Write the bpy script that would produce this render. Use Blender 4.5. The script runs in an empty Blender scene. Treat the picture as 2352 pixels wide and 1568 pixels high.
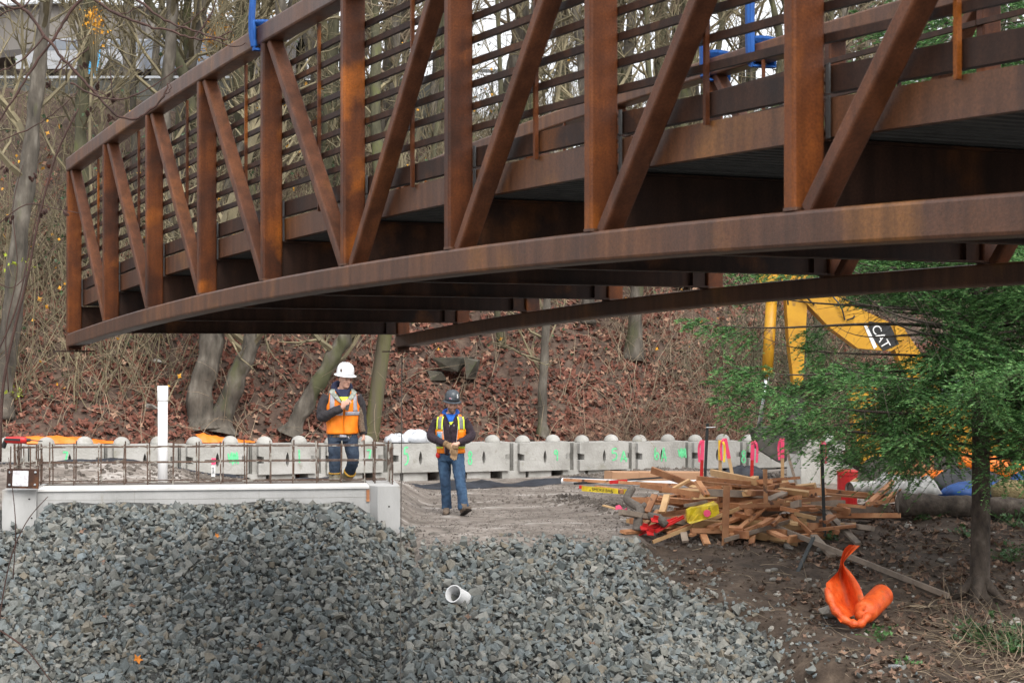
import bpy, bmesh, math, random
import numpy as np
from mathutils import Vector, Matrix, Euler

random.seed(11)
RNG = np.random.default_rng(11)
R = math.radians
scene = bpy.context.scene
COL = scene.collection

# ------------------------------------------------------------------ camera
CAM_Z = 2.35
cam_data = bpy.data.cameras.new("camera")
cam_data.sensor_width = 36.0
cam_data.lens = 64.3
cam_data.shift_y = 0.0132
cam_data.clip_start = 0.1
cam_data.clip_end = 3000
cam_data.dof.use_dof = True
cam_data.dof.focus_distance = 26.0
cam_data.dof.aperture_fstop = 8.0
cam = bpy.data.objects.new("camera", cam_data)
COL.objects.link(cam)
cam.location = (0, 0, CAM_Z)
cam.rotation_euler = (R(90), 0, 0)
scene.camera = cam

# ------------------------------------------------------------------ light
SUN_EL, SUN_AZ = R(47), R(160)      # azimuth clockwise from +Y: the light comes from behind and right of the camera
world = bpy.data.worlds.new("World")
scene.world = world
world.use_nodes = True
wn = world.node_tree
wn.nodes.clear()
sky_t = wn.nodes.new("ShaderNodeTexSky")
sky_t.sky_type = 'NISHITA'
sky_t.sun_disc = False
sky_t.sun_elevation = SUN_EL
sky_t.sun_rotation = SUN_AZ
sky_t.air_density = 1.0
sky_t.dust_density = 4.0
hs = wn.nodes.new("ShaderNodeHueSaturation")
hs.inputs["Saturation"].default_value = 0.12
bg = wn.nodes.new("ShaderNodeBackground")
mixw = wn.nodes.new("ShaderNodeMixRGB")
mixw.inputs["Fac"].default_value = 0.72
mixw.inputs["Color2"].default_value = (4.4, 4.5, 4.7, 1)     # the even cloud sheet
bg.inputs["Strength"].default_value = 0.15
out = wn.nodes.new("ShaderNodeOutputWorld")
wn.links.new(sky_t.outputs[0], hs.inputs["Color"])
wn.links.new(hs.outputs[0], mixw.inputs["Color1"])
wn.links.new(mixw.outputs[0], bg.inputs["Color"])
wn.links.new(bg.outputs[0], out.inputs["Surface"])

sun_d = bpy.data.lights.new("sun", 'SUN')
sun_d.energy = 1.4
sun_d.angle = R(38)
sun_d.color = (1.0, 0.96, 0.9)
sun = bpy.data.objects.new("sun", sun_d)
COL.objects.link(sun)
sd = Vector((math.sin(SUN_AZ) * math.cos(SUN_EL), math.cos(SUN_AZ) * math.cos(SUN_EL), math.sin(SUN_EL)))
sun.rotation_euler = sd.to_track_quat('Z', 'Y').to_euler()

scene.view_settings.view_transform = 'Standard'
scene.view_settings.look = 'None'
scene.view_settings.gamma = 1.0
scene.view_settings.use_curve_mapping = False
scene.view_settings.exposure = 1.15
scene.render.engine = 'CYCLES'
scene.cycles.use_denoising = True
scene.cycles.max_bounces = 6
scene.cycles.diffuse_bounces = 3
scene.cycles.glossy_bounces = 3
scene.cycles.transparent_max_bounces = 8
scene.cycles.use_adaptive_sampling = True
scene.cycles.adaptive_threshold = 0.02

F = 4200.0            # focal length in the pixels of a 2352-wide view of the photograph
CX, HY = 1176.0, 815.0


def P(x, y, Y):
    """world point at depth Y that is seen at pixel (x, y) of the 2352-wide photograph"""
    return Vector(((x - CX) / F * Y, Y, CAM_Z + (HY - y) / F * Y))


# ------------------------------------------------------------------ mesh helpers
def mesh_from(name, verts, faces, mats, mi=None, smooth=False):
    """verts (N,3) array; faces: (M,3|4) array or list of index tuples"""
    me = bpy.data.meshes.new(name)
    verts = np.asarray(verts, dtype=np.float64)
    if isinstance(faces, np.ndarray):
        k = faces.shape[1]
        me.vertices.add(len(verts))
        me.vertices.foreach_set("co", verts.astype(np.float32).ravel())
        me.loops.add(faces.size)
        me.loops.foreach_set("vertex_index", faces.astype(np.int32).ravel())
        me.polygons.add(len(faces))
        me.polygons.foreach_set("loop_start", np.arange(0, faces.size, k, dtype=np.int32))
        me.polygons.foreach_set("loop_total", np.full(len(faces), k, dtype=np.int32))
        me.update(calc_edges=True)
    else:
        me.from_pydata(verts.tolist(), [], faces)
    for m in (mats if isinstance(mats, (list, tuple)) else [mats]):
        me.materials.append(m)
    if mi is not None:
        me.polygons.foreach_set("material_index", np.asarray(mi, dtype=np.int32))
    me.polygons.foreach_set("use_smooth", np.full(len(me.polygons), bool(smooth)))
    me.validate()
    me.update()
    return me


def tag(o, label=None, cat=None, group=None, kind=None):
    if label: o["label"] = label
    if cat: o["category"] = cat
    if group: o["group"] = group
    if kind: o["kind"] = kind
    return o


def root_matrix(o):
    m = Matrix.Translation(o.location) @ o.rotation_euler.to_matrix().to_4x4() @ Matrix.Diagonal((*o.scale, 1))
    return root_matrix(o.parent) @ m if o.parent else m


def link(name, me, parent=None):
    o = bpy.data.objects.new(name, me)
    COL.objects.link(o)
    if parent is not None:
        o.parent = parent
    return o


def thing(name, label, cat, loc=(0, 0, 0), rz=0.0, group=None):
    o = bpy.data.objects.new(name, None)
    o.empty_display_size = 0.2
    COL.objects.link(o)
    o.location = loc
    o.rotation_euler = (0, 0, rz)
    return tag(o, label, cat, group)


class MB:
    """collects shapes and links them as ONE mesh object"""

    def __init__(self):
        self.v, self.f, self.m = [], [], []

    def add(self, verts, faces, m=0):
        n = len(self.v)
        self.v += [tuple(p) for p in verts]
        self.f += [tuple(i + n for i in f) for f in faces]
        self.m += [m] * len(faces)
        return self

    def box(self, c, size, rot=None, m=0):
        sx, sy, sz = (s / 2 for s in size)
        pts = [Vector((x, y, z)) for x in (-sx, sx) for y in (-sy, sy) for z in (-sz, sz)]
        if rot is not None:
            pts = [rot @ p for p in pts]
        c = Vector(c)
        return self.add([p + c for p in pts],
                        [(0, 1, 3, 2), (4, 6, 7, 5), (0, 4, 5, 1), (2, 3, 7, 6), (0, 2, 6, 4), (1, 5, 7, 3)], m)

    def sweep(self, path, section, side, up, m=0, cap=True):
        """section: 2D points in (side, up); side / up vector or list of vectors per point"""
        n = len(section)
        vs, fs = [], []
        for i, p in enumerate(path):
            s = side[i] if isinstance(side, list) else side
            u = up[i] if isinstance(up, list) else up
            vs += [Vector(p) + s * a + u * b for a, b in section]
        for i in range(len(path) - 1):
            for j in range(n):
                k = (j + 1) % n
                fs.append((i * n + j, i * n + k, (i + 1) * n + k, (i + 1) * n + j))
        if cap:
            fs.append(tuple(range(n))[::-1])
            fs.append(tuple(range((len(path) - 1) * n, len(path) * n)))
        return self.add(vs, fs, m)

    def bar(self, a, b, w, t, roll=0.0, m=0, ch=0.0, up=None):
        """rectangular bar from a to b; w across (horizontal), t the other way"""
        a, b = Vector(a), Vector(b)
        d = (b - a).normalized()
        u0 = Vector(up) if up is not None else (Vector((0, 0, 1)) if abs(d.z) < 0.9 else Vector((0, 1, 0)))
        s = d.cross(u0).normalized()
        u = s.cross(d).normalized()
        if roll:
            q = Matrix.Rotation(roll, 3, d)
            s, u = q @ s, q @ u
        return self.sweep([a, b], rrect(w, t, ch), s, u, m)

    def tube(self, path, radii, n=8, m=0, cap=True, squash=1.0):
        path = [Vector(p) for p in path]
        if not isinstance(radii, (list, tuple)):
            radii = [radii] * len(path)
        vs, fs = [], []
        prev = None
        for i, p in enumerate(path):
            d = (path[min(i + 1, len(path) - 1)] - path[max(i - 1, 0)])
            d = d.normalized() if d.length > 1e-9 else Vector((0, 0, 1))
            if prev is None:
                s = d.cross(Vector((0, 0, 1)) if abs(d.z) < 0.95 else Vector((0, 1, 0))).normalized()
            else:
                s = (prev - d * prev.dot(d)).normalized()
            prev = s
            u = d.cross(s)
            r = radii[i]
            ra, rb = (r if isinstance(r, (list, tuple)) else (r, r * squash))
            for j in range(n):
                a = 2 * math.pi * j / n
                vs.append(p + s * (math.cos(a) * ra) + u * (math.sin(a) * rb))
        for i in range(len(path) - 1):
            for j in range(n):
                k = (j + 1) % n
                fs.append((i * n + j, i * n + k, (i + 1) * n + k, (i + 1) * n + j))
        if cap:
            fs.append(tuple(range(n))[::-1])
            fs.append(tuple(range((len(path) - 1) * n, len(path) * n)))
        return self.add(vs, fs, m)

    def loft(self, rings, cap=True, m=0):
        n = len(rings[0])
        vs = [p for r in rings for p in r]
        fs = []
        for i in range(len(rings) - 1):
            for j in range(n):
                k = (j + 1) % n
                fs.append((i * n + j, i * n + k, (i + 1) * n + k, (i + 1) * n + j))
        if cap:
            fs.append(tuple(range(n))[::-1])
            fs.append(tuple(range((len(rings) - 1) * n, len(rings) * n)))
        return self.add(vs, fs, m)

    def lathe(self, prof, c=(0, 0, 0), n=16, mat=None, m=0, sx=1, sy=1):
        c = Vector(c)
        rings = []
        for r, z in prof:
            ring = [Vector((math.cos(2 * math.pi * j / n) * r * sx, math.sin(2 * math.pi * j / n) * r * sy, z)) for j in range(n)]
            if mat is not None:
                ring = [mat @ p for p in ring]
            rings.append([p + c for p in ring])
        return self.loft(rings, True, m)

    def prism(self, poly, a, b, fn, m=0):
        """poly of 2D points, extruded from a to b; fn(x, y, t) -> world point"""
        n = len(poly)
        vs = [fn(x, y, a) for x, y in poly] + [fn(x, y, b) for x, y in poly]
        fs = [tuple(range(n)), tuple(range(2 * n - 1, n - 1, -1))]
        for i in range(n):
            k = (i + 1) % n
            fs.append((i, i + n, k + n, k))
        return self.add(vs, fs, m)

    def ellipsoid(self, c, r, n=10, k=6, mat=None, m=0):
        prof = [(max(math.sin(math.pi * i / k), 0.02), -math.cos(math.pi * i / k)) for i in range(k + 1)]
        c = Vector(c)
        rings = []
        for rr, z in prof:
            ring = [Vector((math.cos(2 * math.pi * j / n) * rr * r[0], math.sin(2 * math.pi * j / n) * rr * r[1], z * r[2])) for j in range(n)]
            if mat is not None:
                ring = [mat @ p for p in ring]
            rings.append([p + c for p in ring])
        return self.loft(rings, True, m)

    def build(self, name, mats, parent=None, smooth=False, local=False, origin=None):
        V = np.array([tuple(p) for p in self.v], dtype=np.float64)
        loc = None
        if parent is not None:
            if not local:
                inv = np.array(root_matrix(parent).inverted())
                V = V @ inv[:3, :3].T + inv[:3, 3]
        else:
            c = np.array(origin) if origin is not None else np.array(((V[:, 0].min() + V[:, 0].max()) / 2, (V[:, 1].min() + V[:, 1].max()) / 2, V[:, 2].min()))
            V = V - c
            loc = c
        me = mesh_from(name, V, self.f, mats, self.m, smooth)
        bm = bmesh.new(); bm.from_mesh(me)
        bmesh.ops.recalc_face_normals(bm, faces=bm.faces)
        bm.to_mesh(me); bm.free()
        o = link(name, me, parent)
        if loc is not None:
            o.location = loc
        return o


def rrect(w, t, ch=0.0):
    a, b = w / 2, t / 2
    if ch <= 0:
        return [(-a, -b), (a, -b), (a, b), (-a, b)]
    k = ch * 0.3
    return [(-a + ch, -b), (a - ch, -b), (a - k, -b + k), (a, -b + ch), (a, b - ch), (a - k, b - k), (a - ch, b),
            (-a + ch, b), (-a + k, b - k), (-a, b - ch), (-a, -b + ch), (-a + k, -b + k)]


def remesh(mb, voxel, smooth_it=2, disp=0.0, dscale=0.1, tex=None):
    """one continuous surface out of overlapping shapes"""
    me = mesh_from("tmp", np.array([tuple(p) for p in mb.v]), mb.f, [])
    bm = bmesh.new(); bm.from_mesh(me)
    bmesh.ops.recalc_face_normals(bm, faces=bm.faces)
    bm.to_mesh(me); bm.free()
    o = bpy.data.objects.new("tmp", me)
    COL.objects.link(o)
    r = o.modifiers.new("r", 'REMESH'); r.mode = 'VOXEL'; r.voxel_size = voxel; r.use_smooth_shade = True
    if smooth_it:
        s = o.modifiers.new("s", 'SMOOTH'); s.iterations = smooth_it; s.factor = 0.5
    if disp:
        d = o.modifiers.new("d", 'DISPLACE')
        t = bpy.data.textures.new("wrinkle", 'CLOUDS'); t.noise_scale = dscale; t.noise_depth = 2
        d.texture = t; d.strength = disp; d.mid_level = 0.5; d.texture_coords = 'GLOBAL'
    dg = bpy.context.evaluated_depsgraph_get()
    ev = o.evaluated_get(dg)
    res = bpy.data.meshes.new_from_object(ev)
    bpy.data.objects.remove(o)
    n = len(res.vertices)
    co = np.empty(n * 3, dtype=np.float32); res.vertices.foreach_get("co", co)
    return res


def attach(name, me, mats, parent):
    """link an already built world-space mesh under a thing"""
    inv = root_matrix(parent).inverted()
    me.transform(inv)
    me.materials.clear()
    for m in mats: me.materials.append(m)
    me.polygons.foreach_set("use_smooth", np.ones(len(me.polygons), dtype=bool))
    me.name = name
    return link(name, me, parent)


def smooth_path(pts, k=4):
    pts = [Vector(p) for p in pts]
    if len(pts) < 3:
        return pts
    out = []
    for i in range(len(pts) - 1):
        p0, p1, p2, p3 = pts[max(i - 1, 0)], pts[i], pts[i + 1], pts[min(i + 2, len(pts) - 1)]
        for j in range(k):
            t = j / k
            out.append(0.5 * ((2 * p1) + (p2 - p0) * t + (2 * p0 - 5 * p1 + 4 * p2 - p3) * t * t + (3 * p1 - p0 - 3 * p2 + p3) * t ** 3))
    out.append(pts[-1])
    return out


def lerp(a, b, t): return a + (b - a) * t


def sstep(a, b, x):
    t = np.clip((x - a) / (b - a), 0, 1)
    return t * t * (3 - 2 * t)


# ------------------------------------------------------------------ materials
def pmat(name, stops, scale=4.0, rough=0.7, bump=0.0, bscale=30.0, metal=0.0, spec=0.5, stretch=(1, 1, 1), detail=5.0,
         island=0.0, islandcol=None, trans=0.0, alpha=1.0, sheen=0.0, rough2=None, speck=None, coat=0.0, nrough=0.6):
    """procedural material: noise -> colour ramp (stops: list of (pos, rgb)); islandcol: ramp over random pieces"""
    m = bpy.data.materials.new(name)
    m.use_nodes = True
    nt = m.node_tree
    N, L = nt.nodes, nt.links
    b = N["Principled BSDF"]
    tc = N.new("ShaderNodeTexCoord")
    mp = N.new("ShaderNodeMapping")
    mp.inputs["Scale"].default_value = stretch
    L.new(tc.outputs["Object"], mp.inputs["Vector"])
    oi = N.new("ShaderNodeObjectInfo")
    ad = N.new("ShaderNodeVectorMath"); ad.operation = 'MULTIPLY_ADD'
    ad.inputs[1].default_value = (1, 1, 1)
    sc3 = N.new("ShaderNodeVectorMath"); sc3.operation = 'SCALE'; sc3.inputs["Scale"].default_value = 37.0
    comb = N.new("ShaderNodeCombineXYZ")
    for k in range(3): L.new(oi.outputs["Random"], comb.inputs[k])
    L.new(comb.outputs[0], sc3.inputs[0])
    L.new(mp.outputs[0], ad.inputs[0]); L.new(sc3.outputs[0], ad.inputs[2])
    no = N.new("ShaderNodeTexNoise")
    no.inputs["Scale"].default_value = scale
    no.inputs["Detail"].default_value = detail
    no.inputs["Roughness"].default_value = nrough
    L.new(ad.outputs[0], no.inputs["Vector"])
    rp = N.new("ShaderNodeValToRGB")
    el = rp.color_ramp.elements
    if len(stops) == 1:
        stops = [(0.3, tuple(c * 0.85 for c in stops[0][1])), (0.7, tuple(c * 1.12 for c in stops[0][1]))]
    while len(el) < len(stops): el.new(0.5)
    for e, (p, c) in zip(el, stops):
        e.position = p; e.color = (*c, 1)
    L.new(no.outputs["Fac"], rp.inputs["Fac"])
    colour = rp.outputs["Color"]
    if islandcol or island:
        ge = N.new("ShaderNodeNewGeometry")
        a1 = N.new("ShaderNodeMath"); a1.operation = 'ADD'
        L.new(ge.outputs["Random Per Island"], a1.inputs[0]); L.new(oi.outputs["Random"], a1.inputs[1])
        fr = N.new("ShaderNodeMath"); fr.operation = 'FRACT'
        L.new(a1.outputs[0], fr.inputs[0])
        if islandcol:
            r2 = N.new("ShaderNodeValToRGB")
            e2 = r2.color_ramp.elements
            while len(e2) < len(islandcol): e2.new(0.5)
            for e, (p, c) in zip(e2, islandcol):
                e.position = p; e.color = (*c, 1)
            L.new(fr.outputs[0], r2.inputs["Fac"])
            mu = N.new("ShaderNodeMixRGB"); mu.blend_type = 'MULTIPLY'; mu.inputs["Fac"].default_value = 1
            L.new(colour, mu.inputs["Color1"]); L.new(r2.outputs["Color"], mu.inputs["Color2"])
            colour = mu.outputs["Color"]
        else:
            mr = N.new("ShaderNodeMapRange")
            mr.inputs["To Min"].default_value = 1 - island; mr.inputs["To Max"].default_value = 1 + island
            L.new(fr.outputs[0], mr.inputs["Value"])
            hv = N.new("ShaderNodeHueSaturation")
            L.new(mr.outputs[0], hv.inputs["Value"]); L.new(colour, hv.inputs["Color"])
            colour = hv.outputs["Color"]
    if speck:
        n2 = N.new("ShaderNodeTexNoise"); n2.inputs["Scale"].default_value = speck[0]; n2.inputs["Detail"].default_value = 4
        L.new(ad.outputs[0], n2.inputs["Vector"])
        r3 = N.new("ShaderNodeValToRGB")
        r3.color_ramp.elements[0].position = speck[1]; r3.color_ramp.elements[0].color = (0, 0, 0, 1)
        r3.color_ramp.elements[1].position = speck[2]; r3.color_ramp.elements[1].color = (1, 1, 1, 1)
        L.new(n2.outputs["Fac"], r3.inputs["Fac"])
        mx = N.new("ShaderNodeMixRGB")
        mx.inputs["Color2"].default_value = (*speck[3], 1)
        L.new(r3.outputs["Color"], mx.inputs["Fac"]); L.new(colour, mx.inputs["Color1"])
        colour = mx.outputs["Color"]
    L.new(colour, b.inputs["Base Color"])
    b.inputs["Roughness"].default_value = rough
    if rough2 is not None:
        mr = N.new("ShaderNodeMapRange")
        mr.inputs["From Min"].default_value = 0.3; mr.inputs["From Max"].default_value = 0.7
        mr.inputs["To Min"].default_value = rough; mr.inputs["To Max"].default_value = rough2
        L.new(no.outputs["Fac"], mr.inputs["Value"]); L.new(mr.outputs[0], b.inputs["Roughness"])
    b.inputs["Metallic"].default_value = metal
    b.inputs["Specular IOR Level"].default_value = spec
    b.inputs["Transmission Weight"].default_value = trans
    b.inputs["Alpha"].default_value = alpha
    b.inputs["Sheen Weight"].default_value = sheen
    b.inputs["Coat Weight"].default_value = coat
    if bump:
        nb = N.new("ShaderNodeTexNoise"); nb.inputs["Scale"].default_value = bscale; nb.inputs["Detail"].default_value = 6
        L.new(ad.outputs[0], nb.inputs["Vector"])
        bp = N.new("ShaderNodeBump"); bp.inputs["Strength"].default_value = bump; bp.inputs["Distance"].default_value = 0.02
        L.new(nb.outputs["Fac"], bp.inputs["Height"]); L.new(bp.outputs[0], b.inputs["Normal"])
    return m


M = {}


def steelmat(name, stops, patch, scale=1.4, rough=0.55, pos=(0.56, 0.66), spec=0.3):
    """weathering steel: blotches, vertical run streaks and fine grain"""
    m = pmat(name, stops, scale=scale, rough=rough, rough2=rough + 0.12, spec=spec, detail=7, speck=(scale * 1.1, pos[0], pos[1], patch), bump=0.10, bscale=110)
    nt = m.node_tree; N, L = nt.nodes, nt.links
    b = N["Principled BSDF"]
    src = b.inputs["Base Color"].links[0].from_socket
    tc = next(n for n in N if n.type == 'TEX_COORD')
    for sc, st, lo, hi, a, c in ((9.0, (1, 1, 0.09), 0.36, 0.66, 0.72, 1.25), (70.0, (1, 1, 1), 0.3, 0.7, 0.75, 1.22)):
        mp = N.new("ShaderNodeMapping"); mp.inputs["Scale"].default_value = st
        L.new(tc.outputs["Object"], mp.inputs["Vector"])
        n = N.new("ShaderNodeTexNoise"); n.inputs["Scale"].default_value = sc; n.inputs["Detail"].default_value = 5
        L.new(mp.outputs[0], n.inputs["Vector"])
        mr = N.new("ShaderNodeMapRange"); mr.inputs["From Min"].default_value = lo; mr.inputs["From Max"].default_value = hi
        mr.inputs["To Min"].default_value = a; mr.inputs["To Max"].default_value = c
        L.new(n.outputs["Fac"], mr.inputs["Value"])
        hv = N.new("ShaderNodeHueSaturation")
        L.new(mr.outputs[0], hv.inputs["Value"]); L.new(src, hv.inputs["Color"])
        src = hv.outputs["Color"]
    L.new(src, b.inputs["Base Color"])
    return m


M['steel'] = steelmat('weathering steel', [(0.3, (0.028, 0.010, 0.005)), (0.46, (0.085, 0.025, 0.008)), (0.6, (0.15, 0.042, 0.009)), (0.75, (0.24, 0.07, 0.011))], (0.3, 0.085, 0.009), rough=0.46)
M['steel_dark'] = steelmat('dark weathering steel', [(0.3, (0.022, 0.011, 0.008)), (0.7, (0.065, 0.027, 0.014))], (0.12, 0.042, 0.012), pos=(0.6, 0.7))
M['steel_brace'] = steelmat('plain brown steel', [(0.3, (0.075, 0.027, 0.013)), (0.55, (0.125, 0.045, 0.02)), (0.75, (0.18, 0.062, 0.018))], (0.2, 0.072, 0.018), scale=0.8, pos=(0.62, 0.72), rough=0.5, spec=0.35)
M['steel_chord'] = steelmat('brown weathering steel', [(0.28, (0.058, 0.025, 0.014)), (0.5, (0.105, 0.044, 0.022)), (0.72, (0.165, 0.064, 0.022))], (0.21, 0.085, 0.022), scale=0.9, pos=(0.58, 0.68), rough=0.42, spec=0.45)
M['deck'] = pmat('galvanised deck', [(0.3, (0.05, 0.05, 0.049)), (0.7, (0.1, 0.1, 0.098))], scale=6, rough=0.55, metal=0.3)
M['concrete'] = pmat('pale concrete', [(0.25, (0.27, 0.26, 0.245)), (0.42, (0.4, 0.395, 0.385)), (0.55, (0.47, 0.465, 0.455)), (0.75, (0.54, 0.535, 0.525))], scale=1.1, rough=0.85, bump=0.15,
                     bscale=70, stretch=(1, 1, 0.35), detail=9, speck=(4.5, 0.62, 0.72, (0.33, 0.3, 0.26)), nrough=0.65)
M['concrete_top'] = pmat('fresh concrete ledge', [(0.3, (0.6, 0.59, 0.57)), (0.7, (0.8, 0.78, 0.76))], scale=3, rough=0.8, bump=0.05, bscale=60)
M['block'] = pmat('cast block concrete', [(0.25, (0.24, 0.23, 0.21)), (0.5, (0.37, 0.36, 0.335)), (0.75, (0.46, 0.45, 0.43))], scale=2.2, rough=0.9, bump=0.5,
                  bscale=26, detail=8, speck=(5, 0.6, 0.75, (0.26, 0.25, 0.21)))
M['block_wet'] = pmat('old stained concrete', [(0.3, (0.035, 0.035, 0.026)), (0.55, (0.1, 0.09, 0.07)), (0.7, (0.06, 0.07, 0.025))], scale=3, rough=0.9, bump=0.4, bscale=18)
M['rebar'] = pmat('rusty rebar', [(0.3, (0.055, 0.032, 0.022)), (0.7, (0.13, 0.075, 0.05))], scale=14, rough=0.75, bump=0.3, bscale=120,
                  speck=(5, 0.55, 0.62, (0.33, 0.31, 0.27)))
M['stone'] = pmat('crushed rock', [(0.3, (0.72, 0.72, 0.72)), (0.7, (1.15, 1.15, 1.15))], scale=9, rough=0.82, bump=0.35, bscale=55, spec=0.4,
                  islandcol=[(0.0, (0.1, 0.115, 0.115)), (0.14, (0.17, 0.185, 0.178)), (0.26, (0.19, 0.22, 0.23)), (0.38, (0.13, 0.135, 0.12)), (0.5, (0.25, 0.245, 0.22)),
                             (0.62, (0.175, 0.19, 0.185)), (0.72, (0.215, 0.185, 0.14)), (0.82, (0.15, 0.17, 0.165)), (0.9, (0.3, 0.29, 0.26)), (1.0, (0.1, 0.105, 0.1))])
M['gravelbed'] = pmat('gravel bed', [(0.35, (0.03, 0.03, 0.028)), (0.65, (0.1, 0.1, 0.095))], scale=30, rough=0.95, bump=0.8, bscale=40)
M['cobble'] = pmat('round field stone', [(0.3, (0.17, 0.155, 0.13)), (0.7, (0.33, 0.31, 0.28))], scale=6, rough=0.85, bump=0.2, bscale=40, island=0.35)
M['dirt'] = pmat('dark soil', [(0.3, (0.026, 0.017, 0.011)), (0.5, (0.062, 0.042, 0.029)), (0.72, (0.125, 0.09, 0.064))], scale=3.5, rough=0.95, bump=0.9, bscale=22, detail=9)
M['mud'] = pmat('dug mud', [(0.3, (0.07, 0.058, 0.048)), (0.55, (0.13, 0.11, 0.094)), (0.75, (0.2, 0.175, 0.155))], scale=5, rough=0.9, bump=0.8, bscale=22, detail=8)
M['fabric_black'] = pmat('black filter fabric', [(0.3, (0.012, 0.013, 0.018)), (0.7, (0.03, 0.034, 0.045))], scale=4, rough=0.6, bump=0.2, bscale=25)
M['pvc'] = pmat('white pvc', [(0.3, (0.7, 0.69, 0.67)), (0.42, (0.8, 0.8, 0.8)), (0.8, (0.82, 0.82, 0.82))], scale=2.2, rough=0.4, stretch=(1, 1, 0.6))
M['pvc_old'] = pmat('weathered white pipe', [(0.3, (0.35, 0.33, 0.3)), (0.6, (0.66, 0.65, 0.62))], scale=12, rough=0.5)
M['plastic_sheet'] = pmat('milky plastic sheet', [(0.3, (0.4, 0.42, 0.45)), (0.7, (0.68, 0.69, 0.71))], scale=6, rough=0.3, bump=0.25, bscale=14)
M['plastic_grey'] = pmat('grey plastic sheet', [(0.3, (0.34, 0.33, 0.31)), (0.7, (0.62, 0.61, 0.58))], scale=6, rough=0.35, bump=0.3, bscale=14)
M['orange'] = pmat('orange fabric', [(0.3, (0.72, 0.15, 0.012)), (0.7, (0.9, 0.24, 0.02))], scale=5, rough=0.55, bump=0.25, bscale=22)
M['orange_net'] = pmat('orange safety mesh', [(0.32, (0.5, 0.055, 0.008)), (0.55, (0.72, 0.105, 0.014)), (0.75, (0.74, 0.19, 0.06))], scale=7, rough=0.5, bump=0.5, bscale=45, speck=(6, 0.62, 0.74, (0.45, 0.1, 0.03)))
M['bark_grey'] = pmat('grey bark', [(0.3, (0.038, 0.033, 0.026)), (0.52, (0.105, 0.09, 0.072)), (0.72, (0.2, 0.18, 0.15))], scale=5, rough=0.95, bump=0.7, bscale=16,
                      stretch=(1, 1, 0.35), speck=(2.2, 0.56, 0.66, (0.075, 0.076, 0.036)))
M['bark_moss'] = pmat('mossy bark', [(0.3, (0.045, 0.042, 0.026)), (0.55, (0.1, 0.094, 0.055)), (0.75, (0.12, 0.13, 0.042))], scale=4, rough=0.95, bump=0.7, bscale=18, stretch=(1, 1, 0.5))
M['bark_olive'] = pmat('olive twig bark', [(0.3, (0.1, 0.084, 0.052)), (0.7, (0.25, 0.21, 0.125))], scale=2, rough=0.9, island=0.35)
M['bark_tan'] = pmat('tan cane', [(0.3, (0.14, 0.105, 0.07)), (0.7, (0.29, 0.225, 0.155))], scale=2, rough=0.9, island=0.4)
M['bark_red'] = pmat('red brown twig', [(0.3, (0.035, 0.017, 0.013)), (0.7, (0.085, 0.04, 0.03))], scale=6, rough=0.8)
M['bark_fir'] = pmat('fir bark', [(0.3, (0.035, 0.027, 0.021)), (0.55, (0.085, 0.066, 0.052)), (0.75, (0.15, 0.125, 0.1))], scale=9, rough=0.95, bump=0.9, bscale=22, stretch=(1, 1, 0.6))
M['needle'] = pmat('fir needles', [(0.3, (0.62, 0.68, 0.62)), (0.7, (1.15, 1.12, 1.12))], scale=3.0, rough=0.55, spec=0.35,
                   islandcol=[(0.0, (0.035, 0.1, 0.028)), (0.4, (0.06, 0.165, 0.046)), (0.75, (0.095, 0.225, 0.065)), (1.0, (0.14, 0.27, 0.07))])
M['needle_tip'] = pmat('young fir needles', [(0.3, (0.8, 0.8, 0.8)), (0.7, (1.1, 1.1, 1.1))], scale=3.0, rough=0.55, spec=0.3,
                       islandcol=[(0.0, (0.095, 0.235, 0.075)), (0.5, (0.14, 0.3, 0.095)), (1.0, (0.2, 0.36, 0.11))])
M['leaf_litter'] = pmat('dead maple leaf', [(0.3, (0.8, 0.8, 0.8)), (0.7, (1.15, 1.15, 1.15))], scale=14, rough=0.75, spec=0.3,
                        islandcol=[(0.0, (0.09, 0.034, 0.024)), (0.3, (0.17, 0.064, 0.044)), (0.55, (0.215, 0.086, 0.058)), (0.75, (0.115, 0.046, 0.032)), (0.84, (0.28, 0.14, 0.095)), (0.94, (0.4, 0.25, 0.17)), (1.0, (0.06, 0.026, 0.02))])
M['leaf_brown'] = pmat('brown leaf', [(0.3, (0.8, 0.8, 0.8)), (0.7, (1.15, 1.15, 1.15))], scale=14, rough=0.75,
                       islandcol=[(0.0, (0.06, 0.035, 0.024)), (0.4, (0.13, 0.078, 0.052)), (0.7, (0.2, 0.12, 0.08)), (0.9, (0.3, 0.19, 0.125)), (1.0, (0.09, 0.05, 0.035))])
M['leaf_yellow'] = pmat('yellow leaf', [(0.5, (0.75, 0.36, 0.03))], scale=8, rough=0.6, island=0.3)
M['leaf_orange'] = pmat('orange leaf', [(0.5, (0.6, 0.2, 0.02))], scale=8, rough=0.6, island=0.3)
M['leaf_green'] = pmat('green leaf', [(0.3, (0.03, 0.085, 0.022)), (0.7, (0.08, 0.18, 0.05))], scale=6, rough=0.5, island=0.3)
M['ivy'] = pmat('ivy leaf', [(0.3, (0.02, 0.05, 0.018)), (0.7, (0.055, 0.1, 0.035))], scale=5, rough=0.5, island=0.4)
M['lime_leaf'] = pmat('lime leaf', [(0.5, (0.36, 0.45, 0.03))], scale=6, rough=0.5, island=0.2)
M['lumber'] = pmat('stained lumber', [(0.3, (0.25, 0.1, 0.045)), (0.5, (0.4, 0.18, 0.082)), (0.72, (0.54, 0.29, 0.145))], scale=3.2, rough=0.75, bump=0.15, bscale=50,
                   stretch=(1, 1, 1), island=0.3, speck=(7, 0.63, 0.68, (0.11, 0.055, 0.035)))
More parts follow.
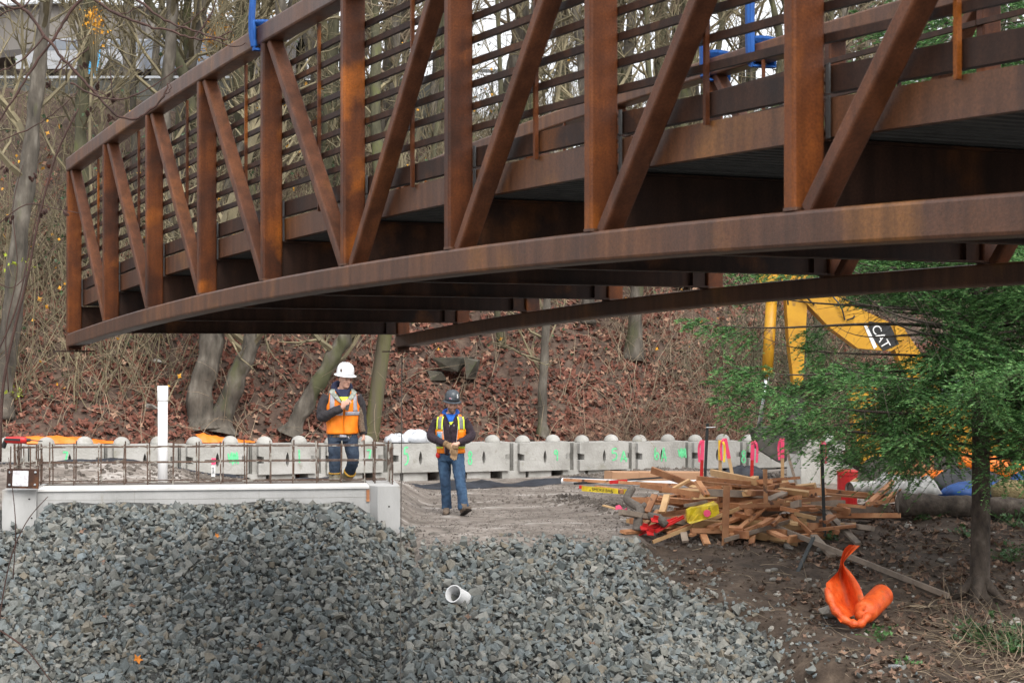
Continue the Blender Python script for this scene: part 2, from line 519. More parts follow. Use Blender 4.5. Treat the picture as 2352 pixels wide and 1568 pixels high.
M['lumber_grey'] = pmat('weathered lumber', [(0.3, (0.17, 0.135, 0.11)), (0.7, (0.33, 0.26, 0.2))], scale=4, rough=0.85, bump=0.2, bscale=50, island=0.2)
M['lumber_pale'] = pmat('fresh lumber', [(0.3, (0.42, 0.24, 0.11)), (0.7, (0.58, 0.38, 0.19))], scale=4, rough=0.7, island=0.2)
M['tan_board'] = pmat('tan wrapped beam', [(0.3, (0.4, 0.22, 0.12)), (0.7, (0.5, 0.29, 0.17))], scale=2, rough=0.6)
M['red'] = pmat('red paint', [(0.3, (0.45, 0.012, 0.012)), (0.7, (0.62, 0.025, 0.025))], scale=6, rough=0.45)
M['pink'] = pmat('pink flagging', [(0.3, (0.85, 0.06, 0.16)), (0.7, (0.95, 0.1, 0.22))], scale=6, rough=0.5)
M['flag_yellow'] = pmat('yellow flagging', [(0.3, (0.85, 0.55, 0.03)), (0.7, (0.95, 0.7, 0.06))], scale=6, rough=0.5)
M['black'] = pmat('black plastic', [(0.3, (0.01, 0.01, 0.011)), (0.7, (0.025, 0.025, 0.027))], scale=8, rough=0.45)
M['black_post'] = pmat('black steel post', [(0.3, (0.015, 0.018, 0.018)), (0.7, (0.035, 0.04, 0.04))], scale=8, rough=0.5)
M['yellow'] = pmat('yellow machine paint', [(0.3, (0.42, 0.2, 0.01)), (0.7, (0.58, 0.3, 0.014))], scale=2.5, rough=0.5, speck=(5, 0.6, 0.72, (0.2, 0.1, 0.025)))
M['yellow_jug'] = pmat('dirty yellow plastic', [(0.35, (0.45, 0.31, 0.015)), (0.6, (0.78, 0.6, 0.02))], scale=8, rough=0.45, speck=(9, 0.62, 0.68, (0.05, 0.045, 0.02)))
M['chrome'] = pmat('chrome rod', [(0.5, (0.75, 0.78, 0.82))], scale=3, rough=0.18, metal=1.0)
M['rubber'] = pmat('dark track steel', [(0.3, (0.03, 0.028, 0.025)), (0.7, (0.075, 0.065, 0.055))], scale=8, rough=0.8)
M['white_paint'] = pmat('white paint', [(0.5, (0.78, 0.78, 0.78))], scale=6, rough=0.5)
M['spray'] = pmat('green marking spray', [(0.35, (0.1, 0.5, 0.22)), (0.65, (0.18, 0.72, 0.34))], scale=18, rough=0.7)
M['sling'] = pmat('blue round sling', [(0.3, (0.005, 0.055, 0.24)), (0.7, (0.012, 0.11, 0.4))], scale=8, rough=0.65, stretch=(4, 4, 0.5), bump=0.4, bscale=25)
M['tarp_blue'] = pmat('blue tarp', [(0.3, (0.008, 0.04, 0.16)), (0.7, (0.014, 0.085, 0.3))], scale=4, rough=0.5, bump=0.2, bscale=18)
M['tarp_sky'] = pmat('light blue tarp', [(0.3, (0.05, 0.3, 0.55)), (0.7, (0.1, 0.42, 0.7))], scale=4, rough=0.5)
M['tarp_black'] = pmat('black blanket', [(0.3, (0.01, 0.01, 0.011)), (0.7, (0.03, 0.03, 0.033))], scale=4, rough=0.5, bump=0.3, bscale=18)
M['straw'] = pmat('straw wattle', [(0.3, (0.16, 0.12, 0.055)), (0.7, (0.33, 0.26, 0.13))], scale=20, rough=0.95, bump=0.9, bscale=60)
M['paper'] = pmat('smudged white card', [(0.4, (0.5, 0.48, 0.5)), (0.65, (0.8, 0.8, 0.82))], scale=16, rough=0.7)
M['rope'] = pmat('grey rope', [(0.3, (0.1, 0.09, 0.08)), (0.7, (0.25, 0.22, 0.19))], scale=40, rough=0.9)
M['skin'] = pmat('skin', [(0.3, (0.52, 0.28, 0.2)), (0.7, (0.64, 0.37, 0.28))], scale=18, rough=0.5)
M['beard'] = pmat('short beard', [(0.3, (0.1, 0.06, 0.04)), (0.7, (0.2, 0.125, 0.09))], scale=60, rough=0.8)
M['hair_dark'] = pmat('dark knit', [(0.3, (0.012, 0.01, 0.016)), (0.7, (0.03, 0.026, 0.036))], scale=40, rough=0.9)
M['eye'] = pmat('eye', [(0.5, (0.03, 0.02, 0.018))], scale=5, rough=0.3)
M['lip'] = pmat('lip', [(0.5, (0.3, 0.11, 0.09))], scale=5, rough=0.5)
M['jeans'] = pmat('blue jeans', [(0.3, (0.016, 0.036, 0.075)), (0.55, (0.032, 0.075, 0.145)), (0.75, (0.065, 0.13, 0.22))], scale=7, rough=0.85, bump=0.3, bscale=18, stretch=(1, 1, 0.6))
M['jeans_dark'] = pmat('dark worn jeans', [(0.3, (0.012, 0.02, 0.036)), (0.55, (0.026, 0.042, 0.072)), (0.75, (0.06, 0.085, 0.12))], scale=7, rough=0.85, bump=0.3, bscale=18)
M['jacket_plum'] = pmat('plum fleece', [(0.3, (0.014, 0.008, 0.013)), (0.7, (0.04, 0.024, 0.034))], scale=30, rough=0.95, bump=0.3, bscale=25)
M['jacket_grey'] = pmat('charcoal sleeve', [(0.3, (0.016, 0.014, 0.016)), (0.7, (0.042, 0.036, 0.04))], scale=20, rough=0.9, bump=0.3, bscale=25)
M['camo'] = pmat('camouflage cloth', [(0.38, (0.05, 0.035, 0.026)), (0.48, (0.16, 0.11, 0.075)), (0.56, (0.09, 0.06, 0.04)), (0.66, (0.24, 0.19, 0.14))], scale=16, rough=0.9)
M['camo_grey'] = pmat('grey green lining', [(0.35, (0.18, 0.2, 0.17)), (0.65, (0.36, 0.38, 0.33))], scale=22, rough=0.9)
M['hood_blue'] = pmat('bright blue hood', [(0.3, (0.006, 0.06, 0.32)), (0.7, (0.012, 0.12, 0.52))], scale=12, rough=0.85)
M['hood_navy'] = pmat('navy hood', [(0.3, (0.01, 0.012, 0.035)), (0.7, (0.025, 0.03, 0.075))], scale=12, rough=0.9)
M['vest'] = pmat('orange vest', [(0.3, (0.9, 0.19, 0.003)), (0.7, (1.0, 0.27, 0.006))], scale=7, rough=0.6, bump=0.25, bscale=16)
M['silver'] = pmat('silver tape', [(0.3, (0.28, 0.27, 0.3)), (0.7, (0.42, 0.41, 0.45))], scale=9, rough=0.45)
M['silver_dark'] = pmat('grey tape', [(0.3, (0.14, 0.14, 0.15)), (0.7, (0.24, 0.24, 0.25))], scale=9, rough=0.45)
M['lime'] = pmat('lime tape', [(0.3, (0.62, 0.75, 0.03)), (0.7, (0.75, 0.88, 0.06))], scale=9, rough=0.5)
M['hat_white'] = pmat('white hard hat', [(0.3, (0.74, 0.75, 0.77)), (0.7, (0.82, 0.83, 0.85))], scale=4, rough=0.3)
M['hat_dark'] = pmat('slate hard hat', [(0.3, (0.025, 0.03, 0.037)), (0.7, (0.055, 0.064, 0.075))], scale=6, rough=0.35)
M['glove'] = pmat('tan leather glove', [(0.3, (0.15, 0.09, 0.045)), (0.7, (0.3, 0.19, 0.1))], scale=14, rough=0.8, bump=0.3, bscale=40)
M['boot_tan'] = pmat('muddy work boot', [(0.3, (0.07, 0.05, 0.038)), (0.7, (0.2, 0.15, 0.11))], scale=12, rough=0.85, bump=0.3, bscale=40)
M['boot_sole'] = pmat('boot sole', [(0.5, (0.03, 0.024, 0.02))], scale=12, rough=0.9)
M['boot_rubber'] = pmat('olive rubber boot', [(0.3, (0.1, 0.085, 0.05)), (0.7, (0.2, 0.17, 0.105))], scale=8, rough=0.5)
M['boot_rim'] = pmat('yellow boot rim', [(0.5, (0.5, 0.27, 0.03))], scale=8, rough=0.5)
M['building'] = pmat('beige cladding', [(0.3, (0.17, 0.155, 0.14)), (0.7, (0.23, 0.21, 0.19))], scale=0.5, rough=0.8)
M['building_dark'] = pmat('dark soffit', [(0.5, (0.09, 0.08, 0.075))], scale=0.5, rough=0.8)
M['glass'] = pmat('window glass', [(0.5, (0.16, 0.18, 0.21))], scale=0.5, rough=0.12, spec=0.9)
M['galv'] = pmat('galvanised rail', [(0.5, (0.5, 0.52, 0.54))], scale=2, rough=0.4, metal=0.5)
M['retaining'] = pmat('mossy retaining wall', [(0.3, (0.05, 0.052, 0.046)), (0.7, (0.13, 0.13, 0.12))], scale=1.2, rough=0.95, stretch=(1, 1, 0.3))
M['car_white'] = pmat('white car paint', [(0.5, (0.36, 0.37, 0.39))], scale=2, rough=0.25, coat=0.5)
M['car_grey'] = pmat('grey car paint', [(0.5, (0.17, 0.19, 0.23))], scale=2, rough=0.25, coat=0.5)

# ------------------------------------------------------------------ ground
def vnoise(x, y, s, seed=0):
    """smooth pseudo noise in -1..1"""
    x = np.asarray(x) / s; y = np.asarray(y) / s
    return (np.sin(1.7 * x + 2.3 * y + seed) + np.sin(-2.9 * x + 1.3 * y + 1.7 * seed + 1) + np.sin(3.7 * x + 3.1 * y + 2.1 * seed) * 0.6
            + np.sin(5.3 * x - 4.7 * y + seed * 3.1) * 0.4) / 3.0


def wall_y(x): return 31.3 + (np.clip(x, -16, 14) + 7.57) * 0.488
def hill_y(x): return wall_y(x) + 0.75
def front_y(x): return 24.1 + (x + 6.72) * 0.135
def gravel_edge(y): return 1.53 + (24.3 - y) * 0.43 + 0.25 * np.sin(y * 2.1)


def region(x, y):
    """0 road, 1 gravel slope, 2 soil bank, 3 hillside, 4 creek bed"""
    x = np.asarray(x, float); y = np.asarray(y, float)
    r = np.zeros(np.broadcast(x, y).shape, int)
    yt = np.where(x < -1.5, front_y(x) + 0.3, 23.95 + 0.1 * np.sin(x * 2.3))
    front = y < yt
    r[front & (x <= gravel_edge(y))] = 1
    r[(y < 26.6 + 0.2 * np.sin(x * 1.7)) & (x > np.where(y < 24.4, gravel_edge(y), 1.6 + (y - 24.4) * 0.9))] = 2
    r[(x > 4.4) & (y < 29)] = 2
    r[y > hill_y(x) - 0.3] = 3
    r[y < 15.5] = 4
    return r


def ground(x, y):
    x = np.asarray(x, float); y = np.asarray(y, float)
    left = 1 - sstep(-1.9, -1.3, x)
    z = 0.28 * left * (1 - sstep(30, 33, y))
    berm = (1 - sstep(-6.2, -4.2, x)) * np.exp(-((y - (29.2 + (x + 6) * 0.3)) / 1.1) ** 2)
    z = z + 0.36 * berm
    z = z + 0.17 * np.exp(-((x - 3.2) / 1.5) ** 2 - ((y - 35.0) / 0.55) ** 2)          # mud heaped against the blocks
    z = z + 0.13 * np.exp(-(((x - (1.0 + (28.6 - y) * 0.42)) / 0.3) ** 2)) * sstep(24.4, 25.2, y) * (1 - sstep(29, 30, y))
    z = z + 0.012 * vnoise(x, y, 0.25, 1) + 0.02 * vnoise(x, y, 0.9, 2)
    # right: soil bank
    soil = -0.165 * np.maximum(26.3 - y, 0) + 0.05 * vnoise(x, y, 0.5, 4) + 0.05 * vnoise(x, y, 1.3, 5)
    wr = sstep(1.0, 2.4, x) * sstep(0.0, 0.6, 26.6 - y)
    wr = np.maximum(wr, np.where(x > 1.3, sstep(24.9, 24.2, y), 0)) if False else wr
    # gravel
    fy = np.where(x < -1.2, front_y(x) + 0.1, 24.35)
    zt = np.where(x < -4.5, lerp(0.1, 0.36, sstep(-6.3, -6.1, x)), lerp(0.36, -0.1, sstep(-2.3, -1.35, x)))
    sl = lerp(0.38, 0.30, sstep(-2.5, 0.5, x))
    grav = zt - sl * np.maximum(fy - y, 0) + 0.03 * vnoise(x, y, 0.4, 6) + 0.05 * vnoise(x, y, 1.5, 7)
    wg = np.where(x < -1.5, (y < front_y(x) + 0.25).astype(float), sstep(24.9, 24.3, y))
    z = z * (1 - wg) + grav * wg
    ws = sstep(-0.15, 0.35, x - gravel_edge(np.minimum(y, 24.4))) * sstep(26.7, 26.0, y)
    ws = np.maximum(ws, sstep(4.0, 4.6, x) * sstep(29.5, 28, y))
    z = z * (1 - ws) + np.where(y > 26.3, z * 0.3, soil) * ws
    # stream bed and near bank
    z = np.maximum(z, -2.4 + 0.05 * vnoise(x, y, 0.8, 3))
    z = np.where(y < 9, lerp(-2.4, 0.75, sstep(8.5, 3.0, y)), z)
    # hillside
    d = np.maximum(y - hill_y(x), 0) * 0.9
    top = 8.4 + 0.3 * vnoise(x, y, 5, 9)
    hill = np.minimum(0.74 * d, top) + np.minimum(d, 1) * (0.16 * vnoise(x, y, 0.9, 8) + 0.22 * vnoise(x, y, 2.7, 10)) + np.maximum(y - 60, 0) * 0.02 + (1 - sstep(-4, 0, x)) * 0.19 * np.clip(y - 48.5, 0, 20)
    return z + np.where(y > hill_y(x), hill, 0)


def gz(x, y): return float(ground(np.array([x]), np.array([y]))[0])


def on_ground(px_, py_):
    """where the ray through a pixel of the photograph meets the ground"""
    lo = 8.0
    dx, dz = (px_ - CX) / F, (HY - py_) / F
    Y = np.arange(16, 90, 0.05)
    g = ground(dx * Y, Y)
    z = CAM_Z + dz * Y
    k = np.argmax(z < g)
    if k == 0:
        k = 1
    return Vector((dx * Y[k], Y[k], g[k]))


M['road'] = pmat('wet gravel road', [(0.34, (0.1, 0.08, 0.065)), (0.48, (0.19, 0.16, 0.137)), (0.56, (0.25, 0.215, 0.187)), (0.62, (0.4, 0.365, 0.335))], scale=1.0, rough=0.8, rough2=0.5,
                 bump=0.8, bscale=34, detail=10, stretch=(0.7, 1.5, 1), speck=(11, 0.55, 0.62, (0.1, 0.085, 0.07)), nrough=0.7)
M['hill'] = pmat('leafy soil', [(0.3, (0.035, 0.024, 0.018)), (0.5, (0.08, 0.05, 0.037)), (0.7, (0.13, 0.09, 0.066))], scale=3.5, rough=0.95, bump=0.9, bscale=12, detail=9)
M['creek'] = pmat('creek bed', [(0.3, (0.03, 0.03, 0.028)), (0.7, (0.1, 0.095, 0.085))], scale=2, rough=0.6, bump=0.5)


def axis(a, lo, hi, b, fine, n):
    l = a + (lo - a) * (1 - np.linspace(1, 0, n, endpoint=False) ** 2.2)
    r = hi + (b - hi) * (np.linspace(0, 1, n + 1)[1:] ** 2.2)
    return np.concatenate([l, np.arange(lo, hi, fine), [hi], r])


gxs = axis(-900, -13, 10.5, 900, 0.13, 22)
gys = axis(-400, 16.5, 44.5, 2500, 0.13, 24)
GX, GY = np.meshgrid(gxs, gys)
GZ = ground(GX, GY)
nx_, ny_ = len(gxs), len(gys)
gv = np.stack([GX.ravel(), GY.ravel(), GZ.ravel()], 1)
ii, jj = np.meshgrid(np.arange(nx_ - 1), np.arange(ny_ - 1))
a_ = (jj * nx_ + ii).ravel()
gq = np.stack([a_, a_ + 1, a_ + nx_ + 1, a_ + nx_], 1)
cxm = (GX[:-1, :-1] + GX[1:, 1:]).ravel() / 2
cym = (GY[:-1, :-1] + GY[1:, 1:]).ravel() / 2
greg = region(cxm, cym)
G = {}
for k, (nm, mt) in enumerate([('road', 'road'), ('gravel_slope', 'gravelbed'), ('soil_bank', 'dirt'), ('hillside', 'hill'), ('creek_bed', 'creek')]):
    q = gq[greg == k]
    used, inv_ = np.unique(q, return_inverse=True)
    o = link(nm, mesh_from(nm, gv[used], inv_.reshape(q.shape), M[mt], smooth=True))
    G[nm] = tag(o, kind='structure')

# far hill seen through the railings, and a second ridge
bm_ = MB()
xs = np.linspace(-160, 200, 240)
rows = []
for t in np.linspace(0, 1, 8):
    rows.append([Vector((x, 300 + 90 * t, 8 + t ** 0.8 * (29 + 17 / (1 + math.exp((x - 11.5) / 1.6)) + 3.5 * math.exp(-((x - 3) / 7) ** 2) + 1.2 * math.sin(x * 0.35) + 0.8 * math.sin(x * 1.3) + 0.4 * math.sin(x * 3.1)))) for x in xs])
n = len(xs)
bm_.add([p for r in rows for p in r], [(i * n + j, i * n + j + 1, (i + 1) * n + j + 1, (i + 1) * n + j) for i in range(7) for j in range(n - 1)])
M['far_hill'] = pmat('bare wooded hill', [(0.3, (0.14, 0.125, 0.105)), (0.55, (0.22, 0.2, 0.17)), (0.7, (0.29, 0.26, 0.22))], scale=1.1, rough=1.0, bump=0.6, bscale=3, stretch=(1, 0.3, 0.5), detail=10, spec=0.1)
fh = bm_.build('far_hill', M['far_hill'], smooth=True)
tag(fh, kind='structure')


# ------------------------------------------------------------------ the bridge
TH = math.atan(0.4745)
PAN, W, NP = 2.36, 5.24, 11
BR = thing('footbridge', 'rust brown weathering steel truss footbridge hanging above the stone slope', 'bridge', (-6.49 * 0.75, 27.1 * 0.75, CAM_Z * 0.25), -(math.pi / 2 - TH))
BS = 0.75
BR.scale = (BS, BS, BS)
ALONG = Vector((math.sin(TH), -math.cos(TH), 0)); ACROSS = Vector((math.cos(TH), math.sin(TH), 0))


def bw(u, v, z): return Vector((-6.49 * BS, 27.1 * BS, CAM_Z * (1 - BS))) + (ALONG * u + ACROSS * v + Vector((0, 0, z))) * BS
def zb(k): return CAM_Z + 0.822 - 0.0128 * (k - 6.3) ** 2
def zt(k): return zb(k) + 2.40


XU, YV, ZW = Vector((1, 0, 0)), Vector((0, 1, 0)), Vector((0, 0, 1))
SEC = rrect(0.215, 0.20, 0.022)
for v, s in ((0, 1), (W, -1)):
    ks = np.linspace(-0.02, NP + 0.02, 61)
    MB().sweep([Vector((k * PAN, v, zb(k) - 0.1)) for k in ks], SEC, YV, ZW).build('bottom_chord', M['steel_chord'], BR, local=True)
    MB().sweep([Vector((k * PAN, v, zt(k) + 0.1)) for k in ks], SEC, YV, ZW).build('top_chord', M['steel_chord'], BR, local=True)
    for k in range(NP + 1):
        end = k in (0, NP)
        b = zb(k) - (0.2 if end else 0)
        po = MB().sweep([Vector((k * PAN, v, zb(k) + 0.001 if not end else 2.42)), Vector((k * PAN, v, zt(k) - 0.001))], rrect(0.21 if not end else 0.212, 0.105, 0.018), YV, XU).build('post', M['steel'], BR, local=True)
        if True:
            wd = MB()
            wd.sweep([Vector((k * PAN, v, zb(k) + 0.002)), Vector((k * PAN, v, zb(k) + 0.02))], rrect(0.214, 0.125, 0.02), YV, XU)
            wd.build('weld_collar', M['steel_chord'], po, local=False if False else True)
        if end:
            MB().box((k * PAN, v, 2.405), (0.5, 0.5, 0.022)).build('bearing_plate', M['steel_dark'], BR, local=True)
    for k in range(NP):
        u0, u1 = k * PAN + 0.055, (k + 1) * PAN - 0.055
        if k < 5:
            a, b = Vector((u0 + 0.06, v, zt(k))), Vector((u1 - 0.06, v, zb(k + 1)))
        else:
            a, b = Vector((u0 + 0.06, v, zb(k))), Vector((u1 - 0.06, v, zt(k + 1)))
        d = (b - a).normalized()
        MB().sweep([a, b], rrect(0.15, 0.10, 0.016), YV, d.cross(YV).normalized()).build('diagonal', M['steel_brace'], BR, local=True)
        vi = v + s * 0.128
        for i in range(8):
            h = 0.955 + 0.174 * i
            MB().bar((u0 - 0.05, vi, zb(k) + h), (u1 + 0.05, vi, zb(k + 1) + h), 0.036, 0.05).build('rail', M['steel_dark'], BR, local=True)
        # upper channel: web with two flanges
        for nm, h0, h1, mt in (('channel', 0.655, 0.80, 'steel_dark'), ('toe_plate', 0.41, 0.625, 'steel_chord')):
            c = MB()
            hm = (h0 + h1) / 2
            A_, B_ = Vector((u0 - 0.03, vi, zb(k) + hm)), Vector((u1 + 0.03, vi, zb(k + 1) + hm))
            c.bar(A_, B_, 0.012, h1 - h0)
            for e in (h0 - hm + 0.007, h1 - hm - 0.007):
                c.bar(A_ + Vector((0, s * 0.035, e)), B_ + Vector((0, s * 0.035, e)), 0.056, 0.013)
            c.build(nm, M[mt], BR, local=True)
            for uu, kk in ((u0 + 0.03, k), (u1 - 0.03, k + 1)):
                MB().box((uu, v + s * 0.1, zb(kk) + hm), (0.03, 0.012, h1 - h0 + 0.02)).build('clip_angle', M['deck'], BR, local=True)
        um = (u0 + u1) / 2; zm = (zb(k) + zb(k + 1)) / 2
        MB().bar((um, vi - s * 0.032, zm + 0.60), (um, vi - s * 0.032, zm + 2.40), 0.03, 0.03).build('rail_bar', M['steel'], BR, local=True)
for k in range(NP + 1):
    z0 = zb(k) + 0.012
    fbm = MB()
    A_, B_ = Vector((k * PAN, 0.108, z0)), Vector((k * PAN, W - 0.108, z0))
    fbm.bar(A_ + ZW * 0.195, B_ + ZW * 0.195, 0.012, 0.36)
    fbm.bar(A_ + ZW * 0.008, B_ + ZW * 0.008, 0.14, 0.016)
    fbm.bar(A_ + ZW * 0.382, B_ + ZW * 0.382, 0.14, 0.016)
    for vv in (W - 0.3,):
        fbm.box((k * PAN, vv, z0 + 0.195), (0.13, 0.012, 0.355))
    fbm.build('floor_beam', M['steel_dark'], BR, local=True)  # same steel as the posts; the shade under the deck is put into this darker colour
    if k < NP:
        dk = MB()
        per = 0.147
        n = 16
        us = []
        for i in range(n):
            u = k * PAN + i * per
            us += [(u, 0), (u + 0.05, 0), (u + 0.07, 0.045), (u + 0.127, 0.045)]
        us.append(((k + 1) * PAN, 0))
        top = [(u, zz) for u, zz in us]
        for vv0, vv1 in ((0.17, W / 2 - 0.01), (W / 2 + 0.01, W - 0.17)):
            base = len(dk.v)
            vs, fs = [], []
            for u, zz in top:
                zc = zb(u / PAN) + 0.412 + zz
                vs += [(u, vv0, zc), (u, vv1, zc), (u, vv0, zc + 0.004), (u, vv1, zc + 0.004)]
            for i in range(len(top) - 1):
                b4 = i * 4
                fs += [(b4, b4 + 1, b4 + 5, b4 + 4), (b4 + 2, b4 + 6, b4 + 7, b4 + 3), (b4, b4 + 4, b4 + 6, b4 + 2), (b4 + 1, b4 + 3, b4 + 7, b4 + 5)]
            dk.add(vs, fs)
        dk.build('deck_panel', M['deck'], BR, local=True)

# slings: flat loops round the top chords, rising to the crane hook out of the picture
HOOK = bw(5 * PAN, W / 2, 12.5)


def sling(label, u, v, lean, wide=1.0):
    t = thing('lifting_sling', label, 'sling', bw(u, v, zt(u / PAN)), 0, 'blue lifting slings')
    c = bw(u, v, zt(u / PAN) + 0.1)
    m = MB()
    loop = []
    for a in np.linspace(0, 2 * math.pi, 17):
        ca, sa = math.cos(a), math.sin(a)
        q = max(abs(ca) / 0.1, abs(sa) / 0.1)
        loop.append(c + ACROSS * (ca / q) + Vector((0, 0, sa / q)))
    m.tube(loop[:-1] + [loop[0]], [(0.04 * wide, 0.018)] * 17, 8)
    m.build('loop', M['sling'], t)
    m = MB()
    a = c + ACROSS * lean * 0.1 + Vector((0, 0, -0.08))
    b = c + Vector((0, 0, 3.6)) + (HOOK - c) * 0.08
    b.z = c.z + 3.4
    m.tube(smooth_path([a, a + Vector((0, 0, 0.35)) + ACROSS * 0.01 * lean, lerp(a, b, 0.5), b], 5), [(0.026 * wide, 0.042 * wide)] * 16, 8)
    m.build('leg', M['sling'], t)
    return t


sling('blue lifting sling round the near top chord above the leaning posts', 4 * PAN - 0.16, 0, -1)
sling('broader blue sling on the far top chord, nearer the left', 4.02 * PAN, W, -1, 1.7)
sling('blue sling on the far top chord, right of the other far sling', 4.42 * PAN, W, -1, 1.5)

# ------------------------------------------------------------------ abutment
AO = Vector((-6.72, 24.1, 0)); AD = Vector((0.991, 0.134, 0)); AN = Vector((-0.134, 0.991, 0))


def ab(s, t, z): return AO + AD * s + AN * t + Vector((0, 0, z))


AT = thing('bridge_abutment', 'pale concrete abutment with low front wall and two end pedestals', 'abutment', ab(2.6, 0.3, -0.4), math.atan2(0.134, 0.991))
ZT = 0.57


def zprism(poly, z0, z1, name, mt, parent):
    m = MB()
    m.prism(poly, z0, z1, lambda x, y, t: ab(x, y, t))
    return m.build(name, M[mt], parent)


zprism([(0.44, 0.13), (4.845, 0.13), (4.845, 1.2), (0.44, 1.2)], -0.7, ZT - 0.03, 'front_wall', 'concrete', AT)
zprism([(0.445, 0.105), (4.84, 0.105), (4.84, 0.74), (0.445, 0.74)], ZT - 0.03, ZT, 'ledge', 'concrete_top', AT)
zprism([(0.445, 0.743), (4.84, 0.743), (4.84, 1.2), (0.445, 1.2)], ZT - 0.03, ZT - 0.004, 'rough_seat', 'mud', AT)
zprism([(0, 0.0), (0.44, 0.0), (0.44, 1.25), (0, 1.25)], -0.7, ZT, 'pedestal', 'concrete', AT)
zprism([(4.845, 0.13), (4.945, 0.0), (5.25, 0.0), (5.25, 1.25), (4.845, 1.25)], -0.9, ZT + 0.004, 'pedestal', 'concrete', AT)
# brown lumber block at the right end of the form line
zprism([(4.80, 0.108), (4.842, 0.108), (4.842, 0.128), (4.80, 0.128)], 0.36, 0.52, 'form_block', 'lumber', AT)
m = MB()
for s, t, z in ((0.35, 0.0, 0.45), (0.38, 0, 0.2), (1.9, 0.13, 0.3), (3.1, 0.13, 0.22), (5.0, 0, 0.1), (5.15, 0, -0.12), (5.1, 0, 0.3)):
    m.ellipsoid(ab(s, t - 0.002, z), (0.014, 0.006, 0.01), 8, 4)
m.build('tie_hole', M['boot_sole'], AT)

for z in (0.42,):
    zprism([(0.447, 0.127), (4.79, 0.127), (4.79, 0.131), (0.447, 0.131)], z, z + 0.006, 'form_seam', 'block', AT)
for s_ in (1.7, 3.35):
    zprism([(s_, 0.1265), (s_ + 0.008, 0.1265), (s_ + 0.008, 0.131), (s_, 0.131)], -0.2, ZT - 0.035, 'form_seam', 'block', AT)
RC = thing('rebar_cage', 'rusty rebar cage standing on the abutment in front of the white hat worker', 'rebar cage', ab(2.6, 0.95, ZT), math.atan2(0.134, 0.991))


def rebar(a, b, r=0.008):
    a, b = Vector(a), Vector(b)
    mid = (a + b) / 2 + Vector((random.uniform(-1, 1), random.uniform(-1, 1), random.uniform(-1, 1))) * 0.006
    MB().tube([a, mid, b], r, 6).build('bar', M['rebar'], RC)


for row, t in enumerate((0.82, 1.1)):
    for i in range(14):
        s = 0.52 + i * 0.331 + random.uniform(-0.015, 0.015)
        if s > 4.85: continue
        rebar(ab(s, t, ZT - 0.02), ab(s + random.uniform(-0.012, 0.012), t + 0.012, 1.115 + random.uniform(0, 0.05)), 0.0088)
    for z in (1.085, 0.875, 0.605):
        rebar(ab(0.05, t + 0.018, z), ab(2.75, t + 0.018, z + random.uniform(-0.008, 0.008)))
        rebar(ab(2.6, t + 0.038, z + 0.004), ab(5.12, t + 0.018, z))
for s, tl in ((5.16, np.linspace(0.35, 1.12, 6)), (4.95, np.linspace(0.6, 1.12, 4)), (0.1, np.linspace(0.4, 1.1, 5)), (0.38, np.linspace(0.4, 1.1, 5))):
    for t in tl:
        rebar(ab(s + random.uniform(-0.01, 0.01), t, ZT - 0.02), ab(s + random.uniform(-0.015, 0.015), t, 1.12 + random.uniform(-0.02, 0.05)), 0.0088)
    for z in (1.07, 0.86, 0.62):
        rebar(ab(s + 0.018, min(tl) - 0.05, z), ab(s + 0.018, 1.16, z))
for i in range(5):
    rebar(ab(0.03 + i * 0.085, 0.62, ZT - 0.02), ab(0.03 + i * 0.085, 0.62, 1.12), 0.0088)
# tie wires
m = MB()
for row, t in enumerate((0.82, 1.1)):
    for i in range(13):
        for z in (1.085, 0.875, 0.605):
            if random.random() < 0.8:
                c = ab(0.52 + i * 0.331, t + 0.01, z)
                m.tube([c + Vector((-0.014, 0, -0.014)), c + Vector((0, -0.012, 0)), c + Vector((0.014, 0, 0.014))], 0.003, 4)
                m.tube([c + Vector((0.014, 0, -0.014)), c + Vector((0, -0.012, 0)), c + Vector((-0.014, 0, 0.014))], 0.003, 4)
m.build('tie_wire', M['rebar'], RC)["kind"] = 'stuff'

# steel bearing plate standing at the left pedestal
BP = thing('bearing_plate', 'brown steel plate with white square and bolt holes on left pedestal', 'steel plate', P(53, 1121, 24.06))
o0 = P(53, 1098.5, 24.06)
lean = Matrix.Rotation(R(-6), 3, 'X') @ Matrix.Rotation(R(1), 3, 'Y')
MB().box(o0, (0.42, 0.025, 0.258), lean).build('plate', M['steel_dark'], BP)
MB().box(o0 + Vector((-0.028, -0.016, 0.004)), (0.205, 0.006, 0.2), lean).build('white_square', M['paper'], BP)
m = MB()
for dx, dz in ((-0.17, 0.08), (-0.17, -0.085), (0.165, -0.078), (0.165, 0.085)):
    MB().lathe([(0.017, 0), (0.017, 0.012), (0.01, 0.02)], o0 + lean @ Vector((dx, -0.013, dz)), 6, Matrix.Rotation(R(90), 3, 'X')).build('bolt', M['galv'], BP)

# ------------------------------------------------------------------ block wall
WD = Vector((0.8987, 0.4386, 0)); WN = Vector((-0.4386, 0.8987, 0)); WO = Vector((-7.57, 31.3, 0))
PER = 1.305
HB = 0.54


def wl(s, t, z): return WO + WD * s + WN * t + Vector((0, 0, z))
def wbase(i): return 0.265 - 0.0205 * i


def on_wall(px_, py_, t=-0.006):
    d = Vector(((px_ - CX) / F, 1, (HY - py_) / F))
    o = Vector((0, 0, CAM_Z))
    q = WO + WN * t
    k = (q - o).dot(WN) / d.dot(WN)
    return o + d * k


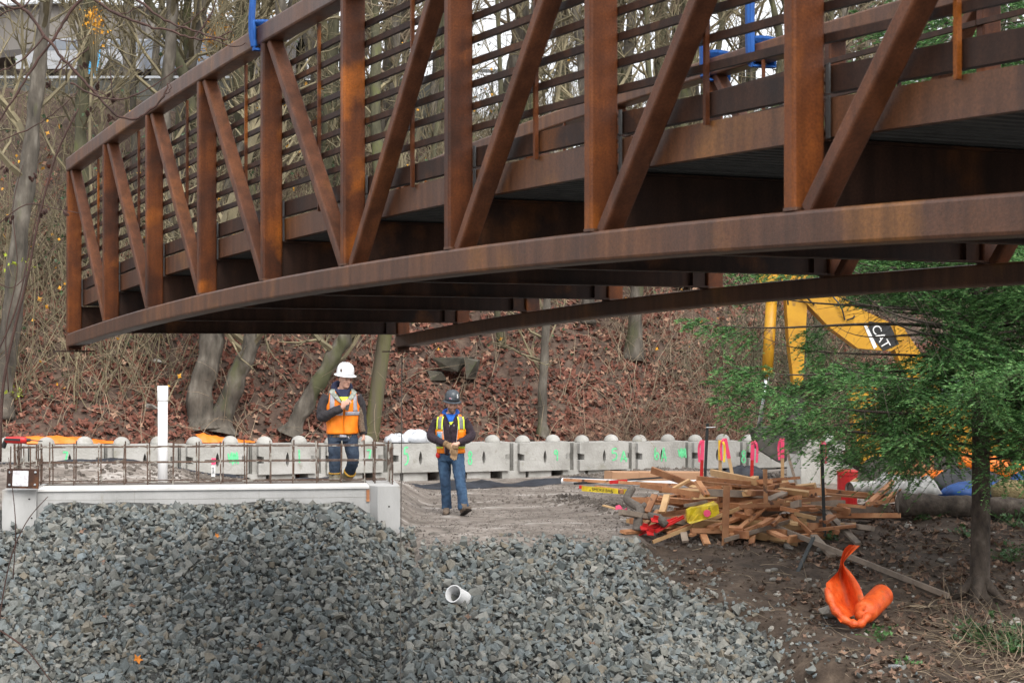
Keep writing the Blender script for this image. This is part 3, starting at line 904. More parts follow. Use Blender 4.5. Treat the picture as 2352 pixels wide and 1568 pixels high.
WLAB = {0: 'concrete wall block with a small green 7, far left behind the rebar', 2: 'concrete wall block with green scribble right of the white pipe',
        3: 'concrete wall block marked with a green 1 left of the white hat worker', 4: 'concrete wall block behind the legs of the white hat worker, marked 7',
        5: 'concrete wall block with green 5 under the white plastic sheet', 6: 'concrete wall block with green 8 behind the dark hat worker',
        7: 'concrete wall block with a green 9', 8: 'concrete wall block marked 5A in green', 9: 'concrete wall block marked 6A beside a green scribble',
        10: 'concrete wall block with green 8 behind the flagged stakes', 11: 'concrete wall block with a green streak, half behind fir branches',
        1: 'concrete wall block behind the white standing pipe, no paint mark', -1: 'concrete wall block at the left end of the wall beside the dense rebar'}
BLK = {}
lens = [(0.0, 0.13), (0.022, 0.17), (0.034, 0.235), (0.034, 0.27), (0.022, 0.34), (0.0, 0.4)]
for i in range(-1, 13):
    z0 = wbase(i); s0 = i * PER
    lab = WLAB.get(i, 'plain concrete wall block at the right end, hidden by the fir')
    b = thing('wall_block', lab, 'concrete block', wl(s0, 0.3, z0), math.atan2(0.4386, 0.8987), 'concrete blocks of the wall')
    BLK[i] = b
    hw = 0.545
    jz = [random.uniform(-0.006, 0.006) for _ in range(8)]
    Lh = [(-hw, 0), (0, 0)] + [(-x, z) for x, z in lens] + [(0, HB), (-hw + 0.012, HB), (-hw, HB - 0.02), (-hw, 0.335 + jz[0]), (-hw + 0.1, 0.315 + jz[1]), (-hw + 0.1, 0.205 + jz[2]), (-hw, 0.2 + jz[3])]
    Rh = [(0, 0), (hw, 0), (hw, 0.215 + jz[4]), (hw - 0.09, 0.215 + jz[5]), (hw - 0.09, 0.32 + jz[6]), (hw, 0.325 + jz[7]), (hw, HB - 0.02), (hw - 0.012, HB), (0, HB)] + [(x, z) for x, z in lens[::-1]]
    m = MB()
    for poly in (Lh, Rh):
        m.prism(poly, 0.0, 0.2, lambda x, z, t: wl(s0 + x, t, z0 + z))
    m.build('face', M['block'], b)
    m = MB()
    m.prism([(-PER / 2 + 0.012, 0.002), (PER / 2 - 0.012, 0.002), (PER / 2 - 0.012, HB - 0.003), (-PER / 2 + 0.012, HB - 0.003)], 0.2, 0.6, lambda x, z, t: wl(s0 + x, t, z0 + z))
    # sloping cheeks of the end notch
    m.prism([(-hw, 0.002), (-PER / 2 + 0.02, 0.002), (-PER / 2 + 0.02, HB - 0.004), (-hw, HB - 0.004)], 0.1, 0.2, lambda x, z, t: wl(s0 + x + 0.02 * (0.2 - t), t, z0 + z))
    m.build('body', M['block'], b)
    MB().box(wl(s0, 0.12, z0 + 0.262), (0.07, 0.02, 0.012), Matrix.Rotation(math.atan2(0.4386, 0.8987), 3, 'Z')).build('lifting_loop', M['rebar'], b)
    for dx in (-0.33, 0.33):
        MB().lathe([(0.148, -0.004), (0.146, 0.02), (0.13, 0.07), (0.095, 0.108), (0.05, 0.13), (0.005, 0.137)], wl(s0 + dx, 0.32, z0 + HB), 18).build('lug', M['block'], b, smooth=True)
    # lower course, mostly buried
    if i >= 2:
        lb = thing('footing_block', 'half buried lower block under the marked wall blocks', 'concrete block', wl(s0 + 0.3, 0.35, z0 - 0.5), math.atan2(0.4386, 0.8987), 'buried footing blocks')
        for a, e in ((-0.62, -0.13), (0.12, 0.62)):
            m = MB(); m.prism([(a, -0.5), (e, -0.5), (e, -0.012), (a, -0.012)], 0.07, 0.55, lambda x, z, t: wl(s0 + 0.3 + x, t, z0 + z))
            m.build('half', M['block'], lb)

GLY = {
    '7': [[(-.5, .9), (.4, .9), (.45, .6), (.1, -.9)]],
    '1': [[(0, 1), (.05, 0), (.12, -1)]],
    '5': [[(.5, 1), (-.3, .95), (-.4, .25), (.2, .3), (.5, -.2), (.25, -.8), (-.4, -1)]],
    '8': [[(.1, .05), (-.42, .35), (-.3, .9), (.2, 1), (.45, .6), (.1, .1), (-.5, -.3), (-.4, -.9), (.2, -1), (.5, -.5), (.1, .05)]],
    '9': [[(.4, .6), (.1, .95), (-.4, .7), (-.3, .3), (.2, .3), (.42, .7), (.4, .1), (.35, -1)]],
    'A': [[(-.5, -1), (-.05, 1), (.1, .95), (.55, -1)], [(-.45, -.3), (.75, -.35)]],
    '6': [[(-.2, 1), (-.4, .3), (-.45, -.5), (-.1, -.95), (.4, -.7), (.45, -.1), (.1, .15), (-.35, -.35)]],
    '#': [[(-.9, .7), (-.6, -.6), (-.3, .9), (-.1, -.9), (.15, .8), (.35, -.7), (.6, .9), (.85, -.8)], [(-.9, .1), (.9, .35)], [(-.7, -.4), (.8, -.2)]],
}


def paint(i, ch, cx, cy, w, h, lw=0.03):
    m = MB()
    for st in GLY[ch]:
        pts = smooth_path([on_wall(cx + x * w, cy - y * h, -0.004 - 0.001 * random.random()) for x, y in st], 4)
        m.sweep(pts, [(-lw / 2, 0), (lw / 2, 0), (lw / 2, 0.002), (-lw / 2, 0.002)],
                [((pts[min(k + 1, len(pts) - 1)] - pts[max(k - 1, 0)]).normalized().cross(WN)).normalized() for k in range(len(pts))], -WN)
    o = m.build('paint_mark', M['spray'], BLK[i])
    return o


for i, ch, cx, cy, w, h in ((0, '7', 150, 1047, 10, 10), (2, '#', 536, 1052, 13, 16), (3, '1', 687, 1047, 8, 15), (4, '7', 847, 1043, 9, 11), (5, '5', 933, 1047, 9, 20),
                            (6, '8', 1080, 1051, 7, 14), (7, '9', 1277, 1045, 8, 12), (8, '5', 1411, 1043, 11, 13), (8, 'A', 1432, 1049, 12, 11),
                            (9, '6', 1508, 1041, 9, 14), (9, 'A', 1524, 1045, 10, 14), (9, '#', 1567, 1040, 10, 13), (10, '8', 1708, 1048, 8, 13), (11, '1', 1813, 1038, 6, 11)):
    paint(i, ch, cx, cy, w, h)
from mathutils import noise as mnoise

# ------------------------------------------------------------------ scattered pieces (numpy)
def rock_shape(seed, flat=0.7, npts=13):
    r = np.random.default_rng(seed)
    if npts < 12:       # broken rock: corners near those of a box, sharp flat faces
        p = np.array([[i, j, k] for i in (-1, 1) for j in (-1, 1) for k in (-1, 1)], float)[r.permutation(8)[:max(7, npts - 3)]] * 0.7 + r.normal(0, 0.2, (max(7, npts - 3), 3))
    else:
        p = r.normal(size=(npts, 3)); p /= np.linalg.norm(p, axis=1)[:, None]
    npts = len(p)
    p *= r.uniform(0.75, 1.0, (npts, 1)) * np.array([1.0, r.uniform(0.6, 0.85), flat * r.uniform(0.6, 1.0)]) * 0.5
    bm = bmesh.new()
    for q in p: bm.verts.new(q)
    res = bmesh.ops.convex_hull(bm, input=bm.verts)
    bmesh.ops.delete(bm, geom=[v for v in bm.verts if not v.link_faces], context='VERTS')
    bmesh.ops.triangulate(bm, faces=bm.faces)
    bmesh.ops.recalc_face_normals(bm, faces=bm.faces)
    bm.verts.ensure_lookup_table(); bm.verts.index_update()
    V = np.array([tuple(v.co) for v in bm.verts]); Fc = np.array([[v.index for v in f.verts] for f in bm.faces])
    bm.free()
    return V, Fc


def rand_rot(n, rng, tilt=None):
    q = rng.normal(size=(n, 4)); q /= np.linalg.norm(q, axis=1)[:, None]
    if tilt is not None:
        a = rng.uniform(0, 2 * np.pi, n)
        q = np.stack([np.cos(a / 2), rng.normal(0, tilt, n), rng.normal(0, tilt, n), np.sin(a / 2)], 1)
        q /= np.linalg.norm(q, axis=1)[:, None]
    w, x, y, z = q.T
    return np.stack([np.stack([1 - 2 * (y * y + z * z), 2 * (x * y - z * w), 2 * (x * z + y * w)], 1),
                     np.stack([2 * (x * y + z * w), 1 - 2 * (x * x + z * z), 2 * (y * z - x * w)], 1),
                     np.stack([2 * (x * z - y * w), 2 * (y * z + x * w), 1 - 2 * (x * x + y * y)], 1)], 1)


def scatter(shapes, pos, size, rot, rng):
    """join transformed copies of the shapes into one vertex and one triangle array"""
    Vs, Fs, n = [], [], 0
    pick = rng.integers(0, len(shapes), len(pos))
    for k, (V, Fc) in enumerate(shapes):
        sel = np.where(pick == k)[0]
        if not len(sel): continue
        X = np.einsum('nij,vj->nvi', rot[sel], V) * size[sel][:, None, None] + pos[sel][:, None, :]
        Vs.append(X.reshape(-1, 3))
        Fs.append((Fc[None] + (np.arange(len(sel)) * len(V))[:, None, None]).reshape(-1, Fc.shape[1]) + n)
        n += len(sel) * len(V)
    return np.concatenate(Vs), np.concatenate(Fs)


def mat3(Rm, s, p):
    m = Matrix.Identity(4)
    for i in range(3):
        for j in range(3): m[i][j] = Rm[i][j] * s
        m[i][3] = p[i]
    return m


def pieces(name, stuff_name, parent, shapes, pos, size, rot, mt, limit, rng, frame=True):
    """the `limit` pieces that show largest become parts of their own, the rest one part of kind stuff"""
    app = size / np.maximum(pos[:, 1], 1)
    px_ = CX + F * pos[:, 0] / pos[:, 1]; py_ = HY - F * (pos[:, 2] - CAM_Z) / pos[:, 1]
    vis = (px_ > 5) & (px_ < 2347) & (py_ > 5) & (py_ < 1560)
    order = np.argsort(-(app * (vis if frame else 1)))
    big, rest = order[:limit], order[limit:]
    meshes = [mesh_from(name, V, Fc, mt) for V, Fc in shapes]
    inv = root_matrix(parent).inverted()
    for k in big:
        o = link(name, meshes[int(rng.integers(0, len(meshes)))], parent)
        o.matrix_local = inv @ mat3(rot[k], size[k], pos[k])
    V, Fc = scatter(shapes, pos[rest], size[rest], rot[rest], rng)
    I = np.array(inv)
    V = V @ I[:3, :3].T + I[:3, 3]
    o = link(stuff_name, mesh_from(stuff_name, V, Fc, mt), parent)
    o["kind"] = 'stuff'
    return o


def leaf_shape(seed, lobes=5):
    r = np.random.default_rng(seed)
    m = lobes * 2
    a = np.linspace(0, 2 * np.pi, m, endpoint=False) + r.uniform(-.12, .12, m)
    rad = np.where(np.arange(m) % 2 == 0, r.uniform(0.42, 0.55, m), r.uniform(0.2, 0.3, m))
    V = np.concatenate([[[0, 0, 0]], np.stack([np.cos(a) * rad, np.sin(a) * rad, r.uniform(-.04, .24, m) * rad * 2], 1)])
    return V, np.array([[0, 1 + i, 1 + (i + 1) % m] for i in range(m)])




rg = np.random.default_rng(5)
ROCKS = [rock_shape(100 + k, 0.85, 8 + k % 4) for k in range(20)]
sp = 0.052
gx, gy = np.meshgrid(np.arange(-8.2, 5.6, sp), np.arange(16.2, 25.2, sp))
gx = gx.ravel() + rg.uniform(-.5, .5, gx.size) * sp * 1.6; gy = gy.ravel() + rg.uniform(-.5, .5, gy.size) * sp * 1.6
yt = np.where(gx < -1.3, front_y(gx) - 0.02, 24.12 + 0.16 * vnoise(gx, gy, 0.3, 2))
inside_ped = ((gx > -6.75) & (gx < -6.25) & (gy > front_y(gx) - 0.04)) | ((gx > -1.95) & (gx < -1.48) & (gy > front_y(gx) - 0.04))
keep = (gy < yt) & (gx < gravel_edge(gy) + rg.normal(0, 0.13, gx.size)) & ~inside_ped & (np.abs(gx) < gy * 0.31 + 0.5)
# thin the part that no camera near the photograph's can see
keep &= (gy > 18.3) | (rg.random(gx.size) < 0.35)
gx, gy = gx[keep], gy[keep]
n = len(gx)
ssz = np.clip(rg.lognormal(math.log(0.084), 0.4, n), 0.032, 0.2)
gpos = np.stack([gx, gy, ground(gx, gy) + ssz * 0.12 + rg.uniform(-0.012, 0.05, n)], 1)
pieces('stone', 'loose_stones', G['gravel_slope'], ROCKS, gpos, ssz, rand_rot(n, rg), M['stone'], 300, rg)
n = 90
lx = rg.uniform(-6.4, 2.2, n); ly = rg.uniform(19.4, 24.0, n)
V, Fc = scatter([leaf_shape(60 + k, 4) for k in range(4)], np.stack([lx, ly, ground(lx, ly) + 0.075], 1), rg.uniform(0.05, 0.1, n), rand_rot(n, rg, 0.35), rg)
o = link('blown_leaves', mesh_from('blown_leaves', V, Fc, M['leaf_brown']), G['gravel_slope']); o["kind"] = 'stuff'
# stray stones past the edge of the slope, on the road and on the soil
n = 420
sx = np.concatenate([rg.uniform(-1.2, 1.8, 160), gravel_edge(np.linspace(18.5, 24.2, 260)) + np.abs(rg.normal(0, 0.45, 260))])
sy = np.concatenate([24.1 + np.abs(rg.normal(0, 0.18, 160)), np.linspace(18.5, 24.2, 260) + rg.normal(0, .2, 260)])
sz_ = rg.uniform(0.03, 0.1, n)
V, Fc = scatter(ROCKS, np.stack([sx, sy, ground(sx, sy) + sz_ * 0.1], 1), sz_, rand_rot(n, rg), rg)
o = link('stray_stones', mesh_from('stray_stones', V, Fc, M['stone']), G['soil_bank']); o["kind"] = 'stuff'
# fine road gravel
PEB = [rock_shape(300 + k, 0.7, 7) for k in range(6)]
n = 14000
px_ = rg.uniform(-7.5, 4.5, n); py_ = 24.3 + 9 * rg.random(n) ** 1.5
k_ = (region(px_, py_) == 0) & ((vnoise(px_, py_, 0.8, 12) + 0.5 * vnoise(px_, py_, 0.3, 3)) > -0.35)
k_ &= ~((px_ > -6.8) & (px_ < -1.45) & (py_ < 25.95))
px_, py_ = px_[k_], py_[k_]; n = len(px_)
sz_ = rg.uniform(0.012, 0.042, n)
M['pebble'] = pmat('road gravel', [(0.3, (0.8, 0.8, 0.8)), (0.7, (1.1, 1.1, 1.1))], scale=9, rough=0.85,
                   islandcol=[(0.0, (0.12, 0.1, 0.085)), (0.4, (0.22, 0.19, 0.17)), (0.7, (0.15, 0.13, 0.115)), (1.0, (0.32, 0.29, 0.26))])
V, Fc = scatter(PEB, np.stack([px_, py_, ground(px_, py_) + 0.003], 1), sz_, rand_rot(n, rg), rg)
o = link('road_gravel', mesh_from('road_gravel', V, Fc, M['pebble']), G['road']); o["kind"] = 'stuff'
# clods of dug mud: the ridge beside the lumber heap, the bank before the blocks, the berm on the left
cl = [(rg.uniform(0.9, 5.5, 900), rg.normal(34.9, 0.45, 900)), (1.0 + (28.6 - (t := rg.uniform(24.6, 29, 700))) * 0.42 + rg.normal(0, 0.22, 700), t),
      (rg.uniform(-8.5, -4.2, 900), rg.normal(29.2, 0.7, 900)), (rg.uniform(-1.4, 0.6, 40), rg.uniform(28.8, 31, 40)), (rg.uniform(3.5, 8, 300), rg.uniform(29, 34, 300))]
sx = np.concatenate([a for a, b in cl]); sy = np.concatenate([b for a, b in cl])
k_ = sy < wall_y(sx) - 0.1
sx, sy = sx[k_], sy[k_]
sz_ = rg.uniform(0.04, 0.15, len(sx))
V, Fc = scatter([rock_shape(400 + k, 0.7, 16) for k in range(6)], np.stack([sx, sy, ground(sx, sy)], 1), sz_, rand_rot(len(sx), rg), rg)
o = link('mud_clods', mesh_from('mud_clods', V, Fc, M['mud'])); tag(o, 'dug mud lying in clods beside the road and against the blocks', 'mud', kind='stuff')


# ------------------------------------------------------------------ leaves on the ground
LV = [leaf_shape(k, 4) for k in range(10)]
n = 44000
lx = rg.uniform(-12.5, 10.5, n); ld = rg.random(n) ** 1.25 * 9.5
ly = hill_y(lx) + 0.05 + ld / 0.9
k_ = rg.random(n) < np.clip(1.4 - ld / 7, 0.1, 1) * np.clip(0.85 + 0.5 * vnoise(lx, ly, 1.4, 3), 0.3, 1)
lx, ly = lx[k_], ly[k_]; n = len(lx)
ls = rg.uniform(0.07, 0.2, n)
e = 0.05
gzv = ground(lx, ly)
sl_ = np.stack([-(ground(lx + e, ly) - gzv) / e, -(ground(lx, ly + e) - gzv) / e, np.ones(n)], 1); sl_ /= np.linalg.norm(sl_, axis=1)[:, None]
base = rand_rot(n, rg, 0.28)
zx = np.cross(sl_, np.tile([0, 1.0, 0.2], (n, 1))); zx /= np.linalg.norm(zx, axis=1)[:, None]
zy = np.cross(sl_, zx)
Bm = np.stack([zx, zy, sl_], 2)
lrot = np.einsum('nij,njk->nik', Bm, base)
pieces('leaf', 'leaf_litter', G['hillside'], LV, np.stack([lx, ly, gzv + 0.02 + rg.uniform(0, 0.06, n)], 1), ls, lrot, M['leaf_litter'], 300, rg)
n = 9500
lx = rg.uniform(1.6, 9.5, n); ly = rg.uniform(18.5, 28.5, n)
k_ = (region(lx, ly) == 2) & (lx > gravel_edge(ly) + 0.3) & (rg.random(n) < np.clip(0.35 + 0.9 * vnoise(lx, ly, 0.8, 5) + (lx - 3.6) * 0.3, 0.02, 1))
lx, ly = lx[k_], ly[k_]; n = len(lx)
ls = rg.uniform(0.05, 0.13, n)
pieces('leaf', 'leaf_litter', G['soil_bank'], LV, np.stack([lx, ly, ground(lx, ly) + 0.012 + rg.uniform(0, .015, n)], 1), ls, rand_rot(n, rg, 0.3), M['leaf_brown'], 200, rg)
sx = rg.uniform(1.4, 8.5, 3200); sy = rg.uniform(18.7, 27, 3200)
k_ = (region(sx, sy) == 2) & (sx > gravel_edge(sy) - 0.1); sx, sy = sx[k_], sy[k_]
sz_ = rg.uniform(0.025, 0.085, len(sx))
V, Fc = scatter([rock_shape(450 + k, 0.7, 14) for k in range(5)], np.stack([sx, sy, ground(sx, sy)], 1), sz_, rand_rot(len(sx), rg), rg)
o = link('soil_clods', mesh_from('soil_clods', V, Fc, M['dirt']), G['soil_bank']); o["kind"] = 'stuff'
# field stones lying in the soil
n = 330
lx = rg.uniform(1.5, 7.2, n); ly = rg.uniform(18.9, 26.2, n)
k_ = (region(lx, ly) == 2) & (lx > gravel_edge(ly))
lx, ly = lx[k_], ly[k_]; n = len(lx)
ls = np.clip(rg.lognormal(math.log(0.065), 0.5, n), 0.03, 0.26)
CB = [rock_shape(500 + k, 0.75, 26) for k in range(6)]
pieces('stone', 'small_stones', G['soil_bank'], CB, np.stack([lx, ly, ground(lx, ly) + ls * 0.1], 1), ls, rand_rot(n, rg, 0.2), M['cobble'], 90, rg)
for px1, py1, s in ((1900, 1402, 0.26), (1905, 1228 + 120, 0.12), (1820, 1275, 0.14), (2190, 1375 - 80, 0.17)):
    pass
rk = thing('boulder', 'grey brown boulder wedged under the orange mesh sheet', 'rock', on_ground(1906, 1420))
V, Fc = rock_shape(901, 0.9, 22)
o = link('rock', mesh_from('rock', V * 0.3 + np.array([0, 0, 0.08]), Fc, M['cobble']), rk)
# single bright leaves on the stones
for px1, py1, mt, lab in ((557 * 1024 / 1024, 1535, 'leaf_orange', 'single orange leaf near the bottom edge of the stone slope'), (500, 1247, 'leaf_orange', 'small orange leaf lying high on the stone slope below the abutment')):
    p = on_ground(px1 if px1 != 557 else 319, py1)
    m = MB(); V, Fc = leaf_shape(77)
    rot = Euler((R(60), 0.3, 0.4)).to_matrix()
    s = 0.13 if py1 > 1400 else 0.08
    m.add([rot @ Vector(v) * s + p + Vector((0, -0.05, 0.1)) for v in V], [tuple(f) for f in Fc])
    tag(m.build('fallen_leaf', M[mt]), lab, 'leaf')


# ------------------------------------------------------------------ bare trees
def segs_mesh(P0, P1, R0, R1, n=4):
    """prisms along many segments at once"""
    P0, P1 = np.asarray(P0, float), np.asarray(P1, float); R0 = np.asarray(R0, float); R1 = np.asarray(R1, float)
    d = P1 - P0
    d /= np.maximum(np.linalg.norm(d, axis=1), 1e-9)[:, None]
    ref = np.where(np.abs(d[:, 2:3]) > 0.9, np.array([[1.0, 0, 0]]), np.array([[0, 0, 1.0]]))
    s = np.cross(d, ref); s /= np.linalg.norm(s, axis=1)[:, None]
    u = np.cross(s, d)
    ang = 2 * np.pi * np.arange(n) / n
    ring = np.cos(ang)[None, :, None] * s[:, None, :] + np.sin(ang)[None, :, None] * u[:, None, :]
    V = np.concatenate([P0[:, None] + ring * R0[:, None, None], P1[:, None] + ring * R1[:, None, None]], 1)
    i = np.arange(n); k = (i + 1) % n
    f = np.stack([i, k, k + n, i + n], 1)
    Fc = (f[None] + (np.arange(len(P0)) * 2 * n)[:, None, None]).reshape(-1, 4)
    return V.reshape(-1, 3), Fc


def branch(rng, p, d, length, r, level, out, lift=0.25, wander=0.25, nchild=(5, 4, 3), spread=0.8):
    k = 5 if level == 1 else (4 if level == 2 else 3)
    step = length / k
    pts = [p]
    dirs = []
    for i in range(k):
        d = d + rng.normal(0, wander, 3) + np.array([0, 0, lift * 0.5])
        d = d / np.linalg.norm(d)
        p = p + d * step
        pts.append(p); dirs.append(d)
    rr = np.linspace(r, r * 0.3, k + 1)
    for i in range(k):
        out.append((pts[i], pts[i + 1], rr[i], rr[i + 1]))
    if level < 3:
        for c in range(nchild[level - 1]):
            t = rng.uniform(0.2, 1.0) * k
            i = min(int(t), k - 1)
            q = pts[i] + (pts[i + 1] - pts[i]) * (t - i)
            dd = dirs[i] + rng.normal(0, spread, 3)
            dd /= np.linalg.norm(dd)
            branch(rng, q, dd, length * rng.uniform(0.35, 0.6), max(rr[i] * 0.55, 0.004), level + 1, out, lift, wander, nchild, spread)


def crown_arrays(rng, path, radii, nb, blen, start=0.3, nchild=(6, 5, 3), lift=0.3, rmin=0.006, spread=0.8, out_d=0.9):
    """limbs growing from a trunk path"""
    out = []
    k = len(path) - 1
    for b in range(nb):
        t = (start + (1 - start) * (b + rng.random()) / nb) * k
        i = min(int(t), k - 1)
        q = np.array(path[i]) * (1 - (t - i)) + np.array(path[i + 1]) * (t - i)
        ax = np.array(path[i + 1]) - np.array(path[i]); ax = ax / np.linalg.norm(ax)
        a = rng.uniform(0, 2 * np.pi)
        d = ax * rng.uniform(0.4, 1.0) + np.array([math.cos(a), math.sin(a), 0]) * out_d
        d /= np.linalg.norm(d)
        branch(rng, q, d, blen * rng.uniform(0.6, 1.1) * (1.15 - 0.5 * t / k), max(radii[i] * rng.uniform(0.3, 0.5), rmin), 1, out, lift, 0.2, nchild, spread)
    # leader
    d = np.array(path[-1]) - np.array(path[-2]); d = d / np.linalg.norm(d)
    branch(rng, np.array(path[-1]), d, blen, radii[-1], 1, out, lift, 0.15, nchild, spread)
    a = [np.array([o[j] for o in out]) for j in range(4)]
    return segs_mesh(*a, n=4)


def make_tree(name, label, cat, path, radii, tm, cm, rng, nb=12, blen=2.5, start=0.3, group=None, nchild=(6, 5, 3), lift=0.3, spread=0.8, flare=True):
    base = Vector(path[0])
    t = thing(name, label, cat, base, 0, group)
    sp_ = smooth_path(path, 5)
    rs = list(np.interp(np.linspace(0, 1, len(sp_)), np.linspace(0, 1, len(radii)), radii))
    rs = [r * (1 + 0.07 * math.sin(i * 1.9)) for i, r in enumerate(rs)]
    if flare:
        rs[0] *= 1.5; rs[1] *= 1.2
    m = MB(); m.tube(sp_ if not flare or max(rs) < 0.15 else smooth_path(sp_, 3), rs if not flare or max(rs) < 0.15 else list(np.interp(np.linspace(0, 1, (len(sp_) - 1) * 3 + 1), np.linspace(0, 1, len(rs)), rs)), 10 if max(rs) < 0.15 else 22)
    tro = m.build('trunk', M[tm], t, smooth=True)
    if max(rs) >= 0.15:
        for v_ in tro.data.vertices:
            c_ = v_.co
            nn = mnoise.noise(Vector((c_.x * 5, c_.y * 5, c_.z * 1.1))) * 0.055 + mnoise.noise(Vector((c_.x * 13, c_.y * 13, c_.z * 2.5))) * 0.03
            v_.co = c_ + v_.normal * nn * min(1.0, max(rs) * 3.5)
    if nb:
        V, Fc = crown_arrays(rng, [tuple(p) for p in sp_], rs, nb, blen, start, nchild, lift, spread=spread)
        V = V - np.array(base)
        link('crown', mesh_from('crown', V, Fc, M[cm]), t)
    return t


def dup(t, loc, rz, sc, label, group=None):
    r = t.copy(); COL.objects.link(r)
    r.location = loc; r.rotation_euler = (0, 0, rz); r.scale = (sc, sc, sc)
    r["label"] = label
    if group: r["group"] = group
    for ch in list(t.children):
        c = ch.copy(); COL.objects.link(c); c.parent = r
    return r


rt = np.random.default_rng(21)


def pxpath(pts, Y, dY=0.0):
    return [P(x, y, Y + dY * i / max(len(pts) - 1, 1)) for i, (x, y) in enumerate(pts)]


def ppx(n_, Y): return n_ / F * Y


GRP = 'bare trees on the wooded hillside'
named = [
    ('bare_tree', 'pale grey mottled trunk at the far left edge, taller than its neighbours', [(5, 960), (28, 720), (52, 480), (76, 300), (95, 120), (112, -60), (125, -300)], 34.0, (22, 20, 15, 9), 'bark_grey', 'bark_olive', 12, 3.0, 0.35),
    ('bare_tree', 'straight slim grey tree right of the pale mottled trunk', [(165, 700), (178, 400), (186, 150), (192, -120)], 38, (11, 9, 7), 'bark_grey', 'bark_olive', 12, 2.6, 0.3),
    ('bare_tree', 'thin grey tree before the beige building', [(330, 620), (308, 300), (306, 120), (300, -120)], 40, (9, 7, 5), 'bark_grey', 'bark_olive', 12, 2.6, 0.3),
    ('bare_tree', 'mossy tree leaning left above the bridge end', [(470, 420), (432, 210), (398, 110), (345, 15), (300, -80)], 39, (12, 11, 9, 6), 'bark_moss', 'bark_olive', 12, 2.4, 0.3),
    ('bare_tree', 'mossy forked tree just left of the top chord', [(475, 420), (445, 190), (428, 90), (440, -70)], 40, (13, 11, 7), 'bark_moss', 'bark_olive', 12, 2.4, 0.35),
    ('bare_tree', 'thick dark trunk behind the blue sling', [(560, 500), (566, 200), (566, 40), (560, -160)], 42, (19, 17, 14), 'bark_moss', 'bark_olive', 10, 3.0, 0.4),
    ('bare_tree', 'thick mossy trunk seen through the railing right of the sling', [(745, 620), (752, 330), (765, 120), (770, -150)], 41, (16, 14, 11), 'bark_moss', 'bark_olive', 12, 2.6, 0.2),
    ('bare_tree', 'leaning grey tree seen through the left railings', [(470, 620), (540, 380), (620, 180), (690, -60)], 41, (12, 10, 7), 'bark_grey', 'bark_olive', 12, 2.4, 0.2),
    ('bare_tree', 'twisted thick grey trunk under the bridge, left of its twin', [(468, 985), (462, 900), (486, 800), (480, 700), (520, 520)], 36.6, (44, 34, 30, 20), 'bark_grey', 'bark_olive', 10, 3.0, 0.55),
    ('bare_tree', 'second twisted trunk under the bridge, bent to the right', [(506, 990), (520, 930), (556, 840), (580, 760), (600, 600)], 36.8, (40, 28, 24, 16), 'bark_grey', 'bark_olive', 10, 3.0, 0.55),
    ('bare_tree', 'slanting ribbed trunk behind the white hat worker', [(668, 1000), (705, 920), (760, 830), (800, 760), (880, 580)], 37.2, (28, 23, 20, 14), 'bark_grey', 'bark_olive', 12, 2.6, 0.45),
    ('bare_tree', 'slender grey sapling standing alone right of the dark hat worker', [(1246, 1006), (1247, 900), (1253, 760), (1262, 560), (1270, 300)], 38.6, (13, 9, 8, 6), 'bark_grey', 'bark_olive', 14, 1.9, 0.3),
]
for nm, lab, pts, Y, rr, tm, cm, nb, bl, st in named:
    Yg = on_ground(*pts[0]).y if pts[0][1] > 800 else Y
    rr = [r * (0.8 if max(rr) > 25 else 1.0) for r in rr]
    Y = Yg
    make_tree(nm, lab, 'tree', pxpath(pts, Y), [ppx(r, Y) for r in rr], tm, cm, rt, nb, bl, st, GRP)
# the mossy pole
t = thing('mossy_pole', 'smooth leaning pole green with moss behind the white hat worker', 'pole', on_ground(852, 1012))
YP = on_ground(852, 1012).y
m = MB(); m.tube(smooth_path(pxpath([(851, 1024), (866, 900), (884, 770), (905, 600), (918, 480)], YP), 5), [ppx(r, YP) for r in np.linspace(18, 15, 21)], 12)
M['pole_moss'] = pmat('moss stained pole', [(0.38, (0.11, 0.09, 0.065)), (0.52, (0.105, 0.1, 0.04)), (0.66, (0.15, 0.155, 0.028))], scale=1.1, rough=0.9, bump=0.35, bscale=30, stretch=(2.0, 1, 0.2))
m.build('shaft', M['pole_moss'], t, smooth=True)

# tree prototypes for the wood behind
protos = []
for k in range(7):
    h = rt.uniform(8, 13)
    pth = [(0, 0, -0.3)]
    x = y = 0.0
    lx_, ly_ = rt.normal(0, 0.05, 2)
    for j in range(5):
        x += rt.normal(lx_, 0.1) * h / 5; y += rt.normal(ly_, 0.1) * h / 5
        pth.append((x, y, h * (j + 1) / 5))
    r0 = rt.uniform(0.09, 0.18)
    cm = 'bark_olive' if k % 3 else 'bark_tan'
    protos.append((pth, [r0, r0 * 0.8, r0 * 0.6, r0 * 0.35], ['bark_grey', 'bark_moss'][k % 2], cm))
spots = []
tries = 0
while len(spots) < 84 and tries < 4000:
    tries += 1
    Y = rt.uniform(37, 58)
    px1 = rt.uniform(-150, 2500)
    x = (px1 - CX) / F * Y
    d = Y - hill_y(x)
    if d < 2.2 or (d < 5 and px1 > 250 and rt.random() < 0.6): continue
    if px1 < 540 and rt.random() < 0.78: continue
    if any(abs(x - a) + abs(Y - b) * 0.6 < 0.75 for a, b in spots): continue
    spots.append((x, Y))
built = {}
kinds = ['slender grey barked bare tree among the hillside wood', 'mossy barked bare tree among the hillside wood']
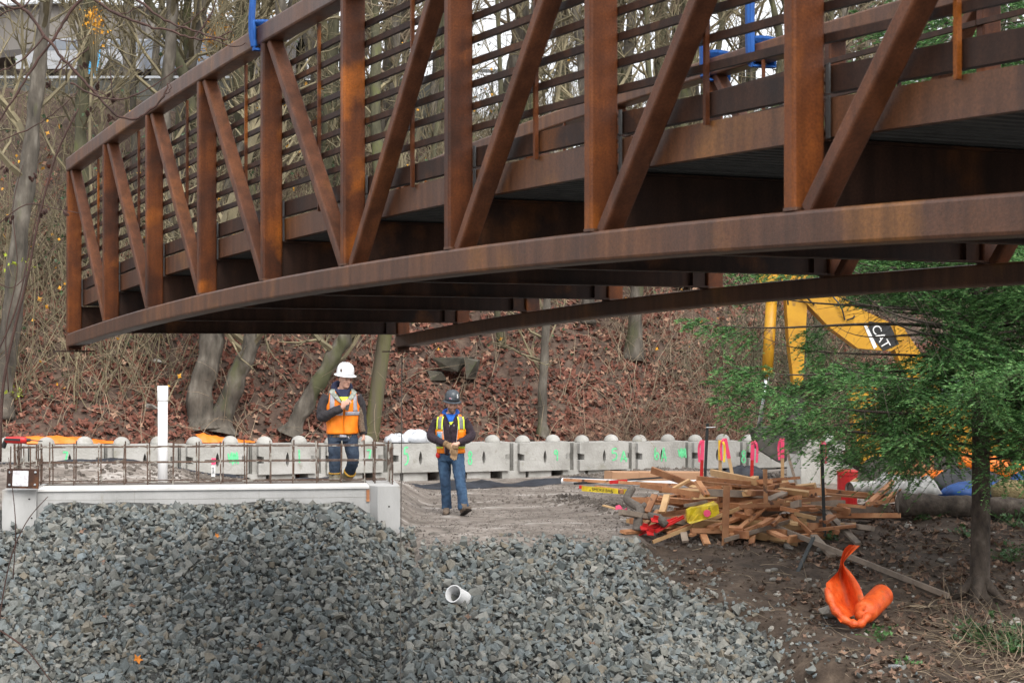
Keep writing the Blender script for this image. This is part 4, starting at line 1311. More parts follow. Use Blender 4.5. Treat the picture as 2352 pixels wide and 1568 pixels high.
for i, (x, Y) in enumerate(spots):
    k = i % len(protos)
    loc = (x, Y, gz(x, Y))
    lab = kinds[k % 2]
    if k not in built:
        pth, rr, tm, cm = protos[k]
        t = make_tree('bare_tree', lab, 'tree', pth, rr, tm, cm, rt, 15, 3.0, 0.15, GRP, nchild=(7, 5, 3))
        t.location = loc
        built[k] = t
    else:
        dup(built[k], loc, rt.uniform(0, 6.28), rt.uniform(0.75, 1.25), lab, GRP)


# ------------------------------------------------------------------ brush: canes and vines nobody could count
def canes(n, fx, seed, length, r, bend, up=1.0, k=6, side=0.5):
    rng = np.random.default_rng(seed)
    p = fx(rng, n)
    d = np.stack([rng.normal(0, side, n), rng.normal(0, side, n), np.full(n, up)], 1)
    d /= np.linalg.norm(d, axis=1)[:, None]
    L = length * rng.uniform(0.4, 1.3, n) / k
    b = np.stack([rng.normal(0, bend, n), rng.normal(0, bend, n), -np.abs(rng.normal(0, bend, n))], 1)
    A, B, ra, rb = [], [], [], []
    rr = r * rng.uniform(0.6, 1.4, n)
    for i in range(k):
        q = p + d * L[:, None]
        A.append(p); B.append(q); ra.append(rr * (1 - 0.8 * i / k)); rb.append(rr * (1 - 0.8 * (i + 1) / k))
        p = q
        d = d + b + rng.normal(0, 0.1, (n, 3)); d /= np.linalg.norm(d, axis=1)[:, None]
    return segs_mesh(np.concatenate(A), np.concatenate(B), np.concatenate(ra), np.concatenate(rb), 3)


def on_hill(x0, x1, d0, d1, pw=1.0):
    def f(rng, n):
        x = rng.uniform(x0, x1, n); y = hill_y(x) + d0 + (d1 - d0) * rng.random(n) ** pw
        far = (CX + F * x / y < 560) & (y > hill_y(x) + 7.5) & (d1 > 13.5)
        y = np.where(far, hill_y(x) + rng.uniform(2, 7.5, n), y)
        return np.stack([x, y, ground(x, y) - 0.05], 1)
    return f


def at_px(xa, xb, ya, yb):
    def f(rng, n):
        o = []
        for _ in range(n):
            o.append(tuple(on_ground(rng.uniform(xa, xb), rng.uniform(ya, yb))))
        return np.array(o)
    return f


for nm, lab, args, mt in (
        ('brush', 'olive brush of thin stems covering the upper hillside', (4600, on_hill(-14, 12, 5.5, 16), 1, 2.6, 0.011, 0.07), 'bark_olive'),
        ('brush', 'tan undergrowth stems among the trunks up the hillside', (2400, on_hill(-14, 12, 4.6, 14), 2, 1.9, 0.009, 0.12), 'bark_tan'),
        ('brush', 'low grey olive brush under the retaining wall at the upper left', (3200, on_hill(-14, -3, 4.5, 13), 11, 1.0, 0.008, 0.12), 'bark_olive'),
        ('bramble_thicket', 'tangle of tan bramble canes on the bank right of the sapling', (800, on_hill(2.2, 9, 0.2, 4.5), 3, 1.9, 0.008, 0.2), 'bark_tan'),
        ('bramble_thicket', 'green stemmed vine thicket beside the fir branches', (700, on_hill(4.4, 8.5, 0.6, 3.5), 4, 2.4, 0.010, 0.2), 'bark_moss'),
        ('vine_tangle', 'pale dead vines hanging over the leafy bank', (420, on_hill(-10, 3, 0.1, 4.0), 5, 1.7, 0.009, 0.24), 'bark_tan'),
        ('dry_grass', 'fine reddish dead grass along the top of the block wall', (2600, on_hill(1.2, 8, 0.0, 1.3), 6, 0.75, 0.005, 0.18), 'leaf_stem')):
    if mt == 'leaf_stem':
        M['leaf_stem'] = pmat('dead grass', [(0.3, (0.12, 0.07, 0.05)), (0.7, (0.27, 0.165, 0.115))], scale=2, rough=0.95, island=0.3)
    V, Fc = canes(*args)
    tag(link(nm, mesh_from(nm, V, Fc, M[mt])), lab, 'undergrowth', kind='stuff')
# ivy and a few yellow leaves caught in the wood
n = 13000
f = on_hill(-14, 12, 3.0, 14)
p = f(rg, n); hh = rg.random(n) ** 1.6 * 4.0
clump = vnoise(p[:, 0], p[:, 1], 0.6, 4) > 0.15
p = p[clump]; p[:, 2] += hh[clump]; n = len(p)
V, Fc = scatter(LV, p, rg.uniform(0.05, 0.12, n), rand_rot(n, rg), rg)
tag(link('ivy', mesh_from('ivy', V, Fc, M['ivy'])), 'dark green ivy climbing through the hillside wood', 'ivy', kind='stuff')
n = 900
p = f(rg, n); p[:, 2] += rg.random(n) * 3.0
V, Fc = scatter(LV, p, rg.uniform(0.06, 0.13, n), rand_rot(n, rg), rg)
tag(link('hanging_leaves', mesh_from('hanging_leaves', V, Fc, M['leaf_yellow'])), 'last yellow leaves hanging in the undergrowth', 'leaves', kind='stuff')
# small trees that still carry yellow leaves
for lab, cxp, cyp, Y, wpx, hpx, n in (('small tree with a hanging bunch of orange yellow leaves in front of the beige building', 218, 55, 37, 22, 40, 130),
                                      ('yellow leaved tree left of the blue sling', 498, 85, 43, 60, 70, 420),
                                      ('low lime leaved shrub on the left bank', 40, 610, 33.2, 30, 22, 34),
                                      ('lime leaved sprig near the left edge above the block wall', 34, 900, 33.2, 22, 18, 22)):
    c = P(cxp, cyp, Y)
    g = gz(c.x, Y)
    t = thing('leafy_tree' if n > 60 else 'shrub', lab, 'tree' if n > 60 else 'shrub', (c.x, Y, g - 0.1))
    MB().tube(smooth_path([(c.x + 0.1, Y, g - 0.1), (c.x - 0.12, Y + 0.05, (g + c.z) / 2), tuple(c)], 4), [0.03 if n > 60 else 0.012] * 9, 6).build('stem', M['bark_olive'], t)
    pos = np.array(c) + rg.normal(0, 1, (n, 3)) * np.array([ppx(wpx, Y) * 0.45, 0.3, ppx(hpx, Y) * 0.45])
    V, Fc = scatter(LV, pos, rg.uniform(0.06, 0.11, n), rand_rot(n, rg), rg)
    o = link('foliage', mesh_from('foliage', V - np.array(t.location), Fc, M['leaf_yellow' if n > 60 else 'lime_leaf']), t)
    A, B = [], []
    for q in pos[:: max(1, n // 40)]:
        A.append(np.array(c) * 0.6 + np.array([c.x, Y, (g + c.z) / 2]) * 0.4); B.append(q)
    V, Fc = segs_mesh(np.array(A), np.array(B), np.full(len(A), 0.008), np.full(len(A), 0.003), 4)
    link('twigs', mesh_from('twigs', V - np.array(t.location), Fc, M['bark_olive']), t)["kind"] = 'stuff'


# ------------------------------------------------------------------ fir trees
def fir_tree(label, base, height, r0, seed, zstep, lmax, z0, guard=None, dens=1.0, group=None):
    rng = np.random.default_rng(seed)
    t = thing('fir_tree', label, 'tree', base, 0, group)
    base = np.array(base)
    pts = [Vector(base) + Vector((0.02 * math.sin(i * 1.3), 0.02 * math.cos(i), height * i / 12 - (0.1 if i == 0 else 0))) for i in range(13)]
    rr = [r0 * (1 - 0.93 * i / 12) for i in range(13)]
    rr[0] *= 1.75
    m = MB(); m.tube([pts[0], lerp(pts[0], pts[1], 0.12), lerp(pts[0], pts[1], 0.3)] + pts[1:], [rr[0], r0 * 1.2, r0] + rr[1:], 14)
    for k in range(5):          # root flare
        a = k * 1.3 + 0.4
        q = Vector(base) + Vector((math.cos(a), math.sin(a), 0)) * r0 * 2.6
        m.tube([Vector(base) + Vector((0, 0, r0 * 2.4)), Vector(base) + Vector((math.cos(a) * r0 * 1.2, math.sin(a) * r0 * 1.2, r0 * 0.8)), q + Vector((0, 0, -0.05))], [r0 * 0.55, r0 * 0.5, r0 * 0.2], 8)
    m.build('trunk', M['bark_fir'], t, smooth=True)
    zs = list(np.arange(z0, 4.2, zstep)) + list(np.arange(4.2, height - 0.3, zstep * 3.8))
    for i, z in enumerate(zs):
        u = (z - z0) / (height - z0)
        L = lmax * (1 - u) ** 0.8 * rng.uniform(0.55, 1.08) * lerp(0.66, 1.0, float(sstep(1.5, 2.9, z))) + 0.25
        a = i * 2.399 + rng.normal(0, 0.35)
        d = np.array([math.cos(a), math.sin(a), 0.0])
        k = 14
        path = []
        droop = lerp(0.36, 0.1, u) * rng.uniform(0.5, 1.2)
        z = z + rng.uniform(0, 0.1)
        for j in range(k + 1):
            s = j / k
            path.append(base + np.array([0, 0, z]) + d * L * s + np.array([0, 0, L * (0.2 * s - droop * s * s + 0.2 * s ** 4)]))
        if guard is not None:
            cut = k + 1
            for j, q in enumerate(path):
                if guard(q):
                    cut = j; break
            if cut < 4: continue
            path = path[:cut]
        path = np.array(path)
        kk = len(path) - 1
        Ll = np.linalg.norm(path[-1] - path[0])
        # wood
        A, B, ra, rb = list(path[:-1]), list(path[1:]), list(np.linspace(0.006 + L * 0.006, 0.004, kk)), list(np.linspace(0.006 + L * 0.006, 0.004, kk + 1)[1:])
        # side twigs
        ntw = int(Ll / 0.05 * dens)
        T0, TD, TL = [], [], []
        side = np.cross(d, [0, 0, 1.0])
        for q in range(ntw):
            s = (0.12 + 0.88 * (q + rng.random()) / ntw) * kk
            j = min(int(s), kk - 1)
            p0 = path[j] * (1 - (s - j)) + path[j + 1] * (s - j)
            tl = (0.2 + 0.75 * (1 - s / kk) ** 0.7 * min(1, Ll / 2.2)) * rng.uniform(0.5, 1.15)
            td = d * rng.uniform(0.5, 0.9) + side * (1 if q % 2 else -1) * rng.uniform(0.6, 1.0) + np.array([0, 0, rng.normal(-0.1, 0.38)])
            T0.append(p0); TD.append(td / np.linalg.norm(td)); TL.append(tl)
        T0, TD, TL = np.array(T0), np.array(TD), np.array(TL)
        if guard is not None:
            E0 = T0 + TD * (TL * 0.6)[:, None]
            kp = np.ones(len(T0), bool)
            for x0, x1, zz0, zz1, y0, y1 in CROWN_GAPS:
                kp &= ~((E0[:, 1] > y0) & (E0[:, 1] < y1) & (E0[:, 0] > x0) & (E0[:, 0] < x1) & (E0[:, 2] > zz0) & (E0[:, 2] < zz1) & (rng.random(len(E0)) < 0.86))
            if kp.sum() < 3: continue
            T0, TD, TL = T0[kp], TD[kp], TL[kp]
        # secondary twigs
        ns = 5
        S0 = np.repeat(T0, ns, 0); SD = np.repeat(TD, ns, 0); SL = np.repeat(TL, ns)
        fr = rng.uniform(0.25, 0.85, len(S0))
        S0 = S0 + SD * (SL * fr)[:, None] + np.array([0, 0, -0.12])[None] * (SL * fr ** 2)[:, None]
        sg = np.where(rng.random(len(S0)) < 0.5, 1, -1)[:, None]
        perp = np.cross(SD, [0, 0, 1.0]); perp /= np.linalg.norm(perp, axis=1)[:, None]
        SD = SD * 0.7 + perp * sg * 0.7 + rng.normal(0, 0.12, SD.shape); SD /= np.linalg.norm(SD, axis=1)[:, None]
        SL = SL * (1 - fr) * 0.8 + 0.05
        P0 = np.concatenate([T0, S0]); PD = np.concatenate([TD, SD]); PL = np.concatenate([TL, SL])
        tip = P0 + PD * PL[:, None] + np.array([0, 0, -0.42])[None] * PL[:, None]
        A += list(P0[: len(T0)]); B += list(tip[: len(T0)]); ra += [0.004] * len(T0); rb += [0.0015] * len(T0)
        V1, F1 = segs_mesh(np.array(A), np.array(B), np.array(ra), np.array(rb), 4)
        # needles: thin blades along every twig
        cnt = np.maximum((PL * 95 * dens).astype(int), 4)
        idx = np.repeat(np.arange(len(P0)), cnt)
        s = rng.random(len(idx))
        q0 = P0[idx] + (tip - P0)[idx] * s[:, None]
        ax = (tip - P0)[idx]; ax /= np.linalg.norm(ax, axis=1)[:, None]
        pr = np.cross(ax, [0, 0, 1.0]); pr /= np.maximum(np.linalg.norm(pr, axis=1), 1e-6)[:, None]
        up = np.cross(pr, ax)
        th = rng.choice([-1, 1], len(idx)) * rng.uniform(0.2, 1.35, len(idx))
        if guard is not None:
            keep = np.ones(len(idx), bool)
            for x0, x1, zz0, zz1, y0, y1 in CROWN_GAPS:
                keep &= ~((q0[:, 1] > y0) & (q0[:, 1] < y1) & (q0[:, 0] > x0) & (q0[:, 0] < x1) & (q0[:, 2] > zz0) & (q0[:, 2] < zz1) & (rng.random(len(idx)) < 0.9))
            idx, s, q0, ax, pr, up = idx[keep], s[keep], q0[keep], ax[keep], pr[keep], up[keep]
            th = rng.choice([-1, 1], len(idx)) * rng.uniform(0.2, 1.35, len(idx))
        nd = ax * rng.uniform(0.7, 1.3, len(idx))[:, None] + pr * np.sin(th)[:, None] + up * (np.cos(th) * 0.75)[:, None]
        nd /= np.linalg.norm(nd, axis=1)[:, None]
        nl = rng.uniform(0.032, 0.052, len(idx))
        wv = np.cross(nd, rng.normal(0, 1, nd.shape)); wv /= np.linalg.norm(wv, axis=1)[:, None]
        w = 0.0055
        V2 = np.stack([q0 - wv * w * 1.25, q0 + wv * w * 1.25, q0 + nd * nl[:, None] * 1.15], 1).reshape(-1, 3)
        F2 = np.arange(len(V2)).reshape(-1, 3)
        F1 = np.concatenate([F1[:, [0, 1, 2]], F1[:, [0, 2, 3]]])
        V = np.concatenate([V1, V2]) - base
        Fc = np.concatenate([F1, F2 + len(V1)])
        mi = np.concatenate([np.zeros(len(F1), int), np.where(s + rng.normal(0, 0.12, len(s)) > 0.62, 2, 1)])
        link('limb', mesh_from('limb', V, Fc, [M['bark_fir'], M['needle'], M['needle_tip']], mi), t)
    return t


CROWN_GAPS = [(3.9, 4.8, 2.32, 2.95, 0, 99), (3.0, 3.5, 2.0, 3.1, 0, 99), (3.5, 4.5, 2.7, 3.35, 0, 99), (3.95, 4.4, 1.4, 2.0, 0, 99), (3.3, 4.6, 2.3, 3.1, 0, 21.6), (4.2, 5.4, 2.35, 2.95, 22.4, 99), (3.9, 4.95, 2.35, 2.85, 0, 99)]


def fir_guard(q):
    v = (Vector(q) - bw(0, 0, 0)).dot(ACROSS)
    return q[2] > 2.3 and v < W * BS + 0.5


fb = on_ground(2250, 1372)
fir_tree('large green fir with drooping limbs and bare lower trunk at right', tuple(fb), 12.5, 0.125, 3, 0.041, 4.35, 1.6, fir_guard, 0.9, 'firs at the right edge')
fx2 = 10.6; fy2 = 31.5
fir_tree('second fir farther back behind the large one, at the right edge', (fx2, fy2, gz(fx2, fy2)), 13, 0.14, 8, 0.12, 3.6, 0.8, None, 0.7, 'firs at the right edge')

# ------------------------------------------------------------------ lumber heap
def board(p, q, w, t, mt='lumber', label=None, group='boards in the lumber heap', roll=None, name='board'):
    d = (q - p).normalized()
    m = MB()
    m.bar(p, q, w, t, roll=random.uniform(-0.35, 0.35) if roll is None else roll)
    o = m.build(name, M[mt])
    tag(o, label or 'loose reddish board lying tangled in the lumber heap', 'board', group if label is None or group != 'boards in the lumber heap' else group)
    return o


def bpx(x0, y0, Y0, x1, y1, Y1): return P(x0, y0, Y0), P(x1, y1, Y1)


KB = [
    # x0, y0, Y0, x1, y1, Y1, width px, thickness px, material, label
    (1601, 1098, 25.6, 2055, 1142, 27.2, 5, 11, 'lumber', 'long straight timber lying across the top of the lumber heap, ending at the log'),
    (1604, 1106, 25.5, 2055, 1149, 27.1, 9, 5, 'lumber', 'second long timber just under the topmost one of the heap'),
    (1669, 1115, 24.75, 1664, 1282, 24.72, 15, 7, 'lumber', 'upright board with dark rows of marks in front of the lumber heap'),
    (1757, 1077, 25.3, 1759, 1160, 25.25, 10, 6, 'lumber', 'short upright board sticking out of the top of the heap'),
    (1499, 1244, 24.7, 1728, 1155, 25.5, 5, 8, 'lumber_pale', 'long pale slat slanting down to the stones at the left foot of the heap'),
    (1532, 1225, 24.9, 1662, 1176, 25.4, 5, 8, 'lumber', 'slanting slat just above the long pale one'),
    (1664, 1240, 24.65, 1816, 1196, 25.2, 5, 9, 'lumber_grey', 'grey weathered board on edge at the front foot of the upright board'),
    (1677, 1230, 24.85, 1757, 1164, 25.3, 12, 5, 'lumber', None), (1486, 1176, 25.4, 1504, 1136, 25.6, 15, 6, 'lumber', None),
    (1521, 1176, 25.2, 1532, 1136, 25.4, 15, 6, 'lumber_pale', 'short pale board leaning upright above the red bars'),
    (1521, 1121, 25.5, 1606, 1137, 25.6, 5, 13, 'lumber', None), (1470, 1113, 25.9, 1522, 1122, 25.9, 5, 11, 'lumber', None),
    (1602, 1106, 25.2, 1624, 1138, 25.0, 15, 8, 'lumber', 'steep board propped under the left end of the long timbers'),
    (1571, 1161, 25.2, 1624, 1151, 25.3, 5, 7, 'lumber_grey', None), (1699, 1162, 25.1, 1815, 1157, 25.3, 5, 9, 'lumber', None),
    (1769, 1154, 25.2, 1930, 1142, 26.0, 5, 9, 'lumber', None), (1762, 1120, 25.5, 1812, 1110, 25.6, 6, 9, 'lumber', None),
    (1792, 1166, 25.1, 1838, 1175, 25.1, 7, 9, 'lumber', None), (1824, 1178, 25.1, 1874, 1190, 25.0, 7, 9, 'lumber_pale', None),
    (1818, 1183, 25.1, 1862, 1224, 24.9, 6, 9, 'lumber', None), (1745, 1206, 24.85, 1772, 1191, 25.0, 16, 7, 'lumber', None),
    (1708, 1219, 24.85, 1752, 1201, 25.1, 12, 6, 'lumber', None), (1585, 1229, 24.8, 1640, 1208, 25.1, 10, 6, 'lumber', None),
    (1570, 1223, 24.9, 1574, 1243, 24.75, 15, 6, 'lumber_grey', None), (1615, 1228, 24.85, 1624, 1250, 24.7, 16, 7, 'lumber', None),
    (1725, 1250, 24.75, 1729, 1230, 24.9, 14, 5, 'lumber', None), (1774, 1205, 24.9, 1793, 1187, 25.0, 10, 8, 'lumber', None),
    (1786, 1211, 25.05, 2178, 1377, 22.9, 7, 11, 'lumber_grey', 'long grey board running down the soil bank towards the fir trunk'),
    (1868, 1230, 24.75, 1912, 1276, 24.2, 17, 8, 'lumber_grey', 'short weathered plank lying across the long grey board'),
    (1886, 1163, 26.0, 1972, 1256, 24.4, 14, 7, 'lumber_grey', 'grey board sloping from the heap down to the orange mesh'),
    (1890, 1198, 25.2, 1912, 1184, 25.4, 20, 7, 'lumber', None), (1930, 1205, 25.3, 1966, 1204, 25.3, 7, 8, 'lumber_pale', 'small block of wood alone on the soil right of the heap'),
    (1296, 1101, 28.6, 1560, 1114, 26.6, 8, 7, 'lumber', 'long low board at the left tip of the heap below the white pipes'), (1368, 1119, 27.2, 1432, 1128, 26.8, 8, 10, 'lumber', None),
    (1994, 1158, 26.3, 2062, 1096, 27.2, 12, 9, 'lumber', 'stout board leaning up onto the end of the log'), (1990, 1157, 26.2, 2052, 1148, 26.6, 6, 9, 'lumber', None),
    (1950, 1112, 27.6, 1968, 1100, 27.8, 6, 7, 'lumber_pale', None), (1512, 1172, 25.3, 1458, 1232, 24.75, 11, 6, 'lumber', 'board slanting beside the mud caked root'),
    (2010, 1161, 26.4, 2066, 1124, 27.0, 10, 6, 'lumber', None), (1925, 1158, 26.0, 1988, 1164, 26.0, 6, 7, 'lumber', None), (1860, 1162, 25.8, 1935, 1168, 25.8, 6, 7, 'lumber', None),
    (1583, 1102, 26.2, 1546, 1122, 26.0, 8, 6, 'lumber_pale', None),
]
for x0, y0, Y0, x1, y1, Y1, w, t, mt, lab in KB:
    p, q = bpx(x0, y0, Y0, x1, y1, Y1)
    Ym = (Y0 + Y1) / 2
    if x1 == 2178 or x1 == 1972:
        q = on_ground(x1, y1 + 4) + Vector((0, 0, 0.06))
        for k in range(1, 10):      # keep the board above the soil all along
            c = lerp(p, q, k / 10); dz = gz(c.x, c.y) + 0.05 - c.z
            if dz > 0: p.z += dz * 0.6; q.z += dz * 0.4
    board(p, q, ppx(w, Ym), ppx(t, Ym), mt, lab, roll=random.uniform(-0.15, 0.15))
rl = random.Random(4)
for i in range(105):
    cxp = rl.gauss(1715, 95); cxp = min(max(cxp, 1505), 1930)
    Ym = rl.uniform(25.0, 26.9)
    hmax = max(0.05, 0.56 * (1 - ((cxp - 1720) / 215) ** 2) * min(1, 0.25 + (Ym - 24.9) * 0.9))
    X = (cxp - CX) / F * Ym
    z = gz(X, Ym) + 0.04 + rl.random() ** 0.8 * hmax
    L = rl.uniform(0.4, 1.1) if i % 3 else rl.uniform(1.2, 2.1)
    a = rl.gauss(0.1, 0.95)
    d = Vector((math.cos(a), math.sin(a), rl.gauss(0, 0.13))).normalized()
    c = Vector((X, Ym, z))
    p, q = c - d * L / 2, c + d * L / 2
    for e in (p, q):
        e.z = max(e.z, gz(e.x, e.y) + 0.03)
    board(p, q, *rl.choice([(0.1, 0.04), (0.04, 0.1), (0.04, 0.1), (0.07, 0.07)]), rl.choice(['lumber', 'lumber', 'lumber', 'lumber_grey', 'lumber_pale']))

# yellow crushed jug with its red disc
t = thing('plastic_jug', 'crushed dirty yellow jug with a red disc in the lumber heap', 'jug', P(1606, 1196, 24.95))
m = MB()
m.prism([(1576, 1170), (1586, 1164), (1600, 1163), (1640, 1151), (1647, 1156), (1650, 1176), (1640, 1184), (1584, 1201), (1577, 1197)], 24.84, 25.02, lambda x, y, Y: P(x, y, 24.95) + Vector((0, Y - 24.95 + 0.012 * math.sin(x * 0.3), 0)))
m.build('body', M['yellow_jug'], t)
m = MB(); c = P(1624, 1178, 24.79)
m.lathe([(0.05, 0), (0.05, 0.008), (0.001, 0.009)], c, 14, Matrix.Rotation(R(90), 3, 'X')); m.build('red_disc', M['pink'], t)
m = MB(); m.bar(P(1590, 1196, 24.78), P(1603, 1180, 24.78), 0.012, 0.012); m.build('strap', M['flag_yellow'], t)

# red steel bars and brackets
for x0, y0, x1, y1, w, lab in ((1449, 1234, 1545, 1199, 9, 'long red steel bar at the foot of the heap'), (1472, 1219, 1556, 1192, 7, 'red steel bar above the long red one'), (1505, 1222, 1570, 1188, 6, 'narrow red bar nearest the yellow jug')):
    p, q = P(x0, y0, 24.75), P(x1, y1, 25.05)
    m = MB(); m.bar(p, q, ppx(w, 24.8), 0.02); m.bar(p + Vector((0, 0.03, 0.02)), q + Vector((0, 0.03, 0.02)), 0.02, ppx(w * 0.8, 24.8))
    tag(m.build('steel_bar', M['red']), lab, 'steel bar', 'red steel bars by the heap')
for x, y, lab in ((1493, 1224, 'red punched bracket lying on the mud below the red bars'), (1503, 1194, 'red bracket beside the mud caked root'), (1478, 1212, 'small red bracket between root and red bars')):
    p = P(x, y, 24.72)
    m = MB(); m.box(p, (0.1, 0.07, 0.012), Euler((R(50), 0.1, 0.4)).to_matrix()); m.box(p + Vector((0.02, 0.01, 0.035)), (0.07, 0.012, 0.06), Euler((0.3, 0.2, 0.2)).to_matrix())
    tag(m.build('bracket', M['red']), lab, 'bracket', 'red brackets by the heap')
# root, log pieces, small flagged lath
t = thing('root', 'mud caked forked root at the left end of the heap', 'root', P(1466, 1216, 24.8))
m = MB(); m.tube(smooth_path([P(1463, 1218, 24.75), P(1466, 1190, 24.8), P(1470, 1168, 24.9), P(1446, 1152, 25.0), P(1440, 1142, 25.1), P(1452, 1122, 25.3)], 5), [ppx(r, 24.9) for r in np.linspace(11, 9, 26)], 10)
m.tube([P(1470, 1168, 24.9), P(1482, 1156, 24.95)], [0.06, 0.03], 8)
m.build('wood', M['mud'], t, smooth=True)
m = MB(); m.tube([P(1488, 1183, 24.9), P(1512, 1190, 24.85), P(1530, 1205, 24.8)], [0.05, 0.07, 0.05], 10)
tag(m.build('log_piece', M['mud'], smooth=True), 'short muddy log piece above the red bars', 'log')
t = thing('lath', 'small lath with pink ribbon lying on the mud left of the root', 'lath', P(1405, 1166, 25.4))
MB().bar(P(1386, 1160, 25.5), P(1416, 1168, 25.3), 0.05, 0.02).build('stick', M['lumber_pale'], t)
m = MB(); m.sweep(smooth_path([P(1414, 1166, 25.28), P(1424, 1164, 25.25), P(1432, 1174, 25.2), P(1440, 1169, 25.2)], 3), [(-.03, 0), (.03, 0), (.03, .004), (-.03, .004)], Vector((0, 0.5, 1)).normalized(), Vector((0, -1, 0.5)).normalized())
m.build('ribbon', M['pink'], t)

# white pipes, tan wrapped beam, black strip, yellow label board
for a, b, r, lab in (((1292, 1104, 28.7), (1650, 1116, 27.4), 7.5, 'long white plastic pipe behind the left tip of the heap'), ((1505, 1112, 27.9), (1640, 1108, 28.3), 8.5, 'second white pipe, its end open, behind the lumber')):
    p, q = P(*a), P(*b)
    t = thing('plastic_pipe', lab, 'pipe', p, 0, 'white pipes by the heap')
    R0 = ppx(r, 28)
    m = MB(); d = (q - p).normalized()
    m.tube([p, q], R0, 14, cap=False); m.tube([q, p], R0 * 0.88, 14, cap=False)
    n0 = 14
    for k0, k1 in ((0, 3 * n0), (n0, 2 * n0)):
        m.f += [(k0 + j, k0 + (j + 1) % n0, k1 + (-(j + 1)) % n0 if False else k1 + (j + 1) % n0, k1 + j) for j in range(0)]
    m.build('tube', M['pvc'], t, smooth=True)
t = thing('wrapped_beam', 'long tan wrapped beam lying before the marked wall blocks', 'beam', P(1505, 1104, 29.5))
for x0, x1 in ((1397, 1458), (1458.5, 1512), (1512.5, 1612)):
    a, b = P(x0, 1093, lerp(29.3, 30.2, (x0 - 1397) / 215)), P(x1, 1094, lerp(29.3, 30.2, (x1 - 1397) / 215))
    MB().bar(a, b, 0.24, 0.17, ch=0.02).build('segment', M['tan_board'], t)
p, q = P(1318, 1110, 28.2), P(1547, 1094, 27.9)
m = MB(); m.bar(p, lerp(p, q, 0.35), 0.05, 0.035); m.bar(lerp(p, q, 0.3), q, 0.04, 0.025)
tag(m.build('edging_strip', M['black']), 'black plastic strip lying over the white pipes', 'strip')
t = thing('label_board', 'yellow printed board reading SMOKE BAR under the left tip boards', 'board', P(1360, 1128, 27.0))
p, q = P(1337, 1121, 27.1), P(1440, 1129, 26.8)
MB().bar(p, q, 0.03, 0.075, roll=0).build('board', M['yellow_jug'], t)
for a, b, lab in (((1400, 1107, 27.6), (1441, 1104, 27.6), 'flat red strip lying on the white pipe'), ((1330, 1117, 27.2), (1352, 1121, 27.2), 'short red strip left of the yellow printed board')):
    m = MB(); m.bar(P(*a), P(*b), 0.03, 0.05); tag(m.build('strip', M['red']), lab, 'strip')


def text_mesh(body, size, extr=0.002):
    cu = bpy.data.curves.new('lettering', 'FONT'); cu.body = body; cu.size = size; cu.extrude = extr; cu.align_x = 'CENTER'; cu.align_y = 'CENTER'
    cu.resolution_u = 3
    o = bpy.data.objects.new('lettering', cu); COL.objects.link(o)
    dg = bpy.context.evaluated_depsgraph_get()
    me = bpy.data.meshes.new_from_object(o.evaluated_get(dg))
    bpy.data.objects.remove(o)
    return me


def lettering(body, size, mw, mt, parent):
    me = text_mesh(body, size)
    me.transform(root_matrix(parent).inverted() @ mw)
    me.materials.clear(); me.materials.append(M[mt])
    return link('lettering', me, parent)


def frame(c, x, n):
    x = x.normalized(); n = n.normalized(); y = n.cross(x).normalized(); n = x.cross(y)
    m = Matrix((x, y, n)).transposed().to_4x4(); m.translation = c
    return m


lettering('SMOKE BAR', 0.062, frame(lerp(p, q, 0.45) + Vector((0, -0.018, -0.002)), q - p, Vector((0, -1, 0))), 'black', t)

# survey stakes with ribbons
for i, (x0, y0, x1, y1, mt, flag, lab) in enumerate((
        (1608, 1082, 1614, 1010, 'red', 'pink', 'red painted stake with pink ribbon, leftmost of the flagged stakes'),
        (1654, 1092, 1654, 1010, 'lumber_pale', 'flag_yellow', 'stake with a yellow ribbon among the flagged stakes'),
        (1698, 1080, 1665, 1006, 'lumber_pale', 'pink', 'leaning stake with a big pink bow'),
        (1724, 1098, 1729, 1011, 'red', 'pink', 'red painted stake with pink ribbon behind the upright board'),
        (1797, 1107, 1797, 1005, 'lumber_pale', 'pink', 'stake with pink top beside the brown leaning stick'),
        (1890, 1117, 1887, 1012, 'lumber_pale', 'pink', 'stake with a frayed pink ribbon beside the black post under the fir'))):
    Y = 28.3 if i not in (5,) else 27.6
    p, q = P(x0, y0, Y), P(x1, y1, Y)
    p.z = gz(p.x, Y) - 0.05
    t = thing('survey_stake', lab, 'stake', p, 0, 'flagged survey stakes')
    MB().bar(p, q, 0.05, 0.022, up=(0, 1, 0.01)).build('stick', M[mt], t)
    MB().bar(lerp(p, q, 0.72), lerp(p, q, 0.995), 0.056, 0.028, up=(0, 1, 0.01)).build('painted_top', M['pink' if flag == 'pink' else 'flag_yellow'], t)
    s = -1 if i % 2 == 0 else 1
    m = MB()
    for sg, ln in ((s, 0.34),):
        a = q + Vector((0.02 * sg, -0.03, 0.0))
        pts = smooth_path([a, a + Vector((0.03 * sg, -0.015, -0.05)), a + Vector((0.045 * sg, 0.0, -0.15)), a + Vector((0.035 * sg, -0.01, -ln))], 4)
        m.sweep(pts, [(-.018, 0), (.018, 0), (.018, .003), (-.018, .003)], Vector((1, 0.2, 0)).normalized(), Vector((0, -1, 0)))
    m.build('ribbon', M[flag], t)
m = MB(); m.bar(P(1829, 1112, 28.4), P(1806, 1030, 28.4), 0.04, 0.03, up=(0, 1, 0.01)); tag(m.build('stick', M['lumber_grey']), 'brown bare stick leaning on a flagged stake', 'stick')
t = thing('marker_stake', 'low pink and white marker stake behind the rebar cage', 'stake', P(490, 1093, 27.6))
MB().bar(P(490, 1094, 27.5), P(491, 1052, 27.5), 0.056, 0.02, up=(0, 1, 0.01)).build('stick', M['white_paint'], t)
